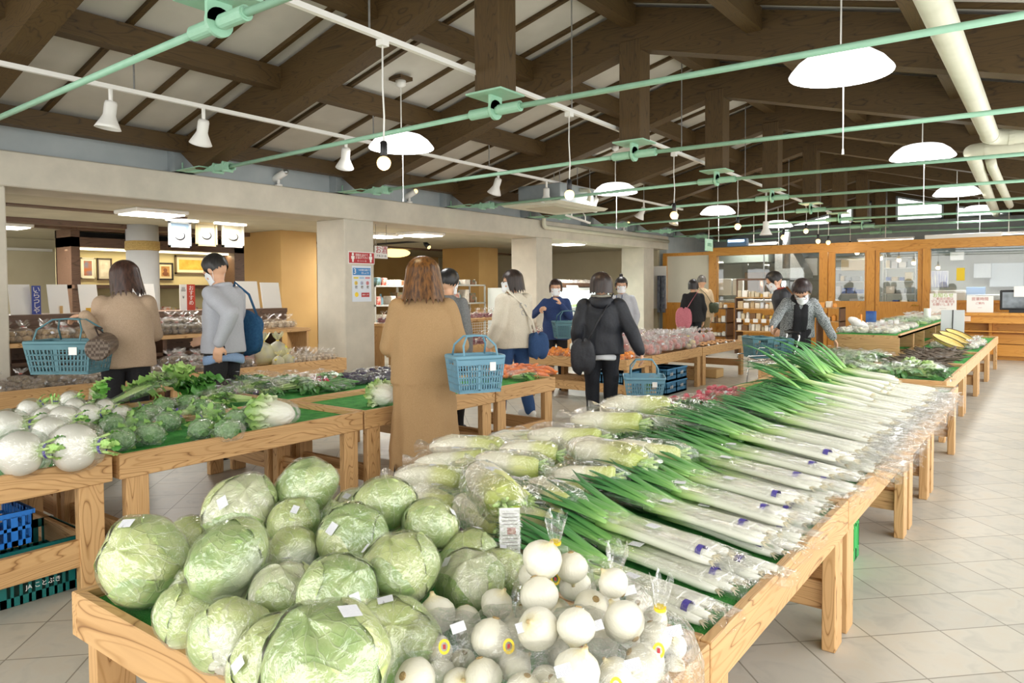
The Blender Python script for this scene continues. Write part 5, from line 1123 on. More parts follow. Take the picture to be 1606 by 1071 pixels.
# ---- leafy daikon tops rolled in film
def leafroll(A, B, w, lab, name='greens_roll', seed=0):
    rn = random.Random(seed); A = Vector(A); B = Vector(B); d = (B-A); L = d.length; d.normalize(); t = thing(name, lab, 'leafy greens', A, 'rolled leafy greens in film')
    s = Vector((-d.y, d.x, 0)); m = MB(); st = MB()
    for i in range(34):
        u = rn.uniform(.12, .86); o = A+d*L*u+s*rn.uniform(-w, w)*.7+Vector((0, 0, rn.uniform(.0, w*.9))); dd = d+s*rn.uniform(-.45, .45)+Vector((0, 0, rn.uniform(.0, .45)))
        leaf(m, o, dd, (rn.uniform(-.3, .3), rn.uniform(-.3, .3), 1), rn.uniform(.09, .15), rn.uniform(.05, .09), .9, .35, ph=i, nu=7, nv=4)
    for i in range(10): st.tube([A+s*rn.uniform(-w, w)*.4+Vector((0, 0, .01)), A+d*L*.5+s*rn.uniform(-w, w)*.6+Vector((0, 0, .03)), A+d*L*.85+s*rn.uniform(-w, w)*.8+Vector((0, 0, .03))], [.008, .006, .003], 6)
    m.build('leaves', LEAFG, t, True); st.build('stems', STEMG, t, True)
    def g(u, v):
        a = 2*PI*v; r = w*(.55+.6*math.sin(PI*min(1, u*.8+.12)))*(1+.05*math.sin(7*a+11*u)); q = A+d*L*(u*1.0-.03)+s*r*math.cos(a); return (q.x, q.y, max(.54, q.z+.5*r+r*.62*math.sin(a)))
    MB().grid(g, 20, 22).build('bag_film', FILM, t, True); return t
for i, (a, b, w, z) in enumerate((((1000, 115), (1260, 180), .075, .60), ((1120, 85), (1350, 105), .07, .60), ((925, 172), (1150, 190), .06, .57), ((1120, 55), (1340, 62), .07, .60))):
    leafroll(at(*z4(*a), z=z), at(*z4(*b), z=z), w, 'rolled daikon greens in film, '+['in front, with leafy end sticking out', 'second one behind', 'short one beside the large white daikon', 'farthest one by the red radishes'][i], seed=i)
m = MB(); t = thing('leafy_greens', 'loose bright green curly leaves at the end of the rolled greens', 'leafy greens', at(1115, 690, z=.56)); rn = random.Random(5)
for i in range(46):
    c = at(rn.uniform(1070, 1145), rn.uniform(675, 700), z=.60); leaf(m, c, (rn.uniform(-.2, 1), rn.uniform(-1, .3), rn.uniform(-.1, .5)), (0, 0, 1), rn.uniform(.07, .12), rn.uniform(.06, .1), 1.1, .5, ph=i, nu=9)
m.build('leaves', LEAFG, t, True)
# ---- leeks
def make_leek(k, bare=False):
    t = thing('leek', 'leek', 'leek'); rn = random.Random(k+40); q = k*1.1; m = MB()
    sl = .5; pts = [(u*sl, .006*math.sin(u*4+q), .004*math.sin(u*5+q)) for u in np.linspace(0, 1, 9)]
    m.tube(pts, [.010, .0145, .0145, .014, .014, .0138, .014, .0148, .0155], 10); m.build('stalk', LEEKS, t, True)
    m = MB(); 
    for j in range(6): a = j*1.05; m.tube([(0, 0, 0), (-.012, .007*math.cos(a), .007*math.sin(a)), (-.022, .011*math.cos(a), .011*math.sin(a)-.003)], [.004, .0015, .001], 4)
    m.build('roots', simple('leek_root_%d' % k, 'DCD3B8', rough=.8), t)
    m = MB()
    for j in range(5):
        L = rn.uniform(.34, .6)*(1.15 if bare else 1); sp = rn.uniform(-.13, .13)*(1.5 if bare else 1); up = rn.uniform(-.02, .09)*(3 if bare else 1)
        P = [(sl-.05+u*L, sp*u*u*L*2+.004*j-.01, u*up-(.10 if bare else .02)*u*u*u+.003*j) for u in np.linspace(0, 1, 9)]
        m.tube(P, [.012, .016, .017, .016, .0145, .012, .009, .005, .001], 8, flat=(.3, 1.15))
    m.build('leaves', LEEKL, t, True); return Proto(t)
LKP = [make_leek(i) for i in range(5)]; LKB = [make_leek(i+5, True) for i in range(3)]
def make_leekbag(k, crumple):
    t = thing('leek_bag', 'bag', 'bag'); q = k*1.9; L = .98
    def g(u, v):
        a = 2*PI*v; x = -.05-.05*crumple+u*(L+.05*crumple); w_ = .052+.03*u
        if u < .1: w_ *= 1+crumple*.5*(1-u/.1)
        w_ *= 1+.05*math.sin(6*a+14*u+q); c, s = math.cos(a), math.sin(a)
        hh = .023*(1+.15*math.sin(9*u+q))*(1 if u < .9 else (1-u)*8+.2)
        return (x+(.02*crumple*math.sin(7*a+q) if u < .06 else 0), w_*c*abs(c)**-.35 if abs(c) > .01 else 0, .017+hh*s+(crumple*.022*math.sin(5*a+20*u+q)*(max(0, .14-u)/.14)))
    MB().grid(g, 34, 24).build('bag_film', FILM2 if crumple else FILM, t, True)
    label_patch((.42+.1*(k % 3-1), .012, .043), (0, 0, 1), .045, .035, .25*k).build('price_label', TAGP, t)
    if not crumple:
        m = MB(); yo = (.03, -.02, .0)[k]; m.tube([(.08+.02*k, yo, .022), (.103+.02*k, yo, .022)], .0215, 14, cap=False, flat=(.95, 1.0)); m.build('purple_tape', PURP, t)
    return Proto(t)
LB = [make_leekbag(i, 0) for i in range(3)]; LBC = [make_leekbag(i, 1.) for i in range(3)]
rn = random.Random(3); nb = 0; nl = 0
layers = [(.0, 1.70, 6.6, 27), (.045, 1.95, 6.4, 18), (.085, 3.3, 6.2, 11)]
lay_n = ['bottom', 'second', 'top']
for li, (dz, ya, yb, cnt) in enumerate(layers):
    for i in range(cnt):
        y = ya+(yb-ya)*(i+.5)/cnt+rn.uniform(-.02, .02); far = min(1, max(0, (y-1.8)/2.6)); ang = math.radians(9+13*far+rn.uniform(-4, 4)); x = -.665+rn.uniform(-.03, .03)-(.06 if li == 1 else .02)*(li > 0)
        z = .535+dz+.02; rz = PI-ang; pitch = -rn.uniform(.0, .03)-.035*far
        M = Matrix.Rotation(rz, 3, 'Z') @ Matrix.Rotation(pitch, 3, 'Y')
        cr = y > 3.6; sc = .86 if y < 2.1 else (.92 if y < 2.8 else 1.08)
        bp = (LBC if cr else LB)[nb % 3]; nb += 1
        bp.put((x, y, z-.012), (0, pitch, rz), (sc, 1, 1), f'clear bag of leeks in the {lay_n[li]} layer, {ORD[i]} from the onions', 'clear bags of leeks')
        for j in range(5):
            off = M @ Vector((rn.uniform(-.01, .05), (j-2)*.027, .007*(j % 2)))
            LKP[nl % 5].put(Vector((x, y, z))+off, (rn.uniform(0, 1)*0, pitch, rz+rn.uniform(-.03, .03)), (sc, 1, 1), f'leek in the {lay_n[li]} layer, {ORD[j]} in the {ORD[i]} bag from the onions', 'bagged leeks'); nl += 1
# loose long leeks whose bare green leaves spray up at the far end
for i in range(18):
    y = 5.3+.075*i; a = math.radians(14+rn.uniform(-9, 15)); y = 5.0+.07*i; p = (-.93+rn.uniform(-.05, .05), y, .65+.03*(i % 3)); 
    LKB[i % 3].put(p, (0, -.05-rn.uniform(0, .1), PI-a), (1.0, 1.1, 1.1), f'unbagged leek with long bare leaves at the far end, {ORD[i]} along', 'long-leaved leeks at the far end')
# ------------------------------------------------------------------ goods on the other tables
def cmat(n, *a, **k): return MATS.get(n) or simple(n, *a, **k)
def make_pack(kind, seed, items, mat, itemname, R=.09, h=.15, film=None, neck=True, tie=None, n_=24, flat=False, lab=True, cat='bag of produce'):
    t = thing(kind, kind, 'bag of produce'); rn = random.Random(seed); m = MB()
    for (n, rx, ry, z) in items:
        for i in range(n):
            a = 2*PI*i/max(n, 1)+rn.uniform(-.3, .3)+z*20; rad = (R*.55 if n > 1 else 0)*rn.uniform(.8, 1.1)
            q = rotm(rn.uniform(-.3, .3), rn.uniform(-.3, .3), rn.uniform(0, 6)); ph = rn.uniform(0, 6)
            m.ell((rad*math.cos(a), rad*math.sin(a), z), (rx*rn.uniform(.85, 1.15), ry, ry*rn.uniform(.85, 1)), q, 10, 7, fn=lambda a, b, ph=ph: 1+.06*math.sin(3*a+ph)+.05*math.sin(2*b+ph))
    m.build(itemname, mat, t, True)
    bagfilm('bag_film', 0, 0, 0, R*1.08, R*1.0, h, 0, film or FILM2, t, neck, seed, neck, n=n_, flare=.42, tiemat=tie or cmat('tie_red', 'C03A3A'))
    if lab: label_patch((R*.5, -R*.5, h*.52), (.5, -.6, .6), .035, .025, .2).build('price_label', TAG, t)
    return Proto(t)
TARO = cmat('taro_skin', '6E5C46', '8C7A60', .8, 30, bmp=.5, bscale=80); POT = cmat('potato_skin', 'A98D62', '8F7450', .7, 30); SWEET = cmat('sweet_potato_skin', '7A3F4C', '935462', .6, 20)
APPLE = cmat('apple_skin', 'C23A44', 'D98A6A', .3, 9); APPLEY = cmat('pale_apple_skin', 'E3DB8A', 'D99C7A', .3, 9); ORANGE = cmat('orange_skin', 'F08A24', 'F59A38', .4, 40); CARROT = cmat('carrot_skin', 'EE7A2C', 'F58E42', .4, 20)
GARLIC = cmat('garlic_skin', 'CDBBA0', 'B9A182', .6, 25); NETY = cmat('yellow_net_skin', 'D3CB4A', 'B9B23C', .6, 60); NETO = cmat('orange_net_skin', 'B8602E', 'A04E26', .6, 60); EGGP = cmat('eggplant_skin', '2B2436', '3C3350', .2, 10); CUKE = cmat('cucumber_skin', '3F7A34', '5F9A48', .4, 30); RADI = cmat('radish_skin', 'C02F48', 'D2495E', .35, 10)
P_TARO = [make_pack('taro_bag', i, [(6, .034, .026, .03), (5, .032, .026, .07)], TARO, 'taro_roots', .1, .13, FILM2) for i in range(3)]
P_TAROF = [make_pack('taro_pack', 10+i, [(6, .042, .028, .03), (3, .038, .026, .07)], TARO, 'taro_roots', .12, .11, FILM2, neck=False) for i in range(2)]
P_POT = [make_pack('potato_bag', 20+i, [(5, .038, .03, .035), (4, .034, .028, .08)], POT, 'potatoes', .095, .15, FILM2) for i in range(3)]
P_SWEET = [make_pack('sweet_potato_bag', 30+i, [(5, .06, .022, .03), (4, .055, .02, .065)], SWEET, 'sweet_potatoes', .1, .14, FILM2) for i in range(2)]
FPINK = film_mat('pink_print_film', rough=.2, haze=.35, bs=40, strength=1., spec=.07, tint=(1, .86, .88, 1))
P_APP = [make_pack('apple_bag', 40+i, [(4, .04, .038, .04), (2, .04, .038, .09)], APPLE, 'apples', .095, .17, FPINK if i % 2 else FILM3, tie=RED) for i in range(3)]
P_APY = [make_pack('pale_apple_bag', 45, [(4, .04, .038, .04), (2, .04, .038, .09)], APPLEY, 'apples', .095, .17, FILM3, tie=YEL)]
P_ORG = [make_pack('orange_bag', 50+i, [(7, .03, .026, .03), (4, .03, .026, .06)], ORANGE, 'oranges', .1, .085, FILM2, neck=False) for i in range(2)]
P_CAR = [make_pack('carrot_bag', 55+i, [(4, .085, .022, .026), (2, .08, .02, .055)], CARROT, 'carrots', .1, .085, FILM2, neck=False) for i in range(2)]
P_GAR = [make_pack('garlic_bag', 60+i, [(5, .028, .024, .03), (3, .026, .022, .06)], GARLIC, 'garlic_bulbs', .08, .12, FILM2, tie=WHITE) for i in range(2)]
P_NETY = [make_pack('citrus_net', 65, [(6, .038, .034, .04), (5, .036, .034, .1), (3, .036, .032, .15)], NETY, 'citrus_fruits', .11, .24, film_mat('yellow_net', rough=.4, haze=.3, tint=(1, .97, .5, 1)), tie=YEL)]
P_NETO = [make_pack('onion_net', 66, [(5, .04, .036, .04), (4, .038, .034, .1)], NETO, 'onions', .1, .18, film_mat('orange_net', rough=.4, haze=.2, tint=(1, .7, .5, 1)), tie=RED)]
P_EGG = [make_pack('eggplant_bag', 70+i, [(4, .075, .026, .028), (2, .07, .024, .06)], EGGP, 'eggplants', .1, .1, FILM2, neck=False) for i in range(2)]
P_CUK = [make_pack('cucumber_bag', 74, [(5, .09, .017, .024), (3, .085, .016, .05)], CUKE, 'cucumbers', .1, .08, FILM2, neck=False)]
P_RAD = [make_pack('red_radish_bag', 76+i, [(6, .03, .022, .025), (4, .028, .02, .055)], RADI, 'radishes', .1, .085, FILM2, neck=False) for i in range(2)]
P_BUR = [make_pack('burdock_bag', 80, [(6, .2, .014, .02), (4, .19, .013, .045)], cmat('burdock_skin', '54483C', '6B5D4E', .7, 20), 'burdock_roots', .09, .07, FILM2, neck=False)]
P_WHT = [make_pack('noodle_bag', 84+i, [(6, .05, .02, .025), (4, .045, .018, .05)], cmat('pale_root_skin', ['E3DCC6', 'DDD0A8', 'E6C9A0'][i], 'CFC3A4', .5, 20), 'pale_roots', .09, .085, FILM3, neck=bool(i == 2)) for i in range(3)]
def make_greens(kind, seed, leafmat, stem=STEMG, nl=16, L=.14, W=.05, R=.07, h=.1, length=.26, film=FILMG, ltype='greens', bag=True, accent=None):
    """bunch of leafy vegetables lying in a clear bag, stems at -x, leaves at +x"""
    t = thing(kind, kind, 'leafy vegetable'); rn = random.Random(seed); m = MB(); s = MB()
    for i in range(nl):
        y = rn.uniform(-R, R)*.7; z = rn.uniform(.012, h*.55); x0 = -length*.5; k = rn.uniform(.35, .6)
        s.tube([(x0, y*.3, z*.5+.01), (x0+length*k*.6, y*.7, z*.8+.01), (x0+length*k, y, z+.01)], [.006, .005, .003], 5)
        leaf(m, (x0+length*k, y, z+.01), (1, y/R*.5+rn.uniform(-.3, .3), rn.uniform(-.05, .45)), (rn.uniform(-.4, .4), rn.uniform(-.5, .5), 1), L*rn.uniform(.7, 1.1), W*rn.uniform(.8, 1.2), .8, .3, ph=i, nu=7, nv=4)
    m.build('leaves', leafmat, t, True); s.build('stems', stem, t, True)
    if accent:
        a = MB()
        for i in range(5): a.ell((-length*.5-.01, (i-2)*.018, .02+.01*(i % 2)), (.025, .014, .014))
        a.build('bulbs', accent, t, True)
    if bag:
        def g(u, v):
            a = 2*PI*v; x = -length*.62+u*length*1.25; r = R*(.35+.85*math.sin(PI*min(1, .1+u*.8)))*(1+.08*math.sin(6*a+12*u+seed)); return (x, r*math.cos(a)*1.05, max(.003, h*.45+r*.72*math.sin(a)+.01*math.sin(9*a+7*u)))
        MB().grid(g, 18, 20).build('bag_film', film, t, True); label_patch((0, 0, h*.45+R*.9), (0, 0, 1), .03, .022, seed).build('price_label', TAG, t)
    return Proto(t)
P_GRN = [make_greens('greens_bag', i, LEAFG if i % 2 else LEAFD) for i in range(3)]
P_GRP = [make_greens('shallot_bag', 7, LEAFD, accent=cmat('shallot_purple', '6A4A80', '7E5C94', .4, 20)), make_greens('turnip_green_bag', 8, LEAFG, cmat('purple_stem', '7A5566', '93707E', .5, 20), accent=cmat('red_turnip', 'A0405C', rough=.4))]
def make_broccoli(seed):
    t = thing('broccoli', 'broccoli', 'broccoli'); rn = random.Random(seed)
    f = lambda a, b: 1+.10*math.sin(7*a+seed)*math.cos(6*b)+.06*math.sin(15*a+3*b)*math.cos(13*b)
    MB().ell((.03, 0, .055), (.055, .062, .05), n=36, m=22, fn=f).build('crown', cmat('broccoli_crown', '6C975E', '92B87C', .8, 60, bmp=1.0, bscale=160), t, True)
    m = MB(); m.tube([(-.085, 0, .03), (-.05, 0, .035), (0, 0, .045)], [.021, .02, .03], 12); m.build('stalk', cmat('broccoli_stalk', 'B9D489', 'A3C272', .5, 10), t, True)
    m = MB()
    for i in range(7): a = i*.9; leaf(m, (-.05, .01*math.cos(a), .04+.01*math.sin(a)), (1, .9*math.cos(a), .9*math.sin(a)+.2), (0, -math.cos(a), -math.sin(a)+.3), .09, .045, .6, .4, ph=i)
    m.build('leaves', LEAFD, t, True)
    def g(u, v):
        a = 2*PI*v; x = -.14+u*.25; r = .02+.055*math.sin(PI*min(1, max(0, (x+.10)/.2)*.5+.02)) if x > -.1 else .018+(-.1-x)*.5
        if x > .07: r = .075*math.sqrt(max(0, 1-((x-.07)/.042)**2))
        r *= 1+.07*math.sin(7*a+20*u+seed)+.04*math.sin(13*a); return (x, r*math.cos(a), max(.003, .045+r*math.sin(a)*.8))
    MB().grid(g, 22, 22).build('bag_film', FILM2, t, True)
    MB().tube([(-.105, 0, .045), (-.095, 0, .045)], .02, 10).build('bag_tie', PURP, t); return Proto(t)
P_BRO = [make_broccoli(i) for i in range(2)]
def make_hakusai():
    t = thing('chinese_cabbage', 'chinese cabbage', 'chinese cabbage'); f = lambda a, b: 1+.05*abs(math.sin(3.5*a+1.2*math.sin(b)))+.02*math.sin(9*a+8*b)
    MB().ell((0, 0, .085), (.085, .085, .15), rotm(0, PI/2, 0), 36, 24, fn=f).build('head', grad('hakusai_leaf', [(0, 'B9CF7E'), (.35, 'CFDF9A'), (.6, 'EEF0D8'), (1, 'F4F3E6')], 0, -.15, .15, .4, .25, 22, (.5, 3, 3), .5), t, True)
    m = MB()
    for i in range(9): a = i*.7; leaf(m, (.03, .075*math.cos(a), .085+.07*math.sin(a)), (-1, .25*math.cos(a), .25*math.sin(a)), (0, math.cos(a), math.sin(a)), .17, .12, .5, .3, ph=i, fold=.5)
    m.build('outer_leaf', grad('hakusai_outer', [(0, 'E8EED0'), (.5, 'A9C873'), (1, '7FAE56')], 0, .03, -.15, .45, .2, 18), t, True)
    MB().lathe([(0, .138), (.028, .14), (.03, .15), (0, .152)], 14, c=(0, 0, .085), R=rotm(0, PI/2, 0)).build('cut_stalk', WHV, t)
    MB().ell((0, 0, .09), (.095, .098, .18), rotm(0, PI/2, 0), 30, 24, fn=lambda a, b: f(a, b)*(1+.05*math.sin(8*a+5*b)*abs(math.sin(b)))).build('plastic_wrap', FILM2, t, True); return Proto(t)
P_HAK = make_hakusai()
def make_turnip(seed):
    t = thing('turnip', 'turnip', 'turnip'); f = lambda a, b: 1+.02*math.sin(3*a+seed)+.015*math.sin(5*a+3*b)
    MB().ell((0, 0, 0), (1, 1, .88), n=34, m=22, fn=f).build('root', WHV, t, True); m = MB(); l = MB(); rn = random.Random(seed)
    for i in range(12):
        a = i*2.4; r = .25*(i/12); e = (r*2.2*math.cos(a), r*2.2*math.sin(a), 1.35+rn.uniform(0, .25)); m.tube([(r*math.cos(a), r*math.sin(a), .75), (r*1.6*math.cos(a), r*1.6*math.sin(a), 1.1), e], [.085, .075, .05], 7)
        if i % 2: leaf(l, e, (math.cos(a)*.5, math.sin(a)*.5, 1), (math.cos(a), math.sin(a), 0), .45, .3, .8, .4, ph=i)
    m.build('stems', STEMG, t, True); l.build('leaves', LEAFG, t, True)
    MB().tube([(0, 0, 1.12), (0, 0, 1.24)], .34, 14, cap=False).build('purple_tape', PURP, t)
    MB().ell((0, 0, .1), (1.08, 1.08, 1.18), n=30, m=20, fn=lambda a, b: f(a, b)*(1+.03*math.sin(9*a+7*b))).build('bag_film', FILMC, t, True); return Proto(t)
P_TUR = [make_turnip(i) for i in range(2)]
def aim(v, roll=0): return Vector(v).to_track_quat('Z', 'Y').to_euler()
TL = [(31, 712, 36, .64, (.75, .65, .1), 'largest turnip at the left picture edge'), (117, 702, 37, .64, (.8, .6, .05), 'big turnip at the table corner, green stems to the right'), (8, 674, 30, .66, (.5, .8, .1), 'turnip at the left edge behind the largest'), (80, 682, 28, .66, (.8, .6, .2), 'turnip between the two biggest'), (99, 660, 23, .68, (.85, .5, .1), 'turnip on top of the middle of the heap'), (45, 644, 17, .66, (.1, .9, .5), 'turnip at the back left with taped stems'), (68, 655, 15, .68, (-.3, -.9, -.1), 'small turnip below the upright stems'), (141, 653, 19, .64, (.8, .5, .2), 'turnip behind the corner one'), (164, 641, 15, .64, (.7, .7, 0), 'turnip left of the broccoli bags'), (117, 641, 16, .66, (.6, .7, .1), 'turnip right of the upright stems'), (109, 628, 14, .66, (.7, .4, .3), 'farthest turnip by the potato table'), (84, 646, 15, .68, (.1, .1, 1), 'turnip whose taped stems stand upright'), (190, 650, 14, .6, (.8, .6, 0), 'turnip low behind the broccoli')]
for i, (x, y, r, z, dv, lab) in enumerate(TL):
    p = at(x, y, z=lz(z)); rr = r*depth(p)/_F; p.z = max(p.z, .594+rr*.95); P_TUR[i % 2].put(p, aim(dv), rr, 'white '+lab, 'bagged white turnips')
BL = [(193, 690, 'pointed bag nearest the table corner', -.8), (235, 682, 'round bag with purple tie at the board', -.5), (226, 653, 'silvery bag behind the purple-tied one', .4), (268, 662, 'bag with thick pale stalk', -.9), (170, 668, 'dark bag beside the corner turnip', .2), (307, 644, 'bag in the middle of the turf', 1.1), (316, 674, 'bag at the front board, stalk to the right', -.4), (350, 676, 'flat bag next to the chinese cabbage', .1), (372, 659, 'bag touching the chinese cabbage', -.6), (285, 636, 'silvery bag with yellow ring sticker', .9), (250, 640, 'bag in the back of the group', .5), (330, 652, 'bag behind the stalk-right one', 2.0), (210, 665, 'bag between pointed and silvery ones', 1.5)]
for i, (x, y, lab, a) in enumerate(BL):
    p = at(x, y, z=lz(.58)); P_BRO[i % 2].put((p.x, p.y, .594), (0, 0, a), 1.08, 'bagged broccoli, '+lab, 'bagged broccoli')
p = at(424, 649, z=lz(.62)); P_HAK.put((p.x, p.y, .594), (0, 0, .5), .95, 'wrapped chinese cabbage on turf beside the broccoli bags'); p = at(600, 622, z=lz(.6)); P_HAK.put((p.x, p.y, .594), (0, 0, -.2), .9, 'wrapped chinese cabbage partly hidden by the camel coat')
# long bag of rape greens and big loose leaves
def bigleaves(name, lab, A, B, n, L, W, bag, seed, mat=LEAFG):
    A = Vector(A); B = Vector(B); d = B-A; t = thing(name, lab, 'leafy greens', A); rn = random.Random(seed); m = MB(); s = MB(); sd = Vector((-d.y, d.x, 0)).normalized(); D = d.normalized()
    for i in range(n):
        u = rn.uniform(.35, 1.); o = A+d*u+sd*rn.uniform(-.09, .09)+Vector((0, 0, rn.uniform(-.02, .05))); leaf(m, o, D+sd*rn.uniform(-.9, .9)+Vector((0, 0, rn.uniform(-.2, .7))), (rn.uniform(-.6, .6), rn.uniform(-.6, .6), 1), L*rn.uniform(.7, 1.1), W*rn.uniform(.7, 1.1), 1.0, .35, ph=i, nu=8, nv=4)
    for i in range(12): s.tube([A+sd*rn.uniform(-.02, .02), A+d*.5+sd*rn.uniform(-.05, .05)+Vector((0, 0, .02)), B+sd*rn.uniform(-.07, .07)], [.008, .007, .004], 6)
    m.build('leaves', mat, t, True); s.build('stems', STEMG, t, True)
    if bag:
        def g(u, v):
            a = 2*PI*v; r = (.02+.1*u)*(1+.06*math.sin(6*a+9*u)); q = A+d*(u*.85-.03); w = D.cross(sd); q = q+sd*r*math.cos(a)-w*r*.6*math.sin(a); return tuple(q)
        MB().grid(g, 20, 20).build('bag_film', FILM, t, True)
    return t
bigleaves('rape_greens', 'long clear cone bag of broad green leaves across the table', at(168, 634, z=lz(.62)), at(278, 588, z=lz(.76)), 40, .17, .13, True, 1)
bigleaves('rape_greens', 'broad loose green leaves below the hand of the man in grey', at(258, 604, z=lz(.64)), at(315, 606, z=lz(.64)), 46, .17, .13, False, 2)
bigleaves('leafy_greens', 'upright bright green lettuce-like bunch behind the turnips', at(140, 640, z=lz(.58)), at(160, 612, z=lz(.7)), 16, .10, .07, True, 3)
bigleaves('leafy_greens', 'curly greens beside the silvery broccoli bag', at(318, 640, z=lz(.57)), at(345, 632, z=lz(.58)), 20, .08, .06, False, 4)
# rear row of bagged greens, cucumbers, eggplants
cnt = {}
def scatter(protos, pts, z, name, group, rz=None, s=1.0, zoff=0):
    for i, q in enumerate(pts):
        x, y = q[0], q[1]; zz = q[2] if len(q) > 2 else 0; p = at(x, y, z=z+zz+.03)
        c = cnt.get(name, 0); cnt[name] = c+1; od = ORD[c] if c < len(ORD) else f'{ORD[c-28]} of the further'
        protos[(i*7+len(pts)) % len(protos)].put((p.x, p.y, z+zz+.001), (0, 0, rz if rz is not None else (i*2.3) % 6.28), s*random.uniform(.92, 1.08), f'{name}, {od} from the left', group)
scatter(P_GRN, [(372, 600), (392, 607), (408, 598), (402, 612), (436, 606), (455, 598), (462, 609), (480, 602), (490, 610), (342, 624), (360, 628), (505, 596)], .594, 'clear bag of dark leafy greens behind the first chinese cabbage', 'bags of greens on the rear table', s=1.1)
scatter(P_GRP[:1], [(422, 616), (432, 610), (416, 606)], .594, 'bag of purple-footed shallots behind the first chinese cabbage', 'bags of shallots'); scatter(P_GRP[1:], [(358, 612), (370, 616)], .594, 'bag of purplish stems beside the leafy greens', 'bags of purple stems')
scatter(P_RAD, [(497, 597), (505, 602)], .594, 'bag of small red radishes among the greens', 'bags of red radishes'); scatter(P_RAD, [(1085, 628), (1110, 622), (1135, 627), (1100, 634), (1065, 632), (1150, 618), (1125, 615), (1160, 626)], .532, 'bag of small red radishes behind the daikon', 'bags of red radishes', s=1.15)
scatter(P_CUK, [(520, 607), (535, 604), (528, 600)], .594, 'bag of cucumbers before the first pillar', 'bags of cucumbers', rz=.3)
scatter(P_EGG, [(548, 592), (560, 597), (572, 590), (585, 595), (598, 588), (608, 594), (565, 586), (590, 584), (612, 584)], .594, 'bag of dark eggplants before the first pillar', 'bags of eggplants')
# potato row
def row(protos, x, ya, yb, n, z, name, group, s=1.0, jit=.03):
    for i in range(n):
        y = ya+(yb-ya)*(i+.5)/n; protos[i % len(protos)].put((x+random.uniform(-jit, jit), y+random.uniform(-.02, .02), z+.001), (0, 0, i*1.9), s*random.uniform(.93, 1.08), f'{name}, {ORD[i]} from the left', group)
row(P_TAROF, -7.27, 2.25, 3.85, 8, .531, 'flat bag of brown taro in the front rank behind the basket', 'bags of taro'); row(P_TARO, -7.5, 2.25, 3.85, 8, .531, 'bag of brown taro in the middle rank behind the basket', 'bags of taro'); row(P_TAROF, -7.75, 2.25, 3.85, 7, .531, 'flat bag of taro in the rear rank behind the basket', 'bags of taro')
row(P_TARO, -7.27, 3.95, 4.75, 5, .531, 'bag of taro, front rank between woman and man', 'bags of taro', 1.1); row(P_TARO, -7.48, 3.95, 4.6, 4, .60, 'bag of taro heaped between woman and man', 'bags of taro', 1.1); row(P_TARO, -7.72, 3.95, 4.6, 4, .56, 'bag of taro, rear rank between woman and man', 'bags of taro', 1.1)
row(P_NETO, -7.62, 4.65, 5.0, 2, .56, 'orange-red net of onions left of the man in grey', 'nets of onions', 1.1); row(P_NETY, -7.5, 5.0, 5.35, 2, .531, 'yellow net of citrus right of the man in grey', 'nets of citrus', 1.1); row(P_NETY, -7.28, 5.0, 5.3, 2, .50, 'low yellow net of citrus at the front board', 'nets of citrus', .7)
row(P_GAR, -7.28, 5.32, 5.95, 6, .531, 'small bag of garlic in the front rank before the pillar', 'bags of garlic'); row(P_GAR, -7.5, 5.42, 5.95, 5, .531, 'small bag of garlic in the middle rank before the pillar', 'bags of garlic'); row(P_GAR, -7.75, 5.4, 5.95, 4, .531, 'small bag of garlic in the rear rank before the pillar', 'bags of garlic')
row(P_POT, -8.15, 2.2, 3.75, 9, .91, 'tied bag of potatoes on the raised shelf above the basket', 'bags of potatoes on the raised shelf', 1.05); row(P_TARO, -8.35, 2.2, 3.75, 8, .91, 'bag of taro at raised shelf back above the basket', 'bags of taro on the raised shelf')
row(P_TARO, -8.14, 3.95, 4.75, 5, .91, 'bag of brown taro on the raised shelf left of the man', 'bags of taro on the raised shelf', 1.15); row(P_TARO, -8.32, 3.95, 4.75, 5, .96, 'bag of brown taro heaped at shelf back left of the man', 'bags of taro on the raised shelf', 1.15)
row(P_GAR, -8.2, 5.25, 6.0, 5, .91, 'bag of bulbs on the raised shelf before the first pillar', 'bags of bulbs on the raised shelf', 1.15)
row(P_SWEET, -7.3, 7.5, 11.2, 18, .531, 'bag of sweet potatoes in the front rank beyond the first pillar', 'bags of sweet potatoes'); row(P_SWEET, -7.6, 7.5, 11.2, 16, .56, 'bag of sweet potatoes in the rear rank beyond the first pillar', 'bags of sweet potatoes'); row(P_SWEET, -8.2, 7.5, 11.2, 18, .905, 'bag of sweet potatoes on the raised shelf beyond the first pillar', 'bags of sweet potatoes')
t = thing('wire_basket', 'white wire basket with blue box under the raised shelf of sweet potatoes', 'basket', (-8.0, 9.7, .55)); m = MB()
for i in range(16): m.tube([(-7.99, 9.2+i*.06, .56), (-7.99, 9.2+i*.06, .84)], .003, 4)
for i in range(7): m.tube([(-7.99, 9.2, .56+i*.046), (-7.99, 10.1, .56+i*.046)], .003, 4)
m.build('wire_mesh', WHITE, t); MB().box((-8.0, 9.22, .56), (-8.35, 9.45, .8)).build('blue_box', BBLUE, t)
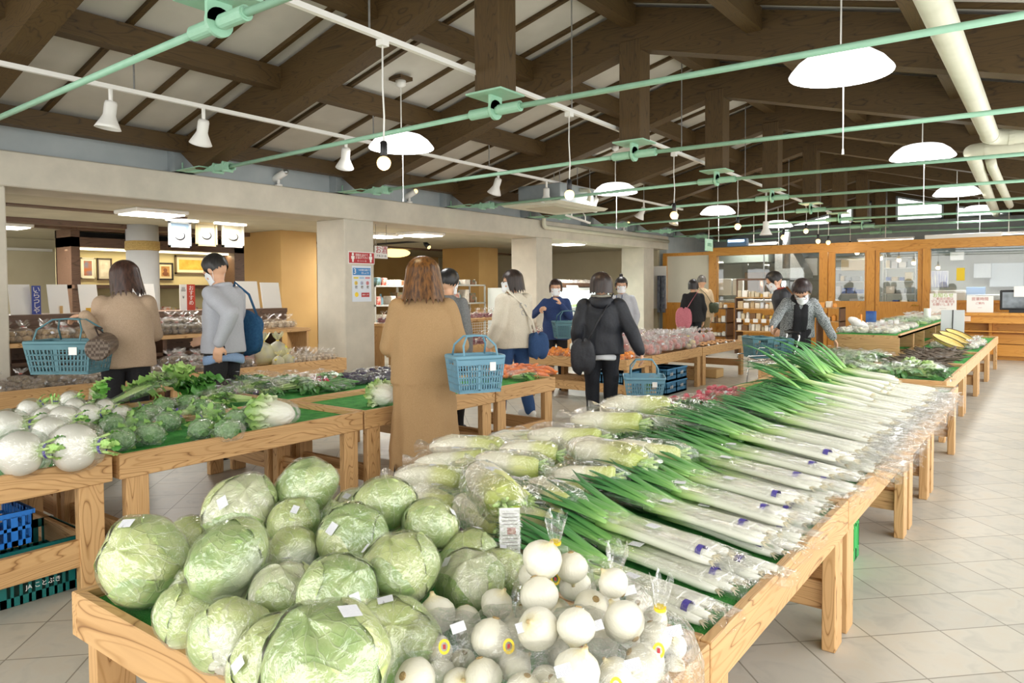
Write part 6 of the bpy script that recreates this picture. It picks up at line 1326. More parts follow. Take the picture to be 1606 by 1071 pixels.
# carrots, oranges, apples
scatter(P_CAR, [(785, 588), (800, 583), (815, 588), (828, 582), (842, 586), (855, 582), (795, 578), (812, 577), (832, 577), (779, 582)], .594, 'bag of carrots on the last table of the left row', 'bags of carrots'); scatter(P_GRN, [(822, 592)], .594, 'small bag of pale greens among the carrots', 'greens among carrots')
def area_fill(protos, x0, x1, y0, y1, nx, ny, z, name, group, s=1.0, zf=0):
    for j in range(nx):
        for i in range(ny):
            x = x0+(x1-x0)*(j+.5)/nx+random.uniform(-.03, .03); y = y0+(y1-y0)*(i+.5)/ny+random.uniform(-.03, .03)
            protos[(i*3+j) % len(protos)].put((x, y, z+zf*random.random()+.001), (0, 0, i*1.7+j), s*random.uniform(.92, 1.1), f'{name}, {ORD[i]} along, {["edge","second","third","fourth","fifth","sixth","seventh"][nx-1-j]} rank', group)
area_fill(P_ORG, -5.5, -4.1, 7.68, 8.26, 6, 3, .532, 'flat bag of oranges', 'bags of oranges', 1.1)
area_fill(P_APP, -4.95, -4.1, 8.36, 10.1, 4, 8, .532, 'tied bag of apples in pink printed film', 'bags of apples', 1.12, .05); area_fill(P_APY, -4.25, -4.1, 8.1, 8.3, 1, 1, .54, 'bag of pale apples at the table joint', 'bags of pale apples')
P_APY[0].put((-4.18, 9.75, .54), (0, 0, 1), 1.15, 'bag of yellow-green apples by the dark trays', 'bags of pale apples'); P_APY[0].put((-4.3, 9.95, .54), (0, 0, 2), 1.15, 'second bag of yellow-green apples by the dark trays', 'bags of pale apples')
for i in range(4):
    t = thing('serving_tray', f'black tray with price cards at the end of the apple table, {ORD[i]} from the apples', 'tray', (-4.25, 10.3+i*.36, .535), 'black trays'); y = 10.3+i*.36; MB().box((-4.42, y-.15, .533), (-4.08, y+.15, .548), bev=.005).build('tray', BLACK, t)
    m = MB()
    for k in range(6): m.ell((-4.35+.09*(k % 3), y-.07+.13*(k//3), .565), (.035, .03, .02))
    m.build('snacks', cmat('snack_tan', 'D9A978', 'B98452', .6, 30), t, True); MB().prism([(-4.08, .55), (-4.075, .55), (-4.10, .585), (-4.105, .585)], 1, y-.03, y+.03).build('price_card', WHITE2, t)
area_fill(P_APP, -5.0, -4.5, 10.2, 11.7, 2, 7, .532, 'bag of red snacks and apples behind the black trays', 'bags behind the black trays', 1.0)
# far greens table
area_fill(P_GRN, -2.38, -.85, 7.56, 8.35, 7, 2, .532, 'clear greens bag, front of far table', 'bags of greens on the far table', 1.25); area_fill(P_GRN, -2.38, -1.6, 8.45, 9.8, 4, 5, .532, 'clear greens bag before raised tier', 'bags of greens before the tier', 1.25)
P_HAK.put((-.95, 8.0, .532), (0, 0, .7), .8, 'small wrapped chinese cabbage at the corner of the far table'); P_HAK.put((-1.15, 8.35, .532), (0, 0, 1.2), .8, 'small wrapped chinese cabbage one back from the far table corner')
area_fill(P_BUR, -1.4, -.95, 8.9, 10.9, 2, 8, .532, 'silvery bag of dark burdock', 'bags of burdock', 1.0, .03)
area_fill(P_WHT, -1.4, -.85, 11.9, 13.4, 3, 5, .532, 'white bag of pale roots near the bamboo trays', 'bags near the bamboo trays', 1.1)
area_fill(P_WHT, -2.22, -1.6, 9.95, 12.2, 4, 9, .823, 'bag of pale dried food, near raised tier', 'bags on the raised tier', 1.05); area_fill(P_GRN, -2.2, -1.6, 12.3, 14.2, 3, 6, .823, 'bag of greens, middle raised tier', 'bags on the raised tier', .9); area_fill([P_WHT[2]], -2.2, -1.6, 14.35, 15.5, 3, 4, .823, 'tied white bag, far raised tier', 'bags on the raised tier', 1.2)
for i in range(3):
    y = 11.3+i*.75; t = thing('bamboo_tray', f'woven bamboo tray propped on the far greens table, {ORD[i]} from the burdock', 'tray', (-1.15, y, .6), 'woven bamboo trays'); R_ = rotm(.12, .42, 0)
    MB().lathe([(0, 0), (.18, .0), (.2, .02), (.21, .04), (.2, .04), (.19, .012), (0, .01)], 28, c=(-1.15, y, .65), R=R_).build('tray', cmat('bamboo_weave', 'E8D488', 'D8C070', .6, 50), t, False)
    MB().lathe([(.2, .037), (.213, .04), (.205, .05), (.197, .04), (.2, .037)], 28, c=(-1.15, y, .65), R=R_, capb=False, capt=False).build('rim', cmat('bamboo_dark', '5C4A28', rough=.6), t, True)
p = at(1366, 498, Y=11.6); t = thing('blue_book_card', 'dark blue photo card standing on the raised tier', 'card', (p.x, 11.6, .823)); MB().box((p.x-.07, 11.6, .825), (p.x+.07, 11.61, .825+.24)).build('card', cmat('photo_blue', '1F3F86', '4F7FC0', .4, 6), t)
for i, x in enumerate((1384, 1397, 1406)):
    p = at(x, 500, Y=11.3); tag(MB().box((p.x-.03, 11.3, .825), (p.x+.03, 11.31, .95)).build('price_card', WHITE2), f'small white price card on the raised tier, {ORD[i]} right of the blue card', 'card')
p = at(1461, 485, Y=14.2); tag(MB().lathe([(.055, 0), (.055, .22), (.015, .22), (.015, .0)], 18, c=(-1.75, 14.25, .825)).build('paper_roll', WHITE2), 'white paper roll standing at the end of the raised tier', 'roll')
p = at(1342, 490, Y=10.6); t = thing('paper_fan', 'white twisted paper with orange stick on the raised tier', 'paper', (-2.1, 10.5, .825)); MB().ell((-2.1, 10.5, .93), (.12, .03, .05), rotm(0, .5, 0), fn=lambda a, b: 1+.3*math.sin(3*a)).build('paper', WHITE2, t, True); MB().tube([(-2.06, 10.5, .825), (-2.06, 10.5, 1.05)], .012, 8).build('stick', ORANGE, t)
# ---- wooden racks before the kitchen, left
for ri, (px0, px1, Y, lab, zs) in enumerate(((1152, 1222, 15.4, 'brown goods rack before the kitchen window behind the dark man', (.25, .5, .75, .98, 1.22)), (1078, 1140, 16.4, 'dark brown rack of jars behind the black-haired couple', (.3, .62, .95)), (1280, 1318, 15.2, 'small rack of orange jars right of the grey cardigan', (.75, 1.02)))):
    x0, x1 = at(px0, 500, Y=Y).x, at(px1, 500, Y=Y).x; t = thing('goods_rack', lab, 'rack', ((x0+x1)/2, Y, 0))
    for z in zs: MB().box((x0, Y, z-.02), (x1, Y+.45, z)).build('shelf_board', WD['bx'] if ri == 1 else WX, t)
    for xx in (x0, x1-.03): MB().box((xx, Y, 0), (xx+.03, Y+.45, zs[-1]+.0), ).build('side_panel', WD['bz'], t)
    if ri == 0: MB().box((x0, Y+.1, 1.22), (x0+.03, Y+.13, 1.6)).box((x1-.03, Y+.1, 1.22), (x1, Y+.13, 1.6)).box((x0, Y+.1, 1.58), (x1, Y+.13, 1.62)).build('top_frame', WD['bx'], t)
    cc = ['E8E4DA', 'CFC3A8', 'D9B45A', 'F0EDE6', '7A5A3C', 'E2D8C4', 'C9B08A', 'DADDE0']; rn = random.Random(ri)
    for zi, z in enumerate(zs):
        x = x0+.05; k = 0
        while x < x1-.1:
            w_ = rn.uniform(.06, .12); h = rn.uniform(.07, .16); c_ = ['E9A04A', 'E8E0D0'][k % 2] if ri == 2 else cc[rn.randrange(8)]; k += 1
            mt = MATS.get('gr'+c_) or simple('gr'+c_, c_, rough=.4)
            if k % 3 == 0: m = MB().lathe([(w_*.4, 0), (w_*.45, .01), (w_*.45, h*.75), (w_*.3, h*.85), (w_*.32, h)], 12, c=(x+w_/2, Y+.1, z+.001))
            else: m = MB().box((x, Y+.04, z+.001), (x+w_, Y+.2, z+h), bev=.006)
            tag(m.build('jar' if k % 3 == 0 else 'packet', mt, smooth=False), f'{"jar" if k%3==0 else "packet"} on the {ORD[zi]} board from below of the {["brown rack","dark rack","small orange-jar rack"][ri]}, {ORD[min(k-1,27)]} from its left', 'jar' if k % 3 == 0 else 'packet', 'goods on the wooden racks'); x += w_+.015
for i in range(5):
    x = at(1158+i*13, 470, Y=15.35).x; t = tag(MB().box((x-.05, 15.385, .68), (x+.05, 15.399, .76)).build('price_card', WHITE2), f'white price card clipped on the brown goods rack, {ORD[i]} from left', 'card')
# ------------------------------------------------------------------ people
def remesh(mb, voxel, smooth=4, wr=0, seed=0):
    """merge overlapping volumes into one continuous skin and smooth it"""
    me = bpy.data.meshes.new('tmp'); me.from_pydata(mb.v, [], mb.f); me.update(); o = bpy.data.objects.new('tmp', me); COL.objects.link(o)
    r = o.modifiers.new('r', 'REMESH'); r.mode = 'VOXEL'; r.voxel_size = voxel
    if smooth: s = o.modifiers.new('s', 'SMOOTH'); s.factor = .6; s.iterations = smooth
    dg = bpy.context.evaluated_depsgraph_get(); m2 = bpy.data.meshes.new_from_object(o.evaluated_get(dg)); bpy.data.objects.remove(o); bpy.data.meshes.remove(me)
    n = len(m2.vertices); co = np.empty(n*3); m2.vertices.foreach_get('co', co); co = co.reshape(-1, 3)
    if wr:
        no = np.empty(n*3); m2.vertex_normals.foreach_get('vector', no); no = no.reshape(-1, 3); x, y, z = co.T
        f = np.sin(17*x+9*z+seed+2*np.sin(11*y+5*z))*np.sin(13*z-8*y+seed*2)+.6*np.sin(31*z+14*x+seed)*np.sin(9*x+21*y)
        co = co+no*(wr*f)[:, None]
    F = [tuple(p.vertices) for p in m2.polygons]; bpy.data.meshes.remove(m2)
    out = MB(); out.v = [tuple(c) for c in co]; out.f = F; out.m = [0]*len(F); out.n = n; return out
SKIN = simple('skin', 'E0B394', 'D6A585', .55, 9); SKIN2 = simple('glove_pale_skin', 'DCC3B8', 'D3B6A8', .55, 9)
HAIRK = {}
def hairmat(c1, c2):
    k = c1+c2
    if k in HAIRK: return HAIRK[k]
    m, nt, b = newmat('hair_'+k); b.inputs['Roughness'].default_value = .42
    n = nd(nt, 'TexNoise', i_Scale=1., i_Detail=4); nt.links.new(coords(nt, 'Object', (75, 75, 4)), n.inputs['Vector']); r = ramp(nt, [(.38, lin(c1)), (.62, lin(c2))]); nt.links.new(n.outputs[0], r.inputs[0]); nt.links.new(r.outputs[0], b.inputs['Base Color']); bump(nt, b, n.outputs[0], .3, .003)
    HAIRK[k] = m; return m
def knit(name, c1, c2, bscale=140, rib=0, rough=.9, bmp=.35):
    m, nt, b = newmat(name); b.inputs['Roughness'].default_value = rough
    n = nd(nt, 'TexNoise', i_Scale=bscale, i_Detail=2); nt.links.new(coords(nt, 'Object'), n.inputs['Vector']); r = ramp(nt, [(.35, lin(c1)), (.65, lin(c2))]); nt.links.new(n.outputs[0], r.inputs[0]); nt.links.new(r.outputs[0], b.inputs['Base Color'])
    n2 = nd(nt, 'TexNoise', i_Scale=9, i_Detail=3, i_Distortion=1.0); nt.links.new(coords(nt, 'Object', (1, 1, .5)), n2.inputs['Vector'])
    ad = nd(nt, 'Math', operation='MULTIPLY_ADD'); ad.inputs[1].default_value = .12; nt.links.new(n.outputs[0], ad.inputs[0]); nt.links.new(n2.outputs[0], ad.inputs[2]); bump(nt, b, ad.outputs[0], bmp, .02); return m
def V3(*a): return Vector(a)
def hand(mb, W, d, nrm, side, curl=.5, s=1.0):
    """palm, four unequal fingers and a thumb; nrm = the way the palm faces"""
    W = Vector(W); d = Vector(d).normalized(); nrm = Vector(nrm); nrm = (nrm-d*nrm.dot(d)).normalized(); sd = d.cross(nrm)*side
    mb.caps(W-d*.02, W+d*.05*s, .022*s, .03*s, 12, flat=(.55, 1.1), up=nrm)
    for k, (o, L) in enumerate(((-.028, .062), (-.0095, .078), (.0095, .083), (.028, .073))):
        p = W+d*(.06 if k else .052)*s+sd*o*s; mb.caps(W+d*.02*s+sd*o*.7*s, p, .0115*s, .0105*s, 8); dd = d+sd*(o*2.2); dd.normalize(); ax = dd.cross(nrm)
        for j, f in enumerate((.45, .32, .25)):
            an = curl*(.55+.35*j); dd = (dd*math.cos(an)+nrm*math.sin(an)).normalized(); ax = None; nn = nrm; q = p+dd*L*f*s*1.05; mb.caps(p, q, (.0098-.0008*j)*s, (.009-.0008*j)*s, 8); p = q
            nrm2 = (nrm-dd*nrm.dot(dd)); 
    b = W+d*.012*s+sd*.022*s; t1 = b+(d*.6+sd*.75+nrm*.25).normalized()*.04*s; t2 = t1+(d*.85+sd*(.25-.5*curl)+nrm*(.2+.5*curl)).normalized()*.032*s
    mb.caps(b, t1, .0135*s, .011*s, 8); mb.caps(t1, t2, .011*s, .009*s, 8)
def ik(S, W, L1, L2, hint):
    S, W, h = Vector(S), Vector(W), Vector(hint); d = W-S; D = min(d.length, (L1+L2)*.995); u = d.normalized(); W = S+u*D
    a = (L1*L1-L2*L2+D*D)/(2*D); hh = math.sqrt(max(L1*L1-a*a, 0)); h = (h-u*h.dot(u)).normalized(); return S+u*a+h*hh, W
def hairgrid(C, R_, rx, ry, rz, Lb, Lf, fw=.55, flare=0., rag=.1, seed=0, tuck=0., nu=30, nv=64, side=0):
    """hair as one combed sheet from the crown; Lb/Lf = how far it hangs behind / over the brow"""
    C = Vector(C); M = Matrix(R_)
    def fn(v, u):
        a = v*2*PI; front = math.sin(a); f = max(0, min(1, (front-fw)/.25)); f = f*f*(3-2*f); end = (Lb*(1-f)+Lf*f)*(1+.02*math.sin(17*a+seed)+rag*.25*math.sin(41*a+seed*3))
        s = u*end; rid = 1+.012*math.sin(53*a+seed)+.008*math.sin(97*a)
        if s < PI/2: p = (rx*math.sin(s)*math.cos(a)*rid, ry*math.sin(s)*math.sin(a)*rid, rz*math.cos(s))
        else:
            dr = (s-PI/2)*.1; k = 1+flare*dr-tuck*dr*dr*30; k = max(k, .55); wv = 1+.012*math.sin(7*a+12*dr+seed); yy = ry*math.sin(a)*k*rid*wv
            p = (rx*math.cos(a)*k*rid*wv, yy-(.12*dr if yy > 0 else 0), -dr)
        return tuple(C+M@Vector(p))
    return MB().grid(fn, nv, nu, wrapu=True)
def person(lab, base, rz, h=1.6, build=1.0, skin=SKIN, hair=None, top=None, pants=None, shoes=None, lean=0., hp=0., hy=0., hr=0., arms=(None, None), curl=(.5, .5), palms=(None, None), coat=False, hem=.80, topR=(.185, .115), sleeve=.052, vox=.011, mask=True, glasses=False, collar=None, wr=.004, seed=1, feet=None, sleeve_end=0., waistin=0., handdir=(None, None), hs=1.12, ehint=(None, None)):
    t = thing('person', lab, 'person', (0, 0, 0)); s = h/1.65; base = Vector(base); Rz = Matrix.Rotation(rz, 3, 'Z')
    loc = lambda P: (Rz.transposed()@(Vector(P)-base))/s
    cl, sl = math.cos(lean), math.sin(lean)
    def up(x, y, z):            # bend the trunk forward at the hips
        if z <= .92: return Vector((x, y, z))
        q = z-.92; return Vector((x, y*cl+q*sl, .92+q*cl-y*sl))
    b = build; sh = [up(-.16*b, -.01, 1.305), up(.16*b, -.01, 1.305)]; elb = []; wri = []
    for i, sd in ((0, -1), (1, 1)):
        tg = arms[i]
        if tg is None: W = sh[i]+Vector((sd*.05, .04, -.5))
        elif len(tg) == 4: W = loc(tg[:3])
        else: W = Vector(tg)
        hint = Vector((sd*.6, -1, -.45)) if ehint[i] is None else Vector(ehint[i]); e, W = ik(sh[i], W, .275, .25, hint); elb.append(e); wri.append(W)
    neck = up(0, -.005, 1.38); hc = up(0, .025+.07*math.sin(hp), 1.508-.02*abs(math.sin(hp)))
    HR = Matrix.Rotation(hy, 3, 'Z') @ Matrix.Rotation(-(lean*.6+hp), 3, 'X') @ Matrix.Rotation(hr, 3, 'Y') @ Matrix.Scale(hs, 3); H = lambda x, y, z: hc+HR@Vector((x, y, z)); HN = np.array(HR)
    m = MB()
    feet = feet or ((-.09, .0), (.09, .03)); knee = []
    for i, sd in ((0, -1), (1, 1)):
        fx, fy = feet[i]; hip = Vector((sd*.088*b, 0, .86)); kn = Vector(((hip.x+fx)/2, (fy)/2+.03, .46)); knee.append((hip, kn, Vector((fx, fy, .08))))
        m.caps(hip, kn, .072*b, .05*b); m.caps(kn, (fx, fy, .09), .05*b, .034*b); m.caps((fx, fy-.02, .05), (fx, fy+.12, .035), .034, .03)
    m.caps((-.06, 0, .9), (.06, 0, .9), .1*b, .1*b, flat=None); m.tube([up(0, 0, .86), up(0, .01, 1.0), up(0, .01, 1.2), up(0, -.005, 1.33), up(0, -.005, 1.38)], [.11*b, .1*b, .12*b, .1*b, .05], 18, flat=(.8, 1.15), up=(0, 1, 0))
    m.caps(up(-.13, -.01, 1.30), up(.13, -.01, 1.30), .045, .045)
    m.caps(neck-Vector((0, 0, .05)), hc-Vector((0, 0, .06)), .05, .046)
    m.ell(H(0, -.012, .022), (.073, .09, .092), HN, 22, 16); m.ell(H(0, .022, -.04), (.055, .063, .068), HN, 20, 14); m.caps(H(0, .08, .005), H(0, .095, -.022), .008, .012); m.ell(H(0, .055, -.088), (.026, .02, .018), HN)
    for sd in (-1, 1): m.ell(H(sd*.074, -.005, -.012), (.011, .02, .03), HN, 10, 8); m.ell(H(sd*.03, .06, -.03), (.02, .016, .018), HN, 10, 8); m.ell(H(sd*.03, .073, .022), (.024, .01, .008), HN, 10, 8)
    m.caps(H(-.014, .082, -.052), H(.014, .082, -.052), .006, .006)
    for i, sd in ((0, -1), (1, 1)):
        m.caps(sh[i], elb[i], .045*b, .037*b); m.caps(elb[i], wri[i], .037*b, .025)
        hd = (wri[i]-elb[i]).normalized() if handdir[i] is None else (Rz.transposed()@Vector(handdir[i])).normalized()
        pn = Vector((-sd, 0, 0)) if palms[i] is None else Rz.transposed()@Vector(palms[i])
        if abs(pn.normalized().dot(hd)) > .95: pn = Vector((0, 1, .2))
        hand(m, wri[i]+hd*.02, hd, pn, -sd if True else sd, curl[i])
    body = remesh(m, min(vox, .0085) if vox < .011 else vox, 2); body.build('body', skin, t, True)
    # trousers
    if pants:
        m = MB()
        for (hip, kn, an) in knee: m.caps(hip, kn, .092*b, .07*b, 14); m.caps(kn, an+Vector((0, -.005, .0)), .07*b, .056*b, 14)
        m.caps((-.075*b, -.01, .88), (.075*b, -.01, .88), .112*b, .112*b, 14); m.tube([(0, 0, .86), up(0, 0, .99)], [.13*b, .125*b], 18, flat=(.85, 1.15), up=(0, 1, 0)); remesh(m, vox*1.1, 4, wr*.8, seed).build('trousers', pants, t, True)
    if shoes:
        for (hip, kn, an) in knee:
            m = MB(); m.caps((an.x, an.y-.045, .045), (an.x, an.y+.13, .036), .042, .04, 14); m.caps((an.x, an.y-.02, .05), (an.x, an.y-.01, .09), .042, .038); sh_ = remesh(m, .009, 2); sh_.v = [(x, y, max(z, .012)) for x, y, z in sh_.v]; o = sh_.build('shoe', shoes, t, True)
            MB().tube([(an.x, an.y-.085, .008), (an.x, an.y-.05, .008), (an.x, an.y+.12, .008), (an.x, an.y+.168, .008)], [.02, .042, .046, .02], 12, flat=(.3, 1), up=(0, 0, 1)).build('sole', WHITE if shoes in (WHITE, WHITE2) or seed == 5 else BLACK, o)
    # top
    if top:
        m = MB(); rx, ry = topR; zs = [hem, hem+.04, .95, 1.02, 1.12, 1.23, 1.295, 1.335, 1.365, 1.385]; 
        W_ = [1.08, 1.07, 1.05, 1.0-waistin, 1.0, .98, .86, .66, .44, .34]; D_ = [1.12, 1.12, 1.08, 1.0, 1.0, .98, .86, .72, .58, .5]
        n = 28; Vv = []
        for k, z in enumerate(zs):
            c = up(0, 0, z)
            for j in range(n):
                a = 2*PI*j/n; fl = 1+.02*math.sin(7*a+seed+z*8)*(1 if k < 4 else .3); x = rx*W_[k]*math.cos(a)*fl; y = ry*D_[k]*math.sin(a)*fl*(1.0); q = up(x, y, z); Vv.append(tuple(q))
        F = [(i*n+j, i*n+(j+1) % n, (i+1)*n+(j+1) % n, (i+1)*n+j) for i in range(len(zs)-1) for j in range(n)]+[tuple(range(n))[::-1], tuple(range((len(zs)-1)*n, len(zs)*n))]
        m.add(Vv, F); m.caps(sh[0]+Vector((.04, 0, 0)), sh[1]-Vector((.04, 0, 0)), .052, .052, 14)
        for i in (0, 1):
            we = elb[i].lerp(wri[i], .96-sleeve_end); m.caps(sh[i], elb[i], sleeve*1.08*b, sleeve*1.02*b, 14); m.caps(elb[i], we, sleeve*1.05*b, sleeve*.78, 14)
        if coat:
            n = 40; Vv = []; zz = [.16, .2, .35, .5, .65, .8, .95]
            for k, z in enumerate(zz):
                u = (z-.16)/.79
                for j in range(n):
                    a = 2*PI*j/n; fl = 1+(.06*math.sin(6*a+1+2*u)+.045*math.sin(11*a+3*u)+.02*math.sin(19*a))*(1-u*.8); notch = 0
                    x = (.235*(1-u)+.195*u)*math.cos(a)*fl; y = (.155*(1-u)+.125*u)*math.sin(a)*fl
                    Vv.append((x, y-.01, z+(.0)))
            F = [(i*n+j, i*n+(j+1) % n, (i+1)*n+(j+1) % n, (i+1)*n+j) for i in range(len(zz)-1) for j in range(n)]+[tuple(range(n))[::-1], tuple(range((len(zz)-1)*n, len(zz)*n))]
            m.add(Vv, F)
        remesh(m, vox, 5, wr, seed).build('coat' if coat else 'top', top, t, True)
    if collar:
        m = MB(); c = neck+Vector((0, .0, -.01)); pts = [(c.x+.062*math.cos(a), c.y+.058*math.sin(a)+.005, c.z+.012*math.sin(a)*-1) for a in np.linspace(0, 2*PI, 17)]; m.tube(pts, .02, 8, cap=False); m.build('collar', collar, t, True)
    if hair: 
        for nm, fn_, mt in hair(H, HR): fn_.build(nm, mt, t, True)
    dk = MATS.get('eye_dark') or simple('eye_dark', '1C1512', rough=.3)
    for sd in (-1, 1):
        MB().ell(H(sd*.03, .078, .004), (.012, .006, .0055), HN, 10, 8).build('eye', dk, t, True); MB().tube([H(sd*.016, .083, .022), H(sd*.032, .084, .027), H(sd*.047, .074, .022)], [.002, .0035, .0015], 6).build('eyebrow', dk, t)
    if mask:
        def mg(u, v):
            a = (u-.5)*2*1.25; z = .0-.098*v; c = 1-.25*abs(2*v-1)**2; r = .078+.022*c; x = .066*math.sin(a)*(1-.12*v); y = -.01+r*1.02*math.cos(a)*(1.0 if abs(a) < 1 else 1)+.012*math.cos(a)**6; return tuple(H(x, y+.003*math.sin(3*PI*v), z+.012*math.cos(a)))
        k = MB().grid(mg, 18, 8).build('face_mask', MATS.get('mask_white') or simple('mask_white', 'EFF2F5', rough=.8), t, True)
        for sd in (-1, 1): MB().tube([H(sd*.062, .03, -.01), H(sd*.078, -.01, .018), H(sd*.074, -.018, -.03), H(sd*.06, .02, -.08)], .0018, 5).build('ear_loop', MATS['mask_white'], k)
    if glasses:
        m = MB()
        for sd in (-1, 1):
            m.tube([H(sd*.032+.02*math.cos(a), .097-.004*abs(math.cos(a)), .004+.015*math.sin(a)) for a in np.linspace(0, 2*PI, 15)], .0016, 5, cap=False); m.tube([H(sd*.052, .092, .008), H(sd*.074, .0, .008)], .0015, 5)
        m.tube([H(-.012, .099, .006), H(.012, .099, .006)], .0016, 5); m.build('glasses', MATS.get('glasses_frame') or simple('glasses_frame', '8A6F66', rough=.3), t)
    t.location = base; t.rotation_euler = (0, 0, rz); t.scale = (s, s, s)
    info = dict(sh=sh, el=elb, wr=wri, neck=neck, hc=hc, H=H, up=up, s=s, base=base, Rz=Rz)
    info['world'] = lambda p: base+Rz@(Vector(p)*s); return t, info
def extra(t, name, mb, mat, smooth=True): return mb.build(name, mat, t, smooth, loc=None, keep=True) if False else _extra(t, name, mb, mat, smooth)
def _extra(t, name, mb, mat, smooth):
    """add a part given in the person's own coordinates"""
    o = mb.build(name, mat, t, smooth, loc=(0, 0, 0)); o.location = (0, 0, 0); return o
def straight(L, c1, c2, Lf=1.25, fw=.5, flare=.3, tuck=0, rag=.12, extra_=None, rx=.09, ry=.106):
    def mk(H, HR):
        out = [('hair', hairgrid(H(0, -.014, .028), HR, rx, ry, .1, PI/2+L, Lf, fw, flare, rag, 2, tuck), hairmat(c1, c2))]
        if extra_: out += extra_(H, HR)
        return out
    return mk
def wp(x, y, d): return at(x, y, d=d)
# 1 beige sweater, from behind
BEIGE = knit('beige_knit', 'B9A189', 'A89078', 220); BLK = knit('black_cloth', '17171A', '1E1E22', 90, rough=.85); BLK2 = knit('black_nylon', '1B1D24', '22252D', 60, rough=.55)
b1 = Vector((at(196, 500, d=5.75).x, at(196, 500, d=5.75).y, 0)); HB = wp(133, 494, 5.5)
p1, i1 = person('woman seen from behind in a beige-brown sweater holding a teal shopping basket', b1, math.radians(66), 1.66, hair=straight(1.5, '2E1D17', '4A3026', 1.3, .5, 1.2, rag=.35, rx=.096), top=BEIGE, pants=BLK, shoes=BLACK, arms=(tuple(HB)+(1,), (.12, .32, 1.02)), curl=(.8, .4), hy=.55, hp=.2, hem=.80, topR=(.205, .135), sleeve=.064, vox=.0085, seed=1, ehint=((-.3, -.2, -1), None), handdir=((-.9, -.4, -.1), None), palms=((0, 0, -1), None), mask=True, collar=BEIGE)
# 2 man in grey, looking down
GREYK = knit('pale_grey_knit', 'B9BBC2', 'A9ABB4', 260); BLUESH = knit('pale_blue_shirt', '8FA9CC', '86A0C4', 90); HH = wp(344, 538, 5.85)
b2 = Vector((at(350, 500, d=6.1).x, at(350, 500, d=6.1).y, 0))
p2, i2 = person('man in a pale grey zip sweater looking down at the vegetables', b2, math.radians(112), 1.745, hs=1.06, build=1.04, hair=straight(.55, '1A1817', '2A2624', 1.0, .45, 0, 1.3, .1, rx=.084, ry=.1), top=GREYK, pants=BLK, shoes=BLACK, arms=(tuple(HH)+(1,), (.16, .25, .95)), curl=(.35, .4), hy=0, hp=.62, hem=.84, handdir=((-.15, -.1, -1), None), palms=((-.7, .7, 0), None), ehint=((-.2, -1, 0), None), topR=(.19, .13), sleeve=.06, vox=.0085, seed=2, collar=GREYK)
m = MB(); m.tube([(.172*math.cos(a), .118*math.sin(a), .80+.02*math.sin(2*a)) for a in np.linspace(0, 2*PI, 25)], .03, 10, cap=False, flat=(1.4, .6), up=(0, 0, 1)); _extra(p2, 'shirt_hem', m, BLUESH, True)
w = i2['wr'][0]; e_ = i2['el'][0]; dd = (w-e_).normalized(); m = MB(); m.tube([w-dd*.02, w+dd*.006], .031, 14); _extra(p2, 'watch_strap', m, BLACK, True); m = MB(); m.tube([w-dd*.007+Vector((-.03, 0, 0)), w-dd*.007+Vector((-.04, 0, 0))], .017, 14); _extra(p2, 'watch_face', m, STEEL, True)
def bagobj(name, lab, c, r3, mat, rz=0, strap=None, strapmat=None, fn=None, cat='bag', sr=.008):
    t = thing(name, lab, cat, c); MB().ell(c, r3, rotm(0, 0, rz), 26, 16, fn=fn or (lambda a, b: (abs(math.cos(a))**5+abs(math.sin(a))**5)**-.2*(abs(math.cos(b))**4+abs(math.sin(b))**4)**-.22*(1+.05*math.sin(7*a+5*b)))).build('bag_body', mat, t, True)
    if strap:
        for st in strap: MB().tube(st, sr, 8, flat=(.35, 1.5)).build('strap', strapmat or mat, t, True)
    return t
BL1 = knit('deep_blue_bag', '1F4C74', '27587F', 60)
W1 = i2['world']; bagobj('shoulder_bag', 'deep blue tote bag on the back of the man in grey', W1((.25, .02, .98)), (.05, .21, .16), BL1, math.radians(112), [[W1((.25, -.14, 1.12)), W1((.2, -.1, 1.3)), W1((.13, -.02, 1.40)), W1((.2, .08, 1.25))]])
# 3 camel coat
CAMEL = knit('camel_knit', 'B08F66', 'A08058', 300, bmp=.3); b3 = Vector((at(664, 500, d=4.78).x, at(664, 500, d=4.78).y, 0))
def coathair(H, HR): return []
HAIR_L = straight(1.8, '41270F', '7A5024', 1.4, .5, 1.5, rag=.25, rx=.104, ry=.115)
p3, i3 = person('woman seen from behind in a long camel knit coat with brown hair', b3, math.radians(46), 1.63, hair=HAIR_L, top=CAMEL, pants=BLK, shoes=BLACK, coat=True, arms=((-.15, .27, .98), (.17, .26, .99)), hem=.8, topR=(.205, .13), sleeve=.064, vox=.009, seed=3, wr=.0035, hp=.1)
m = MB(); m.prism([(.185, .16), (.215, .16), (.20, .30)], 1, -.13, -.09); _extra(p3, 'coat_slit', m, BLK, False); m = MB(); m.prism([(-.215, .16), (-.19, .16), (-.20, .28)], 1, -.13, -.09); _extra(p3, 'coat_slit', m, BLK, False)
# 4 man behind the camel coat
GREYJ = knit('grey_jacket', '6E7072', '7C7E80', 80); b4 = Vector((at(702, 450, d=7.0).x, at(702, 450, d=7.0).y, 0))
p4, i4 = person('dark-haired person in grey mostly hidden behind the camel coat', b4, math.radians(20), 1.62, hair=straight(.6, '151415', '242223', 1.0, .4, 0, 1.2), top=GREYJ, pants=BLK, shoes=BLACK, arms=(None, None), hy=-.4, hp=.25, seed=4)
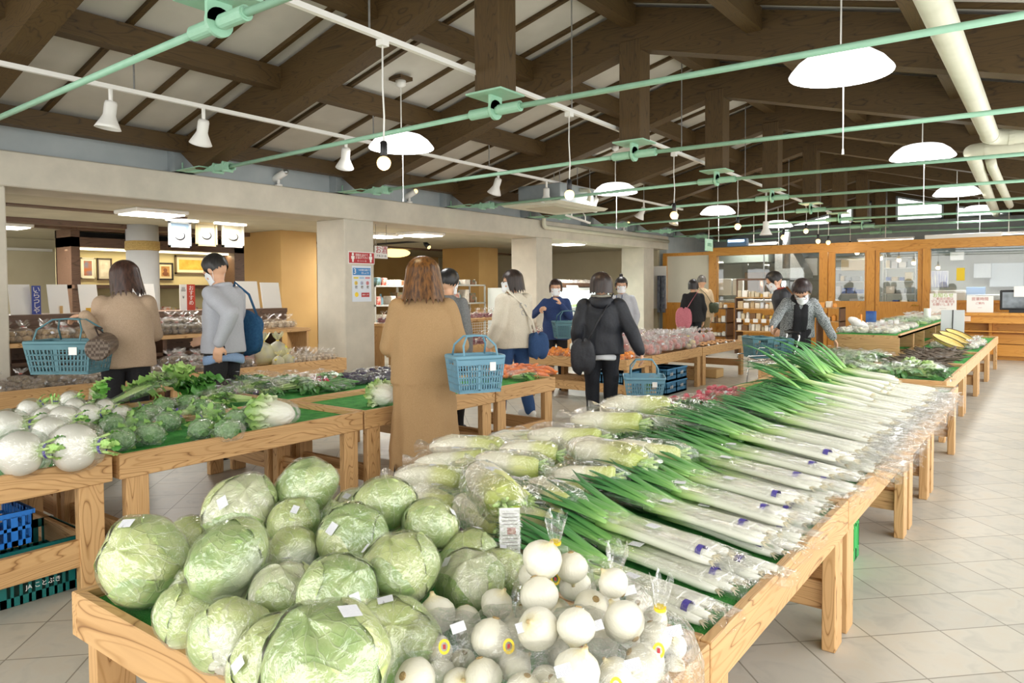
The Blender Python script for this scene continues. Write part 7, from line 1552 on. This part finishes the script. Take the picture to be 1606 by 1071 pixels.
# 5 white sweater
CRM = knit('cream_sweat', 'E2DBCB', 'D6CFBE', 120); JEAN = knit('blue_denim', '35598C', '2A4B7C', 160, rough=.8); b5 = Vector((at(806, 500, d=7.95).x, at(806, 500, d=7.95).y, 0)); H5 = wp(768, 541, 7.8)
p5, i5 = person('woman in a cream sweatshirt and blue jeans with glasses and mask', b5, math.radians(84), 1.63, build=1.12, hair=straight(1.25, '1F1715', '33251F', 1.32, .42, .7, rag=.3, rx=.098), top=CRM, pants=JEAN, shoes=WHITE, arms=(tuple(H5)+(1,), (.16, .28, .98)), hy=.75, hp=.1, hem=.78, topR=(.225, .16), sleeve=.07, seed=5, glasses=True, feet=((-.1, .12), (.1, -.14)), wr=.006)
W5 = i5['world']; m = MB()
for k, (x, z) in enumerate(((-.06, 1.25), (0, 1.23), (-.03, 1.17), (.03, 1.16))): m.tube([(x+.022*math.cos(a), -.165, z+.026*math.sin(a)) for a in np.linspace(0, 5.2, 12)], .0025, 5)
_extra(p5, 'back_print', m, simple('print_grey', '8A95A8', rough=.8), False)
bagobj('shoulder_bag', 'denim blue shoulder bag hanging behind the cream sweatshirt', W5((.16, -.22, .80)), (.12, .05, .12), JEAN, 1.2, [[W5((.14, -.22, .88)), W5((.08, -.2, 1.08)), W5((-.05, -.16, 1.28)), W5((-.1, .0, 1.42)), W5((-.08, .12, 1.3))]], CRM, sr=.014)
# 6 staff in blue
NAVY = knit('navy_smock', '2C3F6C', '33487A', 90); b6 = Vector((at(872, 500, d=10.2).x, at(872, 500, d=10.2).y, 0)); RH = wp(846, 487, 10.0); LH = wp(872, 474, 9.95)
p6, i6 = person('woman facing the camera in a navy blue smock with white mask', b6, math.radians(212), 1.56, hair=straight(.9, '2A1D1A', '3B2A25', 1.28, .35, 0, .3), top=NAVY, pants=BLK, shoes=BLACK, arms=(tuple(LH+Vector((.05, .05, -.03)))+(1,), tuple(RH)+(1,)), hem=.74, topR=(.19, .13), seed=6, vox=.010, hp=.15)
# 7 navy jacket, from behind
JKT = knit('dark_navy_jacket', '14171F', '1A1E28', 50, rough=.6); GHOOD = knit('grey_hood', '9A9688', '8B8779', 120); DJ = knit('dark_jeans', '15181F', '1B1F27', 90); b7 = Vector((at(943, 500, d=7.05).x, at(943, 500, d=7.05).y, 0)); H7 = wp(1016, 583, 6.95)
p7, i7 = person('woman seen from behind in a dark navy hooded jacket with short dark hair', b7, math.radians(27), 1.575, build=1.08, hair=straight(1.0, '1D1513', '35251F', 1.3, .5, .25, rag=.1, rx=.104, ry=.112), top=JKT, pants=DJ, shoes=BLACK, arms=(None, tuple(H7+Vector((0, 0, .03)))+(1,)), curl=(.5, 1.1), hem=.81, topR=(.215, .15), sleeve=.07, seed=7, vox=.009, collar=GHOOD, hp=.05, wr=.006)
m = MB(); m.tube([(.10*math.cos(a), -.055+.07*math.sin(a), 1.37+.02*math.sin(a)) for a in np.linspace(PI, 2*PI, 13)], [.02]+[.035]*11+[.02], 10); m.ell((0, -.12, 1.33), (.105, .05, .06)); _extra(p7, 'hood', remesh(m, .009, 4, .002), JKT, True)
m = MB(); m.tube([(.095*math.cos(a), .07*math.sin(a)-.01, 1.40+.005*math.sin(5*a)) for a in np.linspace(0, 2*PI, 21)], .016, 8, cap=False); _extra(p7, 'hood_lining', m, GHOOD, True)
m = MB(); m.tube([(.16*math.cos(a), .125*math.sin(a)-.005, .80-.012*abs(math.cos(a))) for a in np.linspace(PI+.3, 2*PI-.3, 15)], .026, 8, flat=(1.6, .5), up=(0, 0, 1)); _extra(p7, 'shirt_hem', m, simple('white_shirt', 'D5D9DD', rough=.8), True)
W7 = i7['world']; bagobj('shoulder_bag', 'black shoulder bag with side pocket hanging from the navy jacket', W7((-.17, -.22, .80)), (.115, .055, .14), BLK2, .5, [[W7((-.14, -.22, .92)), W7((-.05, -.19, 1.1)), W7((.06, -.15, 1.3)), W7((.12, .0, 1.42))]], BLK2, sr=.016)
# 8 ponytail woman
LG = knit('light_grey_shirt', 'C2C5CC', 'B4B8C0', 100); b8 = Vector((at(976, 500, d=11).x, at(976, 500, d=11).y, 0))
def bun(H, HR): m = MB(); m.ell(H(0, -.05, .135), (.03, .03, .032), None, 12, 10); n_ = MB(); n_.caps(H(.0, -.09, .05), H(.05, -.1, -.07), .035, .02); return [('hair_bun', m, hairmat('1A1615', '2A2422')), ('ponytail', n_, hairmat('1A1615', '2A2422'))]
p8, i8 = person('woman with a top bun and white mask in a light grey shirt', b8, math.radians(186), 1.6, hair=straight(.5, '1A1615', '2A2422', 1.3, .35, 0, 1.0, extra_=bun), top=LG, pants=BLK, shoes=BLACK, hy=.5, hp=.2, seed=8, hem=.78, vox=.012)
m = MB(); m.tube([(-.05, .125, 1.36), (-.03, .14, 1.2), (0, .145, 1.08), (.03, .14, 1.2), (.05, .125, 1.36)], .006, 6); _extra(p8, 'lanyard', m, NAVY, True)
# 9, 10 couple
b9 = Vector((at(1087, 500, d=14.2).x, at(1087, 500, d=14.2).y, 0)); BGJ = knit('beige_jacket', 'BFA98A', 'AD9778', 60)
p9, i9 = person('woman in a black hooded top with a pink shoulder bag, seen from behind', b9, math.radians(28), 1.6, hair=straight(.9, '191516', '241F20', 1.3, .5, .2), top=BLK, pants=DJ, shoes=BLACK, hem=.78, seed=9, vox=.013, topR=(.2, .14))
W9 = i9['world']; bagobj('pink_bag', 'pink slouchy shoulder bag of the woman in black', W9((-.2, -.18, .86)), (.15, .06, .17), knit('pink_bag_cloth', 'C77A86', 'B86A78', 60), .4, [[W9((-.17, -.2, 1.0)), W9((-.05, -.17, 1.2)), W9((.1, -.05, 1.42))]], sr=.01)
b10 = Vector((at(1100, 500, d=15.2).x, at(1100, 500, d=15.2).y, 0))
p10, i10 = person('grey-haired man in a beige jacket standing behind the woman in black', b10, math.radians(20), 1.70, hair=straight(.5, '4A4540', '6A645C', 1.0, .45, 0, 1.1, rx=.082, ry=.098), top=BGJ, pants=knit('khaki', '8A7A5A', '7C6C4E', 60), shoes=BLACK, hem=.78, seed=10, vox=.013, topR=(.21, .15), hy=.3, hp=.2)
W10 = i10['world']; bagobj('green_bag', 'dark green crossbody bag of the man in beige', W10((.24, -.1, .98)), (.1, .05, .09), knit('olive_bag', '3C4434', '48503E', 60), 0, [[W10((.22, -.1, 1.05)), W10((.1, -.17, 1.25)), W10((-.08, -.08, 1.42))]])
# 11 dark man with strap
b11 = Vector((at(1234, 500, d=10.9).x, at(1234, 500, d=10.9).y, 0))
p11, i11 = person('man in a black jacket with a brown strap bending over the goods rack', b11, math.radians(112), 1.69, hair=straight(.5, '1B1817', '2C2725', 1.0, .45, 0, 1.1, rx=.084, ry=.1), top=BLK2, pants=BLK, shoes=BLACK, lean=.22, hp=.45, hs=1.22, seed=11, vox=.012, topR=(.21, .15), collar=simple('red_collar', 'A23A2A', rough=.8), hy=0)
m = MB(); m.tube([i11['up'](-.16, -.1, 1.0), i11['up'](-.06, -.155, 1.2), i11['up'](.06, -.10, 1.38)], .016, 8, flat=(.3, 1.3)); _extra(p11, 'bag_strap', m, simple('tan_leather', '8A5C34', rough=.6), True)
# 12 grey cardigan with scarf, cart in front
CARD_G = knit('mottled_grey_knit', '4A5054', 'B0B5B6', 90, bmp=.5); b12 = Vector((at(1250, 500, d=9.25).x, at(1250, 500, d=9.25).y, 0)); RH12 = wp(1212, 511, 8.8); LH12 = wp(1316, 545, 8.95)
p12, i12 = person('woman in a mottled grey cardigan and black scarf leaning over the greens', b12, math.radians(205), 1.60, hair=straight(.5, '241A1A', '3A2A2A', 1.22, .35, 0, .9, rag=.3, rx=.095, ry=.112), top=CARD_G, pants=BLK, shoes=BLACK, lean=.5, hp=.45, hy=-.3, hs=1.32, arms=(tuple(LH12)+(1,), tuple(RH12)+(1,)), hem=.80, topR=(.205, .145), sleeve=.062, seed=12, vox=.011, glasses=True)
m = MB(); u_ = i12['up']; m.tube([u_(-.055, .10, 1.34), u_(-.035, .165, 1.2), u_(-.03, .18, 1.0), u_(-.03, .14, .9), (-.03, .15, .66)], [.03, .045, .05, .05, .045], 10, flat=(.5, 1.3), up=(0, 1, 0)); m.tube([u_(.055, .10, 1.34), u_(.04, .165, 1.2), u_(.04, .18, 1.02), (.05, .16, .7)], [.03, .042, .045, .04], 10, flat=(.5, 1.3), up=(0, 1, 0)); m.tube([u_(.085*math.cos(a), .08*math.sin(a), 1.375) for a in np.linspace(0, 2*PI, 17)], .036, 8, cap=False); _extra(p12, 'scarf', remesh(m, .012, 3, .003), BLK, True)
m = MB(); m.caps((-.07, .06, .9), (-.06, .03, .5), .10, .09); m.caps((.07, .06, .9), (.06, .03, .5), .10, .09); _extra(p12, 'long_shirt', remesh(m, .014, 3, .003), BLK, True)
# ---- shopping baskets
BTEAL = simple('basket_teal', '4F7A84', '56828C', .45, 8); BSKY = simple('basket_blue', '6C9AB0', '74A2B6', .45, 8)
def basket(lab, c, rz, mat, hupper=None, fold=False, L=.44, Wd=.29, Hh=.215, cont=None, tilt=0, lift=.16, name='shopping_basket'):
    """c = middle of the floor of the basket; hupper = where the handles meet (world)"""
    t = thing(name, lab, 'basket', (0, 0, 0), 'plastic shopping baskets'); m = MB(); n_ = 17; k_ = 11
    def P(side, u, v):       # corners round, walls lean outwards
        a, b = L/2*(.84+.16*v), Wd/2*(.84+.16*v); z = v*Hh
        return {0: ((2*u-1)*a, -b, z), 1: (a, (2*u-1)*b, z), 2: ((1-2*u)*a, b, z), 3: (-a, (1-2*u)*b, z)}[side]
    def strip(side, u0, u1, v0, v1, th=.004):
        q = [np.array(P(side, u, v)) for u, v in ((u0, v0), (u1, v0), (u1, v1), (u0, v1))]; nrm = np.cross(q[1]-q[0], q[3]-q[0]); nrm /= np.linalg.norm(nrm)
        V = [x-nrm*th/2 for x in q]+[x+nrm*th/2 for x in q]; m.add(V, [(0, 3, 2, 1), (4, 5, 6, 7), (0, 1, 5, 4), (1, 2, 6, 5), (2, 3, 7, 6), (3, 0, 4, 7)])
    for sd in range(4):
        N = n_ if sd % 2 == 0 else k_
        for (v0, v1) in ((0, .1), (.24, .28), (.42, .46), (.60, .64), (.78, 1.0)):
            if sd % 2 and v0 == .78: strip(sd, 0, .28, .78, 1); strip(sd, .72, 1, .78, 1); strip(sd, .28, .72, .92, 1); continue
            strip(sd, 0, 1, v0, v1)
        for i in range(N+1):
            u = i/N; wd = .011 if i not in (0, N//2, N) else .03; wd *= (1 if sd % 2 == 0 else 1.3); strip(sd, max(0, u-wd), min(1, u+wd), .05, .8)
    a, b = L/2*.84, Wd/2*.84; m.box((-a, -b, 0), (a, b, .006)); m.build('lattice_body', mat, t)
    r = MB(); a, b = L/2+.004, Wd/2+.004; ring = []
    for cx, cy, a0 in ((a-.03, b-.03, 0), (-a+.03, b-.03, PI/2), (-a+.03, -b+.03, PI), (a-.03, -b+.03, 1.5*PI)):
        for k in range(4): q = a0+k*PI/6; ring.append((cx+.03*math.cos(q), cy+.03*math.sin(q), Hh))
    ring.append(ring[0]); r.tube(ring, .010, 8, cap=False, flat=(1.3, .7), up=(0, 0, 1)); r.build('rim', mat, t, True)
    for sy in (-1, 1):
        h = MB(); top = lift if not fold else .01
        if fold: pts = [(-L*.32, sy*b, Hh+.012), (-L*.3, sy*(b-.05), Hh+.014), (L*.3, sy*(b-.05), Hh+.014), (L*.32, sy*b, Hh+.012)]
        else: pts = [(-L*.34, sy*b, Hh), (-L*.33, sy*b*.75, Hh+top*.55), (-L*.2, sy*b*.25, Hh+top*.97), (0, sy*.02, Hh+top), (L*.2, sy*b*.25, Hh+top*.97), (L*.33, sy*b*.75, Hh+top*.55), (L*.34, sy*b, Hh)]
        h.tube(pts, .0065, 8); h.build('handle', mat, t, True)
    MB().box((L*.18, -Wd/2*.99-.006, Hh*.62), (L*.3, -Wd/2*.97-.004, Hh*.86)).build('label_plate', WHITE2, t)
    t.location = c; t.rotation_euler = (tilt, 0, rz); return t
c1 = at(90, 566, d=5.42); hb = i1['world'](i1['wr'][0])
basket('teal shopping basket held by the woman in the beige sweater', (hb.x-.07*0+c1.x*0-.02, hb.y-.1, hb.z-.43), math.radians(37), BTEAL, L=.50, Wd=.33, Hh=.235, lift=.17)
# checked hand bag
ck, nt, bb = newmat('checked_leather'); chk = nd(nt, 'TexChecker', i_Scale=46.); nt.links.new(coords(nt, 'Object'), chk.inputs[0]); chk.inputs[1].default_value = lin('4A3A30'); chk.inputs[2].default_value = lin('75665A'); nt.links.new(chk.outputs[0], bb.inputs['Base Color']); bb.inputs['Roughness'].default_value = .4
cb = at(160, 543, d=5.35); t = thing('hand_bag', 'brown checked barrel handbag hanging from the beige sweater arm', 'bag', cb); ax = Vector((.72, -.55, -.1)).normalized(); MB().lathe([(0, -.13), (.075, -.13), (.085, -.12), (.085, .12), (.075, .13), (0, .13)], 28, c=cb, R=np.array(ax.to_track_quat('Z', 'Y').to_matrix())).build('bag_body', ck, t, False)
el = i1['world'](i1['el'][0]).lerp(hb, .35)
for sg in (-1, 1): q = cb+ax*.07*sg; MB().tube([q+Vector((0, 0, .08)), q.lerp(el, .6)+Vector((0, 0, .06)), el+Vector((0, 0, .03)), cb-ax*.07*sg*.2+Vector((0, 0, .13))], .006, 6).build('handle', simple('dark_leather', '3A2A24', rough=.5) if 'dark_leather' not in MATS else MATS['dark_leather'], t, True)
c3 = at(745, 613, d=4.55); basket('pale blue shopping basket hanging on the right of the camel coat', c3, math.radians(60), BSKY, L=.32, Wd=.225, Hh=.22, lift=.13)
c6 = at(892, 530, d=9.8); basket('teal shopping basket carried by the woman in the navy smock', c6, math.radians(45), BTEAL, L=.42, Wd=.28, Hh=.22, lift=.15)
h7 = i7['world'](i7['wr'][1]); basket('blue shopping basket in the hand of the woman in the navy jacket', (h7.x+.05, h7.y-.02, h7.z-.43), math.radians(30), BSKY, L=.38, Wd=.27, Hh=.20, lift=.17, tilt=.05)
P_GRN[1].put((h7.x+.12, h7.y, h7.z-.36), (0, -1.1, math.radians(50)), .85, 'film bag of greens sticking out of the blue basket')
# ---- cart with two baskets
cc_ = at(1203, 560, d=8.75); t = thing('shopping_cart', 'chrome shopping cart carrying two teal baskets', 'cart', (cc_.x, cc_.y, 0)); cx, cy = cc_.x, cc_.y; m = MB(); R_ = np.array(Matrix.Rotation(math.radians(40), 3, 'Z')); L_ = lambda x, y, z: tuple(R_@np.array((x, y, 0))+np.array((cx, cy, z)))
for sy in (-.17, .17):
    m.tube([L_(-.2, sy, .06), L_(-.16, sy, .5), L_(.24, sy, .53), L_(.32, sy, .82), L_(.31, sy, .87)], .011, 8); m.tube([L_(-.3, sy, .55), L_(-.3, sy, .60), L_(.26, sy, .62)], .008, 8); m.tube([L_(-.26, sy, .07), L_(.3, sy, .07), L_(.22, sy, .52)], .010, 8); m.tube([L_(-.2, sy, .62), L_(-.17, sy, .70), L_(-.05, sy, .70), L_(-.02, sy, .62)], .007, 8)
for x in (-.28, -.14, 0, .14, .26): m.tube([L_(x, -.17, .545), L_(x, .17, .545)], .006, 6)
m.build('chrome_frame', CHROME, t, True); MB().tube([L_(.31, -.2, .87), L_(.31, .2, .87)], .016, 10).build('push_handle', BLACK, t, True)
for x in (-.26, .3):
    for sy in (-.17, .17): MB().tube([L_(x, sy-.012, .045), L_(x, sy+.012, .045)], .042, 14).build('wheel', BLACK, t, True)
b_ = basket('teal basket on the shopping cart, far one', L_(-.12, 0, .57), math.radians(130), BTEAL, fold=True, L=.36, Wd=.25, Hh=.24); b_ = basket('teal basket on the shopping cart, near the woman', L_(.13, 0, .57), math.radians(130), BTEAL, fold=True, L=.36, Wd=.25, Hh=.22)
